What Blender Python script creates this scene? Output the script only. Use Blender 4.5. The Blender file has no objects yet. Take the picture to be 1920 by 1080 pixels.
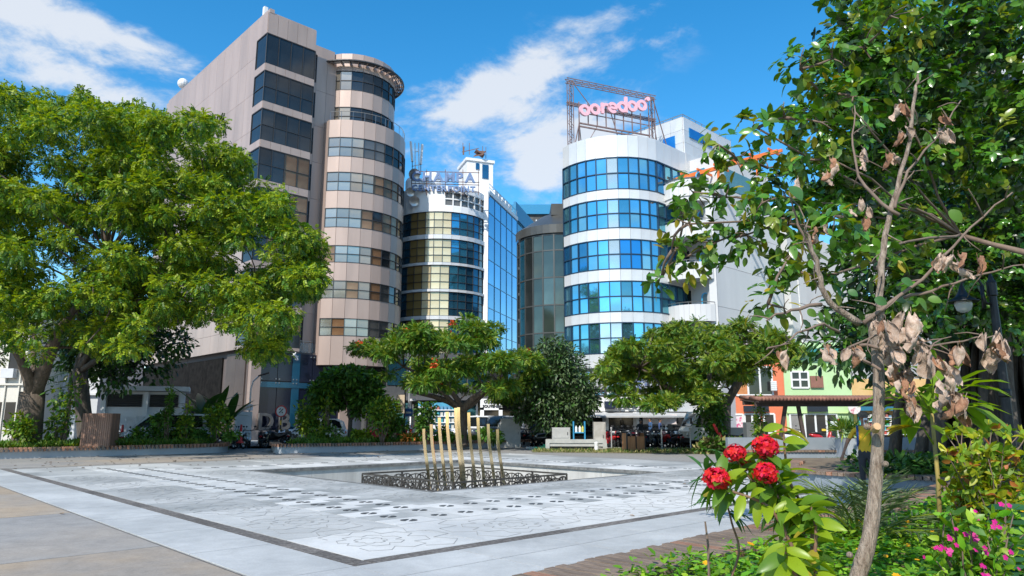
import bpy, bmesh, math, random
import numpy as np
from mathutils import Vector, Matrix, Euler
random.seed(7); RNG = np.random.default_rng(11)
S = bpy.context.scene
COL = S.collection
PI = math.pi
# ---------------------------------------------------------------- camera, sky, sun, exposure
TILT, FPX, EYE = math.radians(10.5), 1336.0, 1.6
cam_d = bpy.data.cameras.new('camera'); cam = bpy.data.objects.new('camera', cam_d); COL.objects.link(cam)
cam.location = (0, 0, EYE); cam.rotation_euler = (PI/2 + TILT, 0, 0)
cam_d.sensor_width = 36; cam_d.lens = FPX/1920*36; cam_d.clip_end = 4000; cam_d.clip_start = .05
S.camera = cam
SUN_AZ, SUN_EL = math.radians(204), math.radians(43)
S.world = bpy.data.worlds.new('World'); S.world.use_nodes = True
def build_world():
    nt = S.world.node_tree; N = nt.nodes; L = nt.links; N.clear()
    out = N.new('ShaderNodeOutputWorld'); bg = N.new('ShaderNodeBackground')
    sky = N.new('ShaderNodeTexSky'); sky.sky_type = 'NISHITA'; sky.sun_disc = False
    sky.sun_elevation = SUN_EL; sky.sun_rotation = SUN_AZ
    sky.air_density = 1.0; sky.dust_density = .35; sky.ozone_density = 2.6; sky.altitude = 10
    hs = N.new('ShaderNodeHueSaturation'); hs.inputs['Saturation'].default_value = 1.38; hs.inputs['Value'].default_value = 1.42
    hs.inputs['Hue'].default_value = .492
    L.new(sky.outputs[0], hs.inputs['Color'])
    tc = N.new('ShaderNodeTexCoord')
    def vm(op, a, b=None, s=None):
        n = N.new('ShaderNodeVectorMath'); n.operation = op
        for i, x in enumerate((a, b)):
            if x is None: continue
            if isinstance(x, (tuple, list, Vector)): n.inputs[i].default_value = tuple(x)
            else: L.new(x, n.inputs[i])
        if s is not None: n.inputs['Scale'].default_value = s
        return n
    def mt(op, a, b=None, c=None, clamp=False):
        n = N.new('ShaderNodeMath'); n.operation = op; n.use_clamp = clamp
        for i, x in enumerate((a, b, c)):
            if x is None: continue
            if isinstance(x, (int, float)): n.inputs[i].default_value = x
            else: L.new(x, n.inputs[i])
        return n.outputs[0]
    d = vm('NORMALIZE', tc.outputs['Generated']).outputs[0]
    # stretch the vault so clouds flatten towards the horizon
    sp = N.new('ShaderNodeSeparateXYZ'); L.new(d, sp.inputs[0])
    zz = mt('ADD', mt('ABSOLUTE', sp.outputs[2]), .28)
    cb = N.new('ShaderNodeCombineXYZ')
    L.new(mt('DIVIDE', sp.outputs[0], zz), cb.inputs[0]); L.new(mt('DIVIDE', sp.outputs[1], zz), cb.inputs[1]); L.new(sp.outputs[2], cb.inputs[2])
    def noise(scale, det, rough, off):
        n = N.new('ShaderNodeTexNoise'); n.inputs['Scale'].default_value = scale; n.inputs['Detail'].default_value = det
        n.inputs['Roughness'].default_value = rough; n.inputs['Distortion'].default_value = .35
        L.new(vm('ADD', cb.outputs[0], off).outputs[0], n.inputs['Vector']); return n.outputs['Fac']
    n1 = noise(4.2, 8, .62, (3.1, 1.7, .4)); n2 = noise(1.5, 3, .5, (7.3, 2.2, .9)); n3 = noise(13, 5, .6, (1.2, 5.5, 2))
    total = None
    # banks of cloud: direction (as seen along pixel), half-length, half-width, slope, strength
    banks = [((230, 72), .17, .030, -.22, .85), ((40, 15), .09, .03, -.1, .7), ((120, 140), .19, .034, -.18, .8),
             ((960, 150), .14, .045, .36, .86), ((1015, 300), .055, .075, .05, 1.2), ((1140, 240), .07, .045, .1, .8),
             ((1180, 60), .16, .05, .3, .34), ((890, 195), .07, .05, .3, .5), ((820, 310), .08, .05, .2, .35)]
    for (px, py), a, b, sl, st in banks:
        c = Vector(((px-960)/FPX, 0, 0)) + Vector((0, -math.sin(TILT), math.cos(TILT)))*((540-py)/FPX) + Vector((0, math.cos(TILT), math.sin(TILT)))
        c.normalize(); rx = Vector((0, 0, 1)).cross(c)*-1; rx.normalize(); ry = rx.cross(c); ry.normalize()
        if ry.z < 0: ry = -ry
        ax = (rx + ry*sl).normalized(); ay = (ry - rx*sl).normalized()
        df = vm('SUBTRACT', d, c).outputs[0]
        x = mt('DIVIDE', vm('DOT_PRODUCT', df, ax).outputs['Value'], a); y = mt('DIVIDE', vm('DOT_PRODUCT', df, ay).outputs['Value'], b)
        r2 = mt('ADD', mt('MULTIPLY', x, x), mt('MULTIPLY', y, y))
        m = mt('MULTIPLY', mt('POWER', 2.718, mt('MULTIPLY', r2, -1.1)), st)
        total = m if total is None else mt('ADD', total, m)
    # the rest of the vault carries scattered cloud of the same sort
    back = N.new('ShaderNodeMapRange'); back.inputs[1].default_value = .18; back.inputs[2].default_value = -.25; L.new(sp.outputs[1], back.inputs[0])
    scat = mt('MULTIPLY', mt('MULTIPLY', mt('SUBTRACT', n2, .42, clamp=True), 4.5), back.outputs[0])
    total = mt('ADD', total, scat)
    dens = mt('ADD', mt('ADD', mt('MULTIPLY', total, .62), mt('MULTIPLY', mt('SUBTRACT', n1, .5), 1.7)), mt('MULTIPLY', mt('SUBTRACT', n3, .5), .6))
    mr = N.new('ShaderNodeMapRange'); mr.interpolation_type = 'SMOOTHSTEP'
    mr.inputs[1].default_value = .17; mr.inputs[2].default_value = .62; L.new(dens, mr.inputs[0])
    gate = N.new('ShaderNodeMapRange'); gate.inputs[1].default_value = .02; gate.inputs[2].default_value = .3; L.new(total, gate.inputs[0])
    fac = mt('MULTIPLY', mt('MULTIPLY', mr.outputs[0], gate.outputs[0]), .86)
    cl = N.new('ShaderNodeMix'); cl.data_type = 'RGBA'
    cl.inputs['A'].default_value = (3.2, 4.1, 5.2, 1); cl.inputs['B'].default_value = (5.2, 5.4, 5.7, 1)
    L.new(mr.outputs[0], cl.inputs['Factor'])
    mx = N.new('ShaderNodeMix'); mx.data_type = 'RGBA'; L.new(fac, mx.inputs['Factor']); L.new(hs.outputs[0], mx.inputs['A']); L.new(cl.outputs['Result'], mx.inputs['B'])
    L.new(mx.outputs['Result'], bg.inputs['Color']); bg.inputs['Strength'].default_value = .145
    L.new(bg.outputs[0], out.inputs[0])
build_world()
sun_d = bpy.data.lights.new('sun', 'SUN'); sun_d.energy = 4.7; sun_d.angle = math.radians(.5); sun_d.color = (1, .95, .87)
sun = bpy.data.objects.new('sun', sun_d); COL.objects.link(sun)
SD = Vector((math.sin(SUN_AZ)*math.cos(SUN_EL), math.cos(SUN_AZ)*math.cos(SUN_EL), math.sin(SUN_EL)))
sun.rotation_euler = SD.to_track_quat('Z', 'Y').to_euler(); sun.location = (0, -10, 60)
S.view_settings.view_transform = 'Standard'; S.view_settings.look = 'None'; S.view_settings.exposure = 0.18; S.view_settings.gamma = 1
S.view_settings.use_curve_mapping = False
try:
    S.cycles.max_bounces = 6; S.cycles.diffuse_bounces = 3; S.cycles.glossy_bounces = 3; S.cycles.transmission_bounces = 3; S.cycles.transparent_max_bounces = 6
    S.cycles.use_adaptive_sampling = True; S.cycles.sample_clamp_indirect = 6
except Exception: pass
# ---------------------------------------------------------------- survey: a sight line to the ground, to a distance
FWD = Vector((0, math.cos(TILT), math.sin(TILT))); UPV = Vector((0, -math.sin(TILT), math.cos(TILT)))
def ray(px, py): return Vector(((px-960)/FPX, 0, 0)) + UPV*((540-py)/FPX) + FWD
def G(px, py, z=0):
    d = ray(px, py); return Vector((0, 0, EYE)) + d*((z-EYE)/d.z)
def D(px, py, Y):
    d = ray(px, py); return Vector((0, 0, EYE)) + d*(Y/d.y)
VV = Vector((.7232, .6907, 0)).normalized(); UU = Vector((-VV.y, VV.x, 0)); VANG = math.atan2(VV.y, VV.x)
def W(u, v, z=0): return UU*u + VV*v + Vector((0, 0, z))
# ---------------------------------------------------------------- materials
MATS = {}
def M(name, col, col2=None, rough=.7, metal=0, scale=6, bump=0, var=0, spec=.5, island=0, detail=5, bscale=None, stretch=None, trans=0, col3=None, lo=.35, hi=.65, coords='Object', alpha=None, grain=0):
    if name in MATS: return MATS[name]
    m = bpy.data.materials.new(name); m.use_nodes = True; nt = m.node_tree; N = nt.nodes; L = nt.links
    b = N['Principled BSDF']; b.inputs['Roughness'].default_value = rough; b.inputs['Metallic'].default_value = metal
    b.inputs['Specular IOR Level'].default_value = spec
    col = tuple(col)+(1,); src = None
    if coords == 'World': vec = N.new('ShaderNodeNewGeometry').outputs['Position']
    else: vec = N.new('ShaderNodeTexCoord').outputs[coords]
    if stretch:
        mp = N.new('ShaderNodeMapping'); mp.inputs['Scale'].default_value = stretch; L.new(vec, mp.inputs[0]); vec = mp.outputs[0]
    if col2 is not None:
        n = N.new('ShaderNodeTexNoise'); n.inputs['Scale'].default_value = scale; n.inputs['Detail'].default_value = detail; n.inputs['Roughness'].default_value = .6
        L.new(vec, n.inputs['Vector'])
        mr = N.new('ShaderNodeMapRange'); mr.inputs[1].default_value = lo; mr.inputs[2].default_value = hi; L.new(n.outputs['Fac'], mr.inputs[0])
        mx = N.new('ShaderNodeMix'); mx.data_type = 'RGBA'; mx.inputs['A'].default_value = col; mx.inputs['B'].default_value = tuple(col2)+(1,)
        L.new(mr.outputs[0], mx.inputs['Factor']); src = mx.outputs['Result']
        if col3 is not None:
            n3 = N.new('ShaderNodeTexNoise'); n3.inputs['Scale'].default_value = scale*.27; n3.inputs['Detail'].default_value = 4; L.new(vec, n3.inputs['Vector'])
            m3 = N.new('ShaderNodeMapRange'); m3.inputs[1].default_value = .50; m3.inputs[2].default_value = .60; L.new(n3.outputs['Fac'], m3.inputs[0])
            x3 = N.new('ShaderNodeMix'); x3.data_type = 'RGBA'; L.new(m3.outputs[0], x3.inputs['Factor']); L.new(src, x3.inputs['A']); x3.inputs['B'].default_value = tuple(col3)+(1,)
            src = x3.outputs['Result']
    for amt, kind in ((var, 0), (island, 1)):
        if not amt: continue
        if kind == 0: rnd = N.new('ShaderNodeObjectInfo').outputs['Random']
        else: rnd = N.new('ShaderNodeNewGeometry').outputs['Random Per Island']
        mr = N.new('ShaderNodeMapRange'); mr.inputs[3].default_value = 1-amt; mr.inputs[4].default_value = 1+amt; L.new(rnd, mr.inputs[0])
        hs = N.new('ShaderNodeHueSaturation')
        L.new(mr.outputs[0], hs.inputs['Value'])
        if kind == 1:
            mh = N.new('ShaderNodeMapRange'); mh.inputs[3].default_value = .5-amt*.055; mh.inputs[4].default_value = .5+amt*.035
            ma = N.new('ShaderNodeMath'); ma.operation = 'FRACT'; mm = N.new('ShaderNodeMath'); mm.operation = 'MULTIPLY'; mm.inputs[1].default_value = 7.31
            L.new(rnd, mm.inputs[0]); L.new(mm.outputs[0], ma.inputs[0]); L.new(ma.outputs[0], mh.inputs[0]); L.new(mh.outputs[0], hs.inputs['Hue'])
        if src is not None: L.new(src, hs.inputs['Color'])
        else: hs.inputs['Color'].default_value = col
        src = hs.outputs[0]
    if src is not None: L.new(src, b.inputs['Base Color'])
    else: b.inputs['Base Color'].default_value = col
    if grain:      # fine speckle and hairline stains
        g1 = N.new('ShaderNodeTexNoise'); g1.inputs['Scale'].default_value = 38; g1.inputs['Detail'].default_value = 6; g1.inputs['Roughness'].default_value = .75; L.new(vec, g1.inputs['Vector'])
        g2 = N.new('ShaderNodeTexNoise'); g2.inputs['Scale'].default_value = 3.1; g2.inputs['Detail'].default_value = 9; g2.inputs['Roughness'].default_value = .7; g2.inputs['Distortion'].default_value = .8; L.new(vec, g2.inputs['Vector'])
        ma = N.new('ShaderNodeMath'); ma.operation = 'ADD'; L.new(g1.outputs['Fac'], ma.inputs[0]); L.new(g2.outputs['Fac'], ma.inputs[1])
        mr = N.new('ShaderNodeMapRange'); mr.inputs[1].default_value = .62; mr.inputs[2].default_value = 1.38; mr.inputs[3].default_value = 1-grain; mr.inputs[4].default_value = 1+grain; L.new(ma.outputs[0], mr.inputs[0])
        hs = N.new('ShaderNodeHueSaturation'); L.new(mr.outputs[0], hs.inputs['Value']); L.new(src, hs.inputs['Color']); src = hs.outputs[0]; L.new(src, b.inputs['Base Color'])
    if bump:
        nb = N.new('ShaderNodeTexNoise'); nb.inputs['Scale'].default_value = bscale or scale*4; nb.inputs['Detail'].default_value = 4; L.new(vec, nb.inputs['Vector'])
        bp = N.new('ShaderNodeBump'); bp.inputs['Strength'].default_value = bump; bp.inputs['Distance'].default_value = .02
        L.new(nb.outputs['Fac'], bp.inputs['Height']); L.new(bp.outputs[0], b.inputs['Normal'])
    if trans:
        t = N.new('ShaderNodeBsdfTranslucent'); ad = N.new('ShaderNodeMixShader'); ad.inputs[0].default_value = trans
        g = N.new('ShaderNodeHueSaturation'); g.inputs['Saturation'].default_value = 1.15; g.inputs['Value'].default_value = 1.5; g.inputs['Hue'].default_value = .485
        if src is not None: L.new(src, g.inputs['Color'])
        else: g.inputs['Color'].default_value = col
        L.new(g.outputs[0], t.inputs['Color']); L.new(b.outputs[0], ad.inputs[1]); L.new(t.outputs[0], ad.inputs[2])
        L.new(ad.outputs[0], N['Material Output'].inputs[0])
    if alpha is not None:
        t = N.new('ShaderNodeBsdfTransparent'); ad = N.new('ShaderNodeMixShader'); ad.inputs[0].default_value = alpha
        L.new(t.outputs[0], ad.inputs[1]); L.new(b.outputs[0], ad.inputs[2]); L.new(ad.outputs[0], N['Material Output'].inputs[0])
    MATS[name] = m; return m
# ---------------------------------------------------------------- mesh builder
class MB:
    def __init__(s): s.v = []; s.f = []; s.m = []; s.mi = 0
    def add(s, vs, fs, mi=None):
        o = len(s.v); s.v += [tuple(x) for x in vs]; s.f += [tuple(i+o for i in f) for f in fs]; s.m += [s.mi if mi is None else mi]*len(fs); return s
    def box(s, c, size, rz=0, rot=None, mi=None, taper=1):
        x, y, z = (k/2 for k in size)
        R = rot if rot is not None else Matrix.Rotation(rz, 3, 'Z')
        vs = []
        for sz in (-1, 1):
            t = taper if sz > 0 else 1
            for sx, sy in ((-1, -1), (1, -1), (1, 1), (-1, 1)): vs.append(Vector(c) + R @ Vector((sx*x*t, sy*y*t, sz*z)))
        return s.add(vs, [(3, 2, 1, 0), (4, 5, 6, 7), (0, 1, 5, 4), (1, 2, 6, 5), (2, 3, 7, 6), (3, 0, 4, 7)], mi)
    def bar(s, a, b, w, h=None, mi=None, up=(0, 0, 1)):
        a, b = Vector(a), Vector(b); d = b-a; L = d.length
        if L < 1e-6: return s
        d.normalize(); u = Vector(up)
        if abs(d.dot(u)) > .98: u = Vector((0, 1, 0))
        r = d.cross(u).normalized(); u = r.cross(d)
        R = Matrix((d, r, u)).transposed()
        return s.box((a+b)/2, (L, w, h or w), rot=R, mi=mi)
    def tube(s, pts, rad, n=8, caps=True, mi=None, wob=0):
        pts = [Vector(p) for p in pts]; k = len(pts)
        if not hasattr(rad, '__len__'): rad = [rad]*k
        vs = []; fs = []; ref = None
        for i, p in enumerate(pts):
            t = (pts[min(i+1, k-1)] - pts[max(i-1, 0)]).normalized()
            if ref is None: ref = Vector((1, 0, 0)) if abs(t.x) < .9 else Vector((0, 1, 0))
            a = t.cross(ref).normalized(); b = t.cross(a).normalized(); ref = -b if False else ref
            for j in range(n):
                an = 2*PI*j/n; r = rad[i]*(1+wob*(random.random()-.5)*2 if wob else 1)
                vs.append(p + (a*math.cos(an) + b*math.sin(an))*r)
        for i in range(k-1):
            for j in range(n):
                j2 = (j+1) % n; fs.append((i*n+j, (i+1)*n+j, (i+1)*n+j2, i*n+j2))
        if caps: fs += [tuple(range(n)), tuple(range((k-1)*n+n-1, (k-1)*n-1, -1))]
        return s.add(vs, fs, mi)
    def lathe(s, prof, n=16, c=(0, 0, 0), mi=None, a0=0, a1=2*PI):
        full = abs(a1-a0-2*PI) < 1e-6; m = n if full else n+1; vs = []; fs = []; c = Vector(c)
        for r, z in prof:
            for j in range(m):
                a = a0+(a1-a0)*j/n; vs.append(c+Vector((r*math.cos(a), r*math.sin(a), z)))
        for i in range(len(prof)-1):
            for j in range(n):
                j2 = (j+1) % m; fs.append((i*m+j, i*m+j2, (i+1)*m+j2, (i+1)*m+j))
        return s.add(vs, fs, mi)
    def prism(s, poly, z0, z1, mi=None):
        n = len(poly); vs = [(p[0], p[1], z0) for p in poly]+[(p[0], p[1], z1) for p in poly]
        return s.add(vs, [tuple(range(n))[::-1], tuple(range(n, 2*n))]+[(i, (i+1) % n, n+(i+1) % n, n+i) for i in range(n)], mi)
    def prism_y(s, poly, y0, y1, mi=None):      # polygon in x,z extruded along y
        n = len(poly); vs = [(p[0], y0, p[1]) for p in poly]+[(p[0], y1, p[1]) for p in poly]
        return s.add(vs, [tuple(range(n)), tuple(range(n, 2*n))[::-1]]+[(i, n+i, n+(i+1) % n, (i+1) % n) for i in range(n)], mi)
    def ball(s, c, r, n=8, m=6, mi=None):
        if not hasattr(r, '__len__'): r = (r, r, r)
        c = Vector(c); vs = [c+Vector((0, 0, -r[2]))]; fs = []
        for i in range(1, m):
            t = -PI/2+PI*i/m
            for j in range(n): vs.append(c+Vector((r[0]*math.cos(t)*math.cos(2*PI*j/n), r[1]*math.cos(t)*math.sin(2*PI*j/n), r[2]*math.sin(t))))
        vs.append(c+Vector((0, 0, r[2])))
        for j in range(n): fs.append((0, 1+(j+1) % n, 1+j))
        for i in range(m-2):
            for j in range(n): fs.append((1+i*n+j, 1+i*n+(j+1) % n, 1+(i+1)*n+(j+1) % n, 1+(i+1)*n+j))
        o = 1+(m-2)*n
        for j in range(n): fs.append((o+j, o+(j+1) % n, len(vs)-1))
        return s.add(vs, fs, mi)
    def mesh(s, name, mats, smooth=False):
        me = bpy.data.meshes.new(name); me.from_pydata(s.v, [], s.f)
        for m in (mats if isinstance(mats, (list, tuple)) else [mats]): me.materials.append(m)
        me.polygons.foreach_set('material_index', s.m)
        if smooth: me.polygons.foreach_set('use_smooth', [True]*len(s.f))
        me.update(); return me
    def build(s, name, mats, parent=None, smooth=False, **k): return OB(name, s.mesh(name, mats, smooth), parent, **k)
def tag(o, label=None, cat=None, group=None, kind=None):
    if label: o['label'] = label
    if cat: o['category'] = cat
    if group: o['group'] = group
    if kind: o['kind'] = kind
    return o
def OB(name, me, parent=None, loc=None, rot=None, label=None, cat=None, group=None, kind=None):
    o = bpy.data.objects.new(name, me); COL.objects.link(o)
    if parent is not None: o.parent = parent
    if loc is not None: o.location = loc
    if rot is not None: o.rotation_euler = rot if hasattr(rot, '__len__') else (0, 0, rot)
    return tag(o, label, cat, group, kind)
def E(name, label, cat, loc=(0, 0, 0), rz=0, group=None): return OB(name, None, None, loc, (0, 0, rz), label, cat, group)
def copy_tree(o, parent=None, loc=None, rz=None, label=None, group=None, skip=(), mats=None):
    c = o.copy(); COL.objects.link(c)
    if parent is not None: c.parent = parent
    if loc is not None: c.location = loc
    if rz is not None: c.rotation_euler = (0, 0, rz)
    if label: c['label'] = label
    if group: c['group'] = group
    if mats and c.name.split('.')[0] in mats:
        c.data = mats_mesh(c.data, mats[c.name.split('.')[0]])
    for ch in list(o.children):
        if ch.name.split('.')[0] in skip: continue
        copy_tree(ch, c, skip=skip, mats=mats)
    return c
_mm = {}
def mats_mesh(me, mat):
    k = (me.name, mat.name)
    if k not in _mm:
        n = me.copy(); n.materials[0] = mat; _mm[k] = n
    return _mm[k]
_bx = {}
def bx(name, parent, mat, size, loc, rz=0, rot=None):          # a box-shaped piece; alike pieces share one mesh
    k = (name, mat.name, tuple(round(x, 2) for x in size))
    if k not in _bx: _bx[k] = MB().box((0, 0, 0), size).mesh(name, mat)
    return OB(name, _bx[k], parent, loc, rot if rot is not None else (0, 0, rz))
def pick(ms):
    if not isinstance(ms, (list, tuple)): return ms
    return random.choice(ms)
def strip(parent, name, ms, pts, z0, z1, th=.08, gap=.03, out=0., zgap=None):    # a run of pieces along a path, faces to the right of it
    res = []
    for i in range(len(pts)-1):
        a, b = Vector((*pts[i], 0)), Vector((*pts[i+1], 0)); d = b-a; L = d.length; d.normalize(); n = Vector((d.y, -d.x, 0))
        c = (a+b)/2 + n*(out-th/2) + Vector((0, 0, (z0+z1)/2))
        res.append(bx(name, parent, ms(i) if callable(ms) else pick(ms), (round(L-gap, 2), th, round(z1-z0-(gap if zgap is None else zgap), 2)), c, math.atan2(d.y, d.x)))
    return res
def frame_mb(pts, zs, w=.07, th=.12, out=.03, mb=None):          # mullions at the path's points and rails at heights zs
    mb = mb or MB()
    k = len(pts)
    for i in range(k):
        d = (Vector(pts[min(i+1, k-1)])-Vector(pts[max(i-1, 0)])).normalized(); n = Vector((d.y, -d.x))
        c = Vector(pts[i])+n*(out-th/2); mb.box((c.x, c.y, (zs[0]+zs[-1])/2), (w, th, zs[-1]-zs[0]), math.atan2(d.y, d.x))
    for i in range(k-1):
        a, b = Vector(pts[i]), Vector(pts[i+1]); d = (b-a); L = d.length; d.normalize(); n = Vector((d.y, -d.x)); c = (a+b)/2+n*(out-.006-th/2)
        for z in zs: mb.box((c.x, c.y, z), (L, th, w), math.atan2(d.y, d.x))
    return mb
def ribbon(parent, pts, zs, frame_mat, pane_mats, w=.07, gap=.02, th=.05, out=-.03):   # a window ribbon: frame > panes
    win = frame_mb(pts, zs, w).build('window', frame_mat, parent)
    if callable(pane_mats):      # a bay keeps its blind or glass from row to row, most of the time
        fn = pane_mats; col = {}
        def pane_mats(i):
            if i not in col or random.random() < .14: col[i] = fn(i)
            return col[i]
    for a, b in zip(zs[:-1], zs[1:]): strip(win, 'pane', pane_mats, pts, a, b, th, gap, out)
    return win
def arc(cx, cy, r, a0, a1, n): return [(cx+r*math.cos(math.radians(a0+(a1-a0)*i/n)), cy+r*math.sin(math.radians(a0+(a1-a0)*i/n))) for i in range(n+1)]
def seg(a, b, n): return [(a[0]+(b[0]-a[0])*i/n, a[1]+(b[1]-a[1])*i/n) for i in range(n+1)]
def text_mesh(txt, size, depth, mat, bold=0, align='CENTER', name='letter'):
    cu = bpy.data.curves.new('t', 'FONT'); cu.body = txt; cu.size = size; cu.extrude = depth; cu.align_x = align; cu.offset = bold; cu.resolution_u = 3
    o = bpy.data.objects.new('t', cu); COL.objects.link(o); bpy.context.view_layer.update()
    me = bpy.data.meshes.new_from_object(o.evaluated_get(bpy.context.evaluated_depsgraph_get())); me.name = name
    bpy.data.objects.remove(o); bpy.data.curves.remove(cu); me.materials.clear(); me.materials.append(mat); return me
def letters(parent, txt, size, depth, mat, start, step_dir, bold=0, spacing=None, name='letter', rot=None, width=None):
    """stand a word letter by letter along step_dir; each letter a piece"""
    ws = []
    meshes = []
    for ch in txt:
        if ch == ' ': meshes.append(None); ws.append(size*.35); continue
        me = text_mesh(ch, size, depth, mat, bold, 'LEFT', name); xs = [v.co.x for v in me.vertices]
        for v in me.vertices: v.co.x -= min(xs)
        meshes.append(me); ws.append(max(xs)-min(xs))
    gap = size*.12
    if width: gap = (width-sum(ws))/max(1, len(ws)-1)
    x = 0; d = Vector(step_dir).normalized(); res = []
    for me, w in zip(meshes, ws):
        if me: res.append(OB(name, me, parent, Vector(start)+d*x, rot if rot is not None else (PI/2, 0, math.atan2(d.y, d.x))))
        x += w+gap
    return res
# ---------------------------------------------------------------- leaves
def T_leaf(w=.24, fold=.06, droop=.12):     # one oval leaf, 8 triangles
    v = [(0, 0, 0), (.3, w, fold), (.3, 0, 0), (.3, -w, fold), (.7, w*.9, fold-.03-droop*.3), (.7, 0, -droop*.4), (.7, -w*.9, fold-.03-droop*.3), (1, 0, -droop)]
    f = [(0, 2, 1), (0, 3, 2), (1, 2, 5), (1, 5, 4), (2, 3, 6), (2, 6, 5), (4, 5, 7), (5, 6, 7)]
    return np.array(v), f
def T_fine(w=.17, fold=.05, droop=.2, n=6):     # a long leaf with a midrib, in n steps
    v = []; f = []
    for i in range(n+1):
        t = i/n; ww = w*(math.sin(PI*min(1, .06+.94*t))**.75); z = -droop*t*t
        v += [(t, ww, z+fold*ww/w), (t, 0, z), (t, -ww, z+fold*ww/w)]
    for i in range(n): o = 3*i; f += [(o, o+1, o+4), (o, o+4, o+3), (o+1, o+2, o+5), (o+1, o+5, o+4)]
    return np.array(v), f
def smooth(me): me.polygons.foreach_set('use_smooth', [True]*len(me.polygons)); return me
def T_diamond(w=.25, d=.05):
    return np.array([(0, 0, 0), (.45, w, d), (1, 0, -d), (.45, -w, d)]), [(0, 2, 1), (0, 3, 2)]
def T_spray(n=6, ll=.34, w=.11, droop=.5, seed=0):   # leaflets in pairs along a drooping stalk
    r = random.Random(seed); v = []; f = []
    for i in range(n):
        t = (i+.6)/n; x = t; z = -droop*t*t
        for sgn in (-1, 1):
            a = math.radians(55+r.uniform(-12, 12)); dx, dy = math.cos(a), math.sin(a)*sgn; l = ll*(1-.35*abs(t-.45))*r.uniform(.85, 1.1); dz = -.25-.3*t+r.uniform(-.15, .15)
            o = len(v); px, py = -dy, dx
            v += [(x, 0, z), (x+dx*l*.5+px*w, dy*l*.5+py*w, z+dz*l*.4), (x+dx*l, dy*l, z+dz*l), (x+dx*l*.5-px*w, dy*l*.5-py*w, z+dz*l*.4)]
            f += [(o, o+1, o+2), (o, o+2, o+3)]
    return np.array(v), f
def nrm(a): return a/np.maximum(np.linalg.norm(a, axis=-1, keepdims=True), 1e-9)
def leaf_mesh(name, P, A, Nn, size, tmpl, mats, mid=None):
    tv, tf = tmpl; P = np.asarray(P, float); n = len(P); A = nrm(np.asarray(A, float)); S_ = nrm(np.cross(np.asarray(Nn, float), A)); Nn = np.cross(A, S_)
    size = np.broadcast_to(np.asarray(size, float), (n,))[:, None, None]
    V = P[:, None, :] + size*(tv[None, :, 0:1]*A[:, None, :] + tv[None, :, 1:2]*S_[:, None, :] + tv[None, :, 2:3]*Nn[:, None, :])
    K = len(tv); V = V.reshape(-1, 3)
    F = np.array(tf, int); k = F.shape[1]
    I = (F[None]+np.arange(n)[:, None, None]*K).reshape(-1)
    me = bpy.data.meshes.new(name); me.vertices.add(len(V)); me.vertices.foreach_set('co', V.ravel().astype(np.float32))
    nf = len(F)*n; me.loops.add(nf*k); me.loops.foreach_set('vertex_index', I.astype(np.int32)); me.polygons.add(nf)
    me.polygons.foreach_set('loop_start', (np.arange(nf)*k).astype(np.int32)); me.polygons.foreach_set('loop_total', np.full(nf, k, np.int32))
    for m in (mats if isinstance(mats, (list, tuple)) else [mats]): me.materials.append(m)
    if mid is not None: me.polygons.foreach_set('material_index', np.repeat(np.asarray(mid), len(F)).astype(np.int32))
    me.update(calc_edges=True); return me
def rdir(n, up=0.0):
    a = RNG.normal(size=(n, 3)); a[:, 2] += up; return nrm(a)
def clump_points(clumps, n, shell=(.55, 1.05), up=.25, weights=None):
    """points spread through ellipsoid clumps (centre, radii), denser to the outside; returns points and outward directions"""
    C = np.array([c[0] for c in clumps], float); R = np.array([c[1] if hasattr(c[1], '__len__') else (c[1],)*3 for c in clumps], float)
    w = (R[:, 0]*R[:, 1]*R[:, 2])**(2/3); w = w/w.sum(); i = RNG.choice(len(C), n, p=w)
    d = rdir(n, up); r = RNG.uniform(shell[0]**2, shell[1]**2, n)**.5
    return C[i]+d*R[i]*r[:, None], d, i
def limb(mb, a, b, r0, r1, sag=.1, n=6, k=8, seed=None, wob=.05):
    a, b = Vector(a), Vector(b); L = (b-a).length; pts = []; rad = []
    off = Vector((random.uniform(-1, 1), random.uniform(-1, 1), random.uniform(-.3, .8)))*L*sag
    for i in range(n+1):
        t = i/n; p = a.lerp(b, t)+off*math.sin(PI*t)+Vector((random.uniform(-1, 1), random.uniform(-1, 1), random.uniform(-1, 1)))*L*.018*(0 < i < n)
        pts.append(p); rad.append(r0+(r1-r0)*t**.8)
    mb.tube(pts, rad, k, wob=wob); return pts
# ================================================================ SETTING: ground, plaza, street
PAVE = M('paving', (.38, .385, .377), (.50, .50, .487), .75, scale=.5, bump=.12, bscale=30, var=.05, col3=(.31, .315, .31), detail=9, coords='World', grain=.22)
PAVE_W = M('paving_white', (.53, .53, .515), (.62, .615, .60), .75, scale=.6, bump=.1, bscale=30, var=.05, col3=(.43, .44, .44), detail=9, coords='World', grain=.16)
PAVE_G = M('paving_grey', (.26, .27, .267), (.39, .395, .387), .8, scale=.5, bump=.12, bscale=26, var=.06, col3=(.50, .50, .485), detail=9, lo=.42, hi=.58, coords='World', grain=.25)
PAVE_S = M('paving_border', (.36, .367, .365), (.485, .49, .483), .75, scale=.42, bump=.1, bscale=30, var=.05, col3=(.40, .41, .405), detail=10, lo=.4, hi=.62, coords='World', grain=.2)
TAN = M('concrete_tan', (.34, .265, .19), (.28, .245, .21), .85, scale=.33, bump=.15, bscale=22, var=.04, col3=(.30, .29, .275), detail=10, lo=.42, hi=.6, coords='World', grain=.28)
TAN2 = M('concrete_grey_tan', (.30, .28, .258), (.23, .222, .215), .85, scale=.4, bump=.15, bscale=22, col3=(.33, .275, .22), var=.04, detail=10, coords='World', grain=.28)
JOINT = M('joint', (.22, .21, .20), (.30, .29, .27), .9, scale=9)
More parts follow.
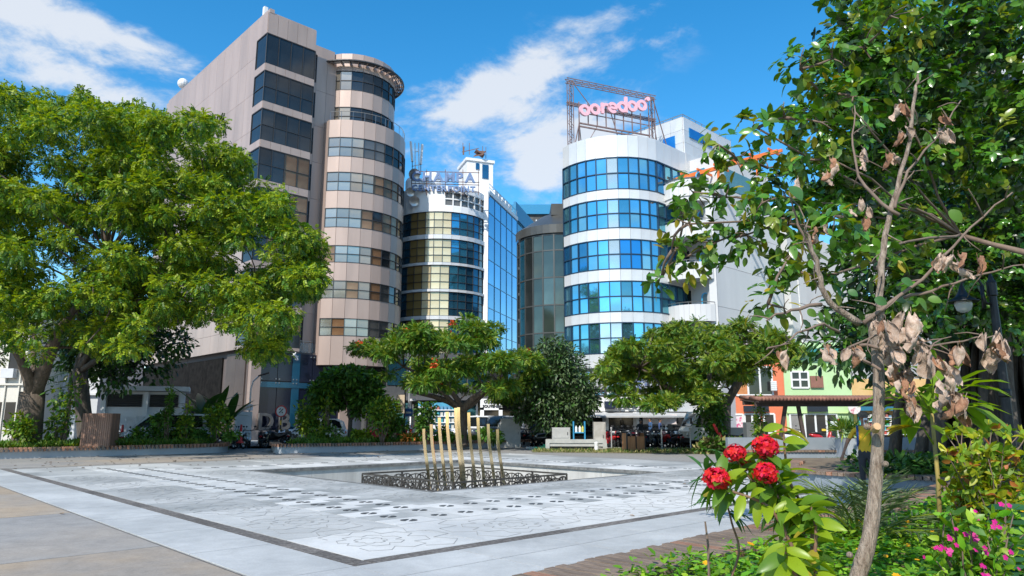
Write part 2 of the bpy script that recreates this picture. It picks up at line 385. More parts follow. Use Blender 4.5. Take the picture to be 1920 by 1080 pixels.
DRAIN = M('drain_stone', (.10, .088, .08), (.25, .23, .21), .85, scale=14, bump=.5, bscale=60, var=.25, lo=.45, hi=.72)
CONC = M('basin_concrete', (.50, .49, .455), (.40, .39, .365), .85, scale=1.2, bump=.1, stretch=(3, 3, .35), var=.04, col3=(.56, .55, .52))
CONC_D = M('basin_lip', (.10, .10, .098), (.19, .19, .18), .9, scale=7)
ASPH = M('asphalt', (.055, .055, .056), (.085, .083, .08), .9, scale=5, bump=.2, bscale=60)
SOIL = M('earth', (.14, .10, .065), (.21, .16, .10), .95, scale=4, bump=.4)
DRYG = M('dry_grass_ground', (.24, .22, .12), (.33, .27, .17), .95, scale=2.2, bump=.5, bscale=40, col3=(.20, .22, .09))
GRATE = M('grate_steel', (.09, .092, .095), (.14, .14, .14), .5, .6, scale=20)
KERB = M('kerb_concrete', (.36, .36, .35), (.46, .45, .43), .85, scale=3, bump=.1)
U0, V0, U1, V1 = 7.40, 4.70, 28.7, 24.5
B0, B1, C0, C1 = 13.17, 22.9, 10.1, 19.1           # basin, u and v limits
# the ground sheet, with a hole where the basin is sunk
R = 1500
mb = MB(); o = [W(*p) for p in ((B0, C0), (B1, C0), (B1, C1), (B0, C1))]; far = [W(*p) for p in ((-R, -R), (R, -R), (R, R), (-R, R))]
mb.add([tuple(p) for p in o+far], [(4, 5, 1, 0), (5, 6, 2, 1), (6, 7, 3, 2), (7, 4, 0, 3)])
for f in range(4): mb.f[f] = mb.f[f]
mb.build('ground', M('ground_far', (.30, .28, .25), (.22, .21, .19), .9, scale=.12, detail=8, bump=.1, bscale=8), kind='structure')
def sheet(mb, u0, u1, v0, v1, z): mb.add([W(u0, v0, z), W(u0, v1, z), W(u1, v1, z), W(u1, v0, z)], [(3, 2, 1, 0)] if False else [(0, 1, 2, 3)])
def ring(name, a, b, z, mat):       # rectangular ring of paving between outer a and inner b (u0,u1,v0,v1)
    mb = MB(); sheet(mb, a[0], b[0], a[2], a[3], z); sheet(mb, b[1], a[1], a[2], a[3], z); sheet(mb, b[0], b[1], a[2], b[2], z); sheet(mb, b[0], b[1], b[3], a[3], z)
    return mb.build(name, mat, kind='structure')
plaza = ring('plaza_paving', (U0, U1, V0, V1), (B0, B1, C0, C1), .008, PAVE_G)
def slab(name, parent, mat, u0, u1, v0, v1, z=.008, h=.012, g=.012):
    return bx(name, parent, mat, (v1-v0-g, u1-u0-g, h), W((u0+u1)/2, (v0+v1)/2, z+h/2), VANG)
# outer apron of the plaza: tan concrete cast in big bays with open joints
apron = MB(); sheet(apron, -14, 44, -16, 3.38, .004); sheet(apron, 29.2, 44, 3.38, 34, .004); sheet(apron, 4, 29.2, 25, 30, .004); sheet(apron, 4.0, 5.58, 2.2, 25, .004)
apron = apron.build('concrete_apron', JOINT, kind='structure')
for i, u in enumerate(np.arange(-13, 42, 4.6)):
    for j, v in enumerate(np.arange(3.37-4.9*3, 3.3, 4.9)):
        if 0 <= j: slab('slab', apron, TAN if (i*5+j) % 3 else TAN2, u, u+4.6, v, v+4.9, .006, .012, .03)
for v in np.arange(2.2, 25, 3.1): slab('slab', apron, TAN, 4.06, 5.57, v, v+3.1, .006, .012, .02)
for v in np.arange(3.4, 33, 5.0):
    slab('slab', apron, TAN2, 29.3, 33.0, v, v+5.0, .006, .012, .03)
# light border strip of big flags outside the drain
border = MB(); sheet(border, 5.58, 29.2, 3.38, 4.45, .012); sheet(border, 5.58, 7.15, 4.45, 25, .012); sheet(border, 28.95, 29.2, 4.45, 25, .012); sheet(border, 7.15, 28.95, 24.75, 25, .012)
border = border.build('border_strip', JOINT, kind='structure')
for k in range(11): slab('flagstone', border, PAVE_S, 7.15+k*2.0, 9.15+k*2.0, 3.39, 4.45, .014, .010, .022)
slab('flagstone', border, PAVE_S, 5.59, 7.15, 3.39, 4.45, .014, .010, .008)
for k in range(14):
    slab('flagstone', border, PAVE_S, 5.59, 6.38, 4.45+k*1.45, 5.9+k*1.45, .014, .010, .018)
    slab('flagstone', border, PAVE_S, 6.38, 7.15, 4.45+k*1.45, 5.9+k*1.45, .014, .010, .018)
# drain: dark rough channel covers in short lengths
dr = MB(); sheet(dr, 7.15, 28.95, 4.45, 4.70, .012); sheet(dr, 7.15, 7.40, 4.70, 24.75, .012); sheet(dr, 28.7, 28.95, 4.7, 24.5, .012); sheet(dr, 7.4, 28.95, 24.5, 24.75, .012)
dr = dr.build('drain_channel', JOINT, kind='structure')
for k in range(27): slab('drain_cover', dr, DRAIN, 7.41+k*.8, 8.21+k*.8, 4.455, 4.695, .012, .010, .008)
slab('drain_cover', dr, DRAIN, 7.155, 7.40, 4.455, 4.695, .012, .010, .008)
for k in range(24): slab('drain_cover', dr, DRAIN, 7.155, 7.395, 4.71+k*.83, 5.54+k*.83, .012, .010, .008)
# chequered tiles in two rows round the basin, each carrying a pair of half-round grates
gm = MB()
for s in (-1, 1):
    a = [(s*(.028+.112*math.cos(t))*1.0, .112*math.sin(t)) for t in np.linspace(-PI/2, PI/2, 9)]
    gm.prism(a if s > 0 else a[::-1], 0, .006)
gmesh = gm.mesh('grate', GRATE); tn = [0]
def tile_row(u0, u1, v0, v1, along, start, grates):
    """a row of tiles .58 m long running along u or v"""
    L = .585; n = int(((u1-u0) if along == 'u' else (v1-v0))/L)
    for k in range(n):
        a = (u0+k*L, u0+(k+1)*L, v0, v1) if along == 'u' else (u0, u1, v0+k*L, v0+(k+1)*L)
        light = (k+start) % 2 == 0
        t = slab('tile', plaza, PAVE_W if light else PAVE_G, *a, .010, .012, .008)
        if grates: OB('grate', gmesh, plaza, W((a[0]+a[1])/2, (a[2]+a[3])/2, .0225), VANG-PI/4-.1)
        tn[0] += 1
tile_row(9.45, 27.0, 6.57, 7.47, 'u', 0, True); tile_row(10.38, 26.5, 7.47, 8.37, 'u', 1, True)
tile_row(9.45, 10.38, 7.47, 22.9, 'v', 1, True); tile_row(10.38, 11.30, 8.37, 22.3, 'v', 0, True)
tile_row(24.4, 25.3, 8.4, 21.5, 'v', 0, True)
tile_row(12, 24, 20.4, 21.3, 'u', 0, True)
# the engraved flowers: petals cut as separate stones round a boss
def engraved_bay(u0, u1, v0, v1, mat, z=.010):
    slab('flower_bay', plaza, mat, u0, u1, v0, v1, z, .010, .018)
engraved = MB()
def poly_line(pts, w=.010, z=.0225):
    for a, b in zip(pts[:-1], pts[1:]):
        a, b = W(*a, z), W(*b, z); engraved.bar(a, b, w, .003)
def flower(u, v, r, rot):
    for rr, n, ph in ((.17, 7, 0), (.34, 7, .5), (.60, 8, .2), (.88, 8, .7)):
        R0 = rr*r
        for k in range(n):
            a0 = rot+2*PI*(k+ph)/n; a1 = a0+2*PI/n; am = (a0+a1)/2; h = R0*1.24
            P = [(u+R0*.92*math.cos(a0), v+R0*.92*math.sin(a0)), (u+h*math.cos(a0+.27*(a1-a0)), v+h*math.sin(a0+.27*(a1-a0))), (u+h*math.cos(a1-.27*(a1-a0)), v+h*math.sin(a1-.27*(a1-a0))), (u+R0*.92*math.cos(a1), v+R0*.92*math.sin(a1))]
            if all(inb(*p) for p in P): poly_line(P)
def inb(u, v):
    if u < U0+.05 or v < V0+.05 or u > U1-.1 or v > V1-.1: return False
    if u > B0-.1 and u < B1+.1 and v > C0-.1 and v < C1+.1: return False
    if (6.6 < v < 8.35 and 9.4 < u < 27) or (9.48 < u < 11.27 and 6.6 < v < 22.9): return False
    return True
for k in range(11):
    uu = U0+.01+k*1.9; engraved_bay(uu, uu+1.9, V0+.01, 6.56, PAVE_W if k < 1 else (PAVE if k % 3 else PAVE_G))
for k in range(8):
    vv = 6.57+k*2.1; engraved_bay(U0+.01, 9.44, vv, vv+2.1, PAVE_W if k < 4 else PAVE)
for k in range(8):
    uu = 11.3+k*1.75; engraved_bay(uu, uu+1.75, 8.38, C0-.08, PAVE_G if k != 3 else PAVE)
for k in range(7):
    vv = C0-.08+k*1.75; engraved_bay(11.31, B0-.08, vv, vv+1.75, PAVE_G if k % 3 else PAVE)
for k in range(6): engraved_bay(B1+.1, 24.39, 10+k*1.75, 11.75+k*1.75, PAVE_W if k % 2 else PAVE); engraved_bay(25.31, 28.6, 6.6+k*2.9, 9.5+k*2.9, PAVE if k % 2 else PAVE_G)
for k in range(7): engraved_bay(B0+k*1.4, B0+1.4+k*1.4, C1+.1, 20.39, PAVE_W if k % 2 else PAVE)
for k in range(7): flower(8.55+k*2.35+random.uniform(-.15, .15), 5.65+random.uniform(-.2, .2), 1.06, random.random())
for k in range(7): flower(8.35+random.uniform(-.1, .1), 7.9+k*2.3, 1.06, random.random())
for k in range(5): flower(12.6+k*2.4, 9.3, .95, random.random()); flower(12.25, 11.4+k*2.2, .9, random.random())
engraved.build('engraved_line', M('groove', (.22, .225, .222), (.36, .36, .355), .9, scale=5), plaza, kind='stuff')
# the sunken basin
ZB = -.86
bs = MB(); 
bs.add([W(B0, C0, ZB), W(B0, C1, ZB), W(B1, C1, ZB), W(B1, C0, ZB)], [(0, 1, 2, 3)])
basin = bs.build('basin_floor', PAVE_G, kind='structure')
def wall(name, a, b, th, z0, z1, mat, parent=None, side=1, n=1):
    a, b = Vector(a), Vector(b); d = (b-a); L = d.length; d.normalize(); nn = Vector((-d.y, d.x, 0))*side; out = []
    for k in range(n):
        c = a+d*(L*(k+.5)/n)+nn*(th/2)+Vector((0, 0, (z0+z1)/2))
        out.append(bx(name, parent, mat, (round(L/n-(.012 if n > 1 else 0), 2), th, z1-z0), c, math.atan2(d.y, d.x)))
    return out
for a, b in (((B1, C0), (B1, C1)), ((B1, C1), (B0, C1)), ((B0, C1), (B0, C0)), ((B0, C0), (B1, C0))):
    # wall panels face the basin; a dark weathered lip on top
    m = Vector(W((B0+B1)/2, (C0+C1)/2)); A, Bb = W(*a), W(*b); d = Bb-A; s = 1 if d.cross(m-A).z > 0 else -1
    wall('basin_wall', A, Bb, .10, ZB, -.07, CONC, basin, s, 4)
    wall('basin_lip', A, Bb, .16, -.07, .012, CONC_D, basin, s, 4)
# street beyond the plaza, pavement, verge
def quadpx(name, pts, z, mat, kind='structure'):
    mb = MB(); mb.add([(p[0], p[1], z) for p in pts], [tuple(range(len(pts)))]); 
    me = mb.mesh(name, mat); me.update()
    if me.polygons[0].normal.z < 0: me.flip_normals()
    return OB(name, me, kind=kind)
quadpx('street', [(-60, 41.6), (60, 41.6), (60, 51.2), (-60, 51.2)], .004, ASPH)
mb = MB(); mb.box((-5, 53.6, .06), (110, 4.8, .12)); mb.build('pavement', KERB, kind='structure')
mb = MB(); mb.box((6, 62, .05), (26, 12, .1)); mb.build('side_pavement', KERB, kind='structure')
quadpx('grass_verge', [(1.0, 36.6), (12.5, 34.2), (13.5, 36.2), (12.5, 38.6), (1.4, 41.2)], .012, DRYG)
mb = MB()
for a, b in (((.8, 41.35), (12.6, 38.75)), ((12.6, 38.75), (14.6, 36.2))): mb.bar((*a, .06), (*b, .06), .14, .12)
mb.build('verge_kerb', KERB, kind='structure')
# ================================================================ TALL BUILDINGS
CLAD = M('cladding_pinkish', (.46, .35, .298), (.425, .32, .27), .42, .18, scale=1.1, var=.035, detail=7, coords='World', stretch=(1.4, 1.4, .22), col3=(.39, .298, .255), lo=.4, hi=.75)
CLAD_S = M('cladding_seam', (.12, .10, .095), rough=.8)
GL_DK = M('glass_dark', (.060, .060, .060), (.085, .083, .08), .06, .75, scale=.5, var=.25, bump=.02, bscale=.7)
GL_MD = M('glass_smoke', (.125, .125, .12), (.18, .175, .165), .08, .7, scale=.4, var=.2, bump=.02, bscale=.7)
GL_AM = M('glass_amber', (.20, .10, .05), (.34, .19, .10), .12, .45, scale=.6, var=.3, bump=.02, bscale=.7)
GL_LT = M('glass_pale', (.50, .42, .32), (.38, .35, .31), .09, .7, scale=.5, var=.2, bump=.02, bscale=.7)
GL_BK = M('glass_black', (.02, .021, .023), (.035, .034, .035), .08, .2, scale=.5, spec=.6)
MULL = M('mullion_dark', (.055, .055, .058), rough=.45, metal=.5)
STEEL = M('steel_brushed', (.42, .42, .42), rough=.35, metal=.9)
NAVY = M('glass_navy', (.010, .014, .030), (.014, .02, .042), .10, .25, scale=.3, spec=.5, var=.1)
TEAL = M('glass_teal', (.012, .07, .13), (.016, .10, .17), .12, .3, scale=.4, spec=.5, var=.1)
SOFF = M('soffit_grey', (.20, .17, .16), rough=.7)
BLACKP = M('black_board', (.010, .010, .010), (.022, .021, .02), .95, scale=2, spec=.05)
PLINTH = M('plinth_stone', (.22, .19, .175), (.27, .235, .215), .6, scale=3, var=.04)
P0 = Vector((-20.09, 53.72, 0))
t = E('office_tower', 'tall pinkish office tower with a rounded corner and dark window bands', 'building', P0, VANG)
cx, cy, r1, r2 = 10.1, 2.9, 4.8, 3.75
core = MB()
core.prism([(.12, .12), (4.23, .12), (4.23, 1.3), (6.0, 1.3), (6.0, 24), (.12, 24)], 6.95, 34.2)
core.prism([(6.25, 1.4)]+arc(cx, cy, r1-.14, 214, 375, 20)+[(14.6, 24), (6.25, 24)], 6.0, 27.0)
core.prism([(5.6, 1.6)]+arc(10.2, 3.15, r2-.14, 200, 375, 20)+[(13.8, 24), (5.6, 24)], 26.9, 33.9)
core.prism([(.5, .55), (8.3, .62), (12, 2), (14, 6), (14, 24), (.5, 24)], 0, 6.96)
core.build('wall', CLAD_S, t)
FL = [32.9-3.29*k for k in range(8)]      # tops of the corner box's window bands
boxp = [(0, 1.9), (0, .001)]+seg((0, 0), (4.35, 0), 4)[1:]
sp = [(0, 1.9), (0, .001)]+seg((0, 0), (4.35, 0), 5)[1:]
for k, z in enumerate(FL):
    h = 2.66; amber = k >= 3
    mats = (lambda i, k=k: GL_DK if k < 3 else (GL_DK if i == 0 else pick([GL_AM, GL_AM, GL_AM, GL_DK] if k < 7 else [GL_AM, GL_BK])))
    if k == 0: ribbon(t, boxp, [z-h, z-.05], MULL, GL_DK, .05)
    else: ribbon(t, boxp, [z-h, z-h*.52, z-.05], MULL, mats, .05)
    strip(t, 'panel', CLAD, sp, z-3.29+.0 if k < 7 else 6.95, z-h, .1, .02, .03)
strip(t, 'panel', CLAD, sp, 32.9, 34.75, .1, .02, .03)
# flank wall of tall panels
ys = [1.9+1.72*i for i in range(14)]
for k in range(9):
    zt = 34.75-3.29*k if k else 34.75; zb = 34.75-3.29*(k+1) if k < 8 else 6.95
    for i in range(13): bx('panel', t, CLAD, (.1, 1.70, round(zt-zb-.02, 2)), (.03, ys[i]+.86, (zt+zb)/2))
bx('roof_edge', t, CLAD, (.4, 24.1, .35), (.28, 12.0, 34.93)); bx('roof_edge', t, CLAD, (4.1, .4, .12), (2.3, .28, 34.83))
bx('roof_post', t, M('white_paint', (.75, .75, .74), rough=.5), (.32, .32, .9), (.25, 1.3, 35.4))
# soffit and recess beside the corner box
bx('soffit', t, SOFF, (4.2, 1.8, .12), (2.2, 1.0, 6.87))
zs = [33.9]+[32.9-3.29*k for k in range(1, 9)]
for k in range(8):
    top = 33.0-3.29*k; bot = top-2.3
    ribbon(t, [(4.36, 1.2), (5.15, 1.2)], [bot, (top+bot)/2, top], MULL, GL_DK if k < 3 else GL_BK, .05)
    bx('panel', t, CLAD, (.8, .1, .95), (4.76, 1.24, bot-.49)); bx('panel', t, CLAD, (.98, .1, 3.27), (5.66, 1.22, top-1.64+.3))
    if k < 2: bx('panel', t, CLAD, (.9, .1, 3.27), (6.62, 1.22, top-1.64+.3))
bx('roof_edge', t, CLAD, (2.5, .3, .9), (5.6, 1.33, 33.75))
bx('panel', t, CLAD, (2.0, .1, .9), (5.36, 1.12, 6.45)); bx('balcony_slab', t, SOFF, (2.3, 1.3, .15), (5.4, 1.7, 6.05))
# rounded corner: lower drum, then a slimmer drum above the terrace
NL = 13; lp = arc(cx, cy, r1, 214, 372, NL)
bands = [(25.57, 23.87), (22.43, 20.79), (19.23, 17.59), (15.98, 14.56), (12.97, 11.53), (9.82, 8.41)]
prev = 27.2
wl = [0]*4+[1]*10
for k, (a, b) in enumerate(bands):
    strip(t, 'panel', CLAD, lp, a, prev, .12, .025, .0)
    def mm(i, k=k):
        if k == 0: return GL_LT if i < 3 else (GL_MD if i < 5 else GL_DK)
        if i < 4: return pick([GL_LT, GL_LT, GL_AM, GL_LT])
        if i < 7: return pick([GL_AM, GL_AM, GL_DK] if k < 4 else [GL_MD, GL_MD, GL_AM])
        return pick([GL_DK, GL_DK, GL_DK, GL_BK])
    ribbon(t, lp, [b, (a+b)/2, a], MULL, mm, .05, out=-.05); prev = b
strip(t, 'panel', CLAD, lp, 6.0, prev, .12, .025, 0); strip(t, 'return_wall', CLAD, [(6.16, 1.3), lp[0]], 6.0, 27.2, .1, .0, .02)
up_ = arc(10.2, 3.15, r2, 204, 372, 11)
strip(t, 'panel', CLAD, up_, 32.4, 34.1, .12, .025); strip(t, 'panel', CLAD, up_, 28.95, 30.6, .12, .025)
ribbon(t, up_, [30.6, 31.5, 32.4], MULL, lambda i: GL_LT if i < 2 else GL_DK, .05, out=-.05); ribbon(t, up_, [27.3, 28.1, 28.95], MULL, lambda i: GL_LT if i < 2 else GL_DK, .05, out=-.05)
tr = MB(); tr.tube([(x, y, 28.0) for x, y in arc(cx, cy, r1-.1, 214, 372, 26)], .03, 5)
for x, y in arc(cx, cy, r1-.1, 214, 372, 13): tr.bar((x, y, 27.2), (x, y, 28.0), .03)
tr.build('terrace_rail', STEEL, t)
# sun-shade of curved louvres round the top
lv = MB()
for rr in (4.0, 4.17, 4.34): lv.tube([(x, y, 33.05) for x, y in arc(10.2, 3.15, rr, 196, 372, 30)], .06, 6)
lv.build('louvre', MULL, t)
lv = MB(); lv.tube([(x, y, 33.05) for x, y in arc(10.2, 3.15, 4.52, 196, 372, 30)], .1, 6); lv.build('louvre', MULL, t)
for a in np.linspace(200, 368, 17):
    m_ = MB(); c, s = math.cos(math.radians(a)), math.sin(math.radians(a))
    m_.add([(10.2+3.7*c, 3.15+3.7*s, 33.45), (10.2+4.55*c, 3.15+4.55*s, 33.1), (10.2+4.55*c, 3.15+4.55*s, 32.98), (10.2+3.7*c, 3.15+3.7*s, 32.9)]+[(10.2+3.7*c-.07*s, 3.15+3.7*s+.07*c, 33.45), (10.2+4.55*c-.07*s, 3.15+4.55*s+.07*c, 33.1), (10.2+4.55*c-.07*s, 3.15+4.55*s+.07*c, 32.98), (10.2+3.7*c-.07*s, 3.15+3.7*s+.07*c, 32.9)],
        [(0, 1, 2, 3), (7, 6, 5, 4), (0, 4, 5, 1), (1, 5, 6, 2), (2, 6, 7, 3), (3, 7, 4, 0)]); m_.build('bracket', CLAD, t)
# balcony rail, glass foot of the building with its letters
rl = MB(); rl.bar((4.4, 1.05, 7.95), (6.4, 1.05, 7.95), .05)
for x in (4.5, 5.2, 5.8, 6.35): rl.bar((x, 1.05, 6.9), (x, 1.05, 7.95), .04)
rl.build('balcony_rail', STEEL, t)
for k in range(3): bx('rail_glass', t, M('glass_clear', (.55, .6, .6), rough=.05, metal=.3, alpha=.35), (.6, .03, .85), (4.85+.62*k, 1.06, 7.4))
bx('pillar', t, CLAD, (.78, .7, 6.8), (.92, .38, 3.42)); bx('pillar', t, CLAD, (.9, .6, 6.0), (8.75, .45, 3.0))
for i, x in enumerate(np.linspace(1.35, 7.3, 5)):
    for z0, z1 in ((.85, 4.55), (4.6, 6.8)): bx('glass_panel', t, NAVY, (1.44, .06, z1-z0), (x+.73, .42, (z0+z1)/2))
bx('glass_panel', t, TEAL, (.62, .05, 6.0), (4.35, .365, 3.85)); bx('glass_panel', t, TEAL, (7.3, .05, .42), (4.95, .34, 4.3))
sp_ = MB()
for i in range(6):
    for z in (4.45, 4.75, 6.6):
        sp_.box((1.37+1.45*i-.14, .34, z), (.09, .12, .09)); sp_.box((1.37+1.45*i+.14, .34, z), (.09, .12, .09))
sp_.build('glass_fixing', STEEL, t)
bx('plinth', t, PLINTH, (8.6, 1.0, .84), (4.6, .2, .44))
letters(t, 'DBN', 1.75, .12, M('letter_grey_metal', (.10, .10, .10), (.14, .14, .14), .5, .4, scale=2), (1.25, -.2, .9), (1, 0, 0), .03, width=4.2)
for k in range(2): bx('panel', t, M('cladding_brown', (.085, .062, .054), (.11, .082, .07), .5, .1, scale=.8), (.1, 1.75, 6.7), (.42, 1.7+1.77*k, 3.4))
for k in range(5): bx('panel', t, BLACKP, (.1, 4.0, 6.5), (.40, 7.2+4.02*k, 3.3))
bx('panel', t, CLAD_S, (.5, .1, 5.4), (9.5, .55, 2.9))
for k in range(3): bx('panel', t, M('panel_pale', (.46, .49, .55), (.52, .55, .6), .35, .3, scale=.6), (1.25, .1, 5.0), (10.35+1.27*k, .75+.4*k, 3.3), .25)
cam_ = MB(); cam_.box((0, 0, 0), (.5, .18, .18)); cam_.box((.3, 0, -.1), (.14, .22, .14)); cam_.bar((-.1, 0, 0), (-.1, 0, .3), .06)
cam_.build('security_camera', M('white_plastic', (.7, .7, .7), rough=.4), t, loc=(3.9, -.25, 6.55), rot=(0, .5, .4))
ds = MB(); ds.ball((0, 0, .7), (.55, .55, .55), 12, 8); ds.bar((0, 0, -.3), (0, 0, .4), .12)
ds.build('antenna_dome', M('white_plastic', (.7, .7, .7), rough=.4), loc=P0+VV*.4+UU*21+Vector((0, 0, 35.4)), label='small white antenna dome on the roof edge of the pinkish tower', cat='antenna')

# ---------------------------------------------------------------- white office with gold and blue glass, rooftop letters
WHITE = M('white_render', (.74, .75, .76), (.80, .80, .80), .7, scale=.8, bump=.03, var=.02)
WPANEL = M('white_panel', (.66, .67, .68), (.72, .73, .73), .4, .15, scale=.5, var=.05)
GOLD_G = M('glass_gold', (.64, .50, .27), (.74, .64, .42), .10, .3, scale=.4, var=.22, bump=.02, bscale=.6)
GOLD_D = M('glass_gold_dark', (.26, .17, .06), (.33, .23, .09), .1, .35, scale=.4, var=.2, bump=.02, bscale=.6)
BLUE_D = M('glass_blue_deep', (.03, .12, .19), (.05, .17, .26), .05, .75, scale=.4, var=.3, bump=.02, bscale=.6)
BLUE_M = M('glass_blue', (.05, .27, .42), (.09, .36, .52), .05, .8, scale=.4, var=.25, bump=.02, bscale=.6)
CURT = M('curtain_glass', (.13, .32, .50), (.19, .40, .55), .04, .85, scale=.15, var=.12, bump=.03, bscale=.3)
c0 = Vector((-7.24, 71.0, 0)); rc = 4.73
t = E('rounded_office', 'white office with curved gold and blue window bands and CHAMPA CENTERPOINT letters on its roof', 'building', c0)
SIL = M('sill_grey', (.58, .59, .61), (.66, .67, .68), .4, .2, scale=1, var=.04)
a_end = 338
core = MB(); core.prism(arc(0, 0, rc-.2, 180, a_end, 20)+[(4.6, 16), (-4.7, 16)], 0, 23.2)
core.build('wall', WHITE, t)
full = arc(0, 0, rc, 180, a_end, 15); part_ = arc(0, 0, rc, 216, a_end, 12)
wb = [(21.36, 19.13), (18.65, 16.4), (16.09, 13.81), (13.51, 11.26), (10.86, 8.84), (8.4, 6.2)]
for k, (a, b) in enumerate(wb):
    pts = part_ if k < 2 else full; n = len(pts)-1
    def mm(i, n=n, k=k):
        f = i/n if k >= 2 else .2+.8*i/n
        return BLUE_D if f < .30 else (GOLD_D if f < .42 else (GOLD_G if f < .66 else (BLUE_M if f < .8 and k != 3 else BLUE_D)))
    ribbon(t, pts, [b, b+.7, (a+b)/2+.35, a], MULL, mm, .05, out=-.04)
    nb = wb[k+1][0] if k < 5 else 5.4
    strip(t, 'sill_band', SIL, [(p[0]*1.03, p[1]*1.03) for p in (part_ if k < 1 else (part_ if k < 2 else full))], nb+.02, b-.02, .25, .02, .0)
for k in range(2): strip(t, 'wall_panel', WHITE, arc(0, 0, rc, 180, 216, 3), 16.2+2.6*k, 18.8+2.6*k, .2, .0, .05)
top = arc(0, 0, rc+.03, 180, a_end, 16)
strip(t, 'wall_panel', WHITE, top[:11], 21.4, 23.9, .2, .0, .05); strip(t, 'wall_panel', WHITE, top[10:], 21.4, 22.0, .2, 0, .05); strip(t, 'wall_panel', WHITE, top[10:], 23.4, 24.0, .2, 0, .05)
ribbon(t, top[10:], [22.0, 22.7, 23.4], M('white_paint', (.75, .75, .74), rough=.5), M('glass_grey', (.16, .16, .155), rough=.1, metal=.3), .12, out=-.1)
bx('pilaster', t, WHITE, (.45, .6, 24.6), (4.62, -1.55, 12.3)); bx('roof_edge', t, WHITE, (5.5, .5, .6), (2.2, -1.2, 24.2)); bx('penthouse', t, WHITE, (7.6, 7, 1.6), (-.6, 5.5, 24.0)); 
dv = Vector((math.sin(math.radians(16.6)), math.cos(math.radians(16.6)), 0)); gp = [(4.85+dv.x*L_, -1.4+dv.y*L_) for L_ in np.linspace(0, 10.5, 6)]
ribbon(t, gp, [5.2+2.45*k for k in range(8)]+[24.2], M('mullion_blue', (.10, .25, .38), rough=.4, metal=.4), CURT, .05, .03, .05, -.02)
strip(t, 'roof_edge', WHITE, gp[:1]+gp[-1:], 24.25, 24.7, .3, 0, .1); bx('side_wall', t, WHITE, (3, 10.4, 24), (4.9, 4.4, 12), -math.radians(16.6))
pt = MB(); pt.box((0, 0, 2), (3.0, 3.2, 4.4)); pt.box((0, 0, 4.3), (3.3, 3.5, .3)); pw = pt.build('stair_tower', WHITE, t, loc=(3.2, 4.6, 25.2), rot=.35)
bx('window', pw, BLUE_D, (.7, .08, 1.6), (.6, -1.64, 3.1)); bx('window', pw, BLUE_D, (.4, .08, .7), (-.3, -1.65, 3.6)) ; bx('window', pw, MULL, (.08, .5, .6), (1.53, .2, 3.1))
for x, h in ((-3.2, 1.5), (-1.4, 2.1)):
    tk = MB(); tk.lathe([(0, 0), (1.0, 0), (1.0, h*.8), (.85, h), (0, h*1.06)], 14); tk.build('water_tank', WHITE, t, smooth=False, loc=(x, 2.2, 25.5))
# handrail down the roof side
hr = MB(); a = Vector((4.9, -1.2, 25.4))
for k in range(11):
    p = a+dv*k; hr.bar(p-Vector((0, 0, .8)), p, .05)
hr.bar(a, a+dv*10.5, .05); hr.bar(a-Vector((0, 0, .4)), a+dv*10.5-Vector((0, 0, .4)), .04); hr.build('roof_rail', STEEL, t)
for k in range(5): bx('air_unit', t, WHITE, (.8, .9, .9), (4.2+dv.x*(3.5+k*1.3), -1.2+dv.y*(3.5+k*1.3), 25.2), -.29)
# the two-line roof sign
SGB = M('sign_blue_grey', (.10, .17, .33), (.14, .22, .40), .5, 0, scale=3)
sg = E('rooftop_letter_sign', 'blue grey CHAMPA CENTERPOINT letters on a thin frame along the white office roof', 'sign', (0, 0, 0))
L0, Rr = D(772, 340, 66), D(897, 342, 66)
fr = MB()
for py in (321, 339, 344, 357):
    fr.bar(D(771, py, 66.25), D(899, py+3, 66.25), .06)
for px in (772, 800, 835, 868, 897): fr.bar(D(px, 318, 66.25), D(px, 366, 66.25), .06)
for px in (790, 868): fr.bar(D(px, 357, 66.2), D(px+16, 383, 68.5), .06)
fr.build('sign_frame', M('rust_frame', (.16, .09, .07), rough=.8), sg)
letters(sg, 'CHAMPA', 1.32, .1, SGB, D(772, 339, 66), (1, .03, -.02), .045, width=6.15); letters(sg, 'CENTERPOINT', .78, .08, SGB, D(772, 357, 66), (1, .03, -.02), .03, width=6.15)
an = E('mobile_antenna', 'white panel antennas on a lattice mast at the left end of the white office roof', 'antenna', D(784, 340, 67.5))
AW = M('white_plastic', (.7, .7, .7), rough=.4)
b_ = an.location
mm_ = MB()
for px in (778, 785): mm_.bar(D(px, 268, 67.5)-b_, D(px+1, 345, 67.5)-b_, .08)
mm_.bar(D(778, 285, 67.5)-b_, D(786, 283, 67.5)-b_, .06); mm_.bar(D(772, 312, 67.5)-b_, D(790, 308, 67.5)-b_, .06)
mm_.build('mast', M('galvanised', (.5, .5, .5), rough=.5, metal=.6), an)
for (x0, y0, x1, y1) in ((770, 266, 773, 303), (792, 271, 789, 308)):
    q = MB(); q.bar(D(x0, y0, 67.3)-b_, D(x1, y1, 67.3)-b_, .2, .3); q.build('antenna_panel', AW, an)
    q = MB(); q.bar(D(x1, y1, 67.3)-b_, D(x1, y1+14, 67.3)-b_, .07); q.build('cable', MULL, an)
dsh = MB(); dsh.lathe([(0, -.16), (.35, -.11), (.62, 0), (.64, 0), (.35, -.14), (0, -.2)], 14); dsh.bar((0, 0, -.1), (0, 0, .3), .04)
for px, py, s in ((777, 327, .9), (777, 377, .8), (770, 360, .7)):
    tag(dsh.build('satellite_dish', STEEL, loc=D(px, py, 66.0), rot=(PI/2+.4, 0, .4)), {327: 'small round dish in front of the letter C of the roof sign', 377: 'lowest grey dish under the roof sign beside the tower', 360: 'middle grey dish at the left end of the roof sign'}[py], 'dish').scale = (s, s, s)
st = MB(); b2 = D(893, 292, 74)
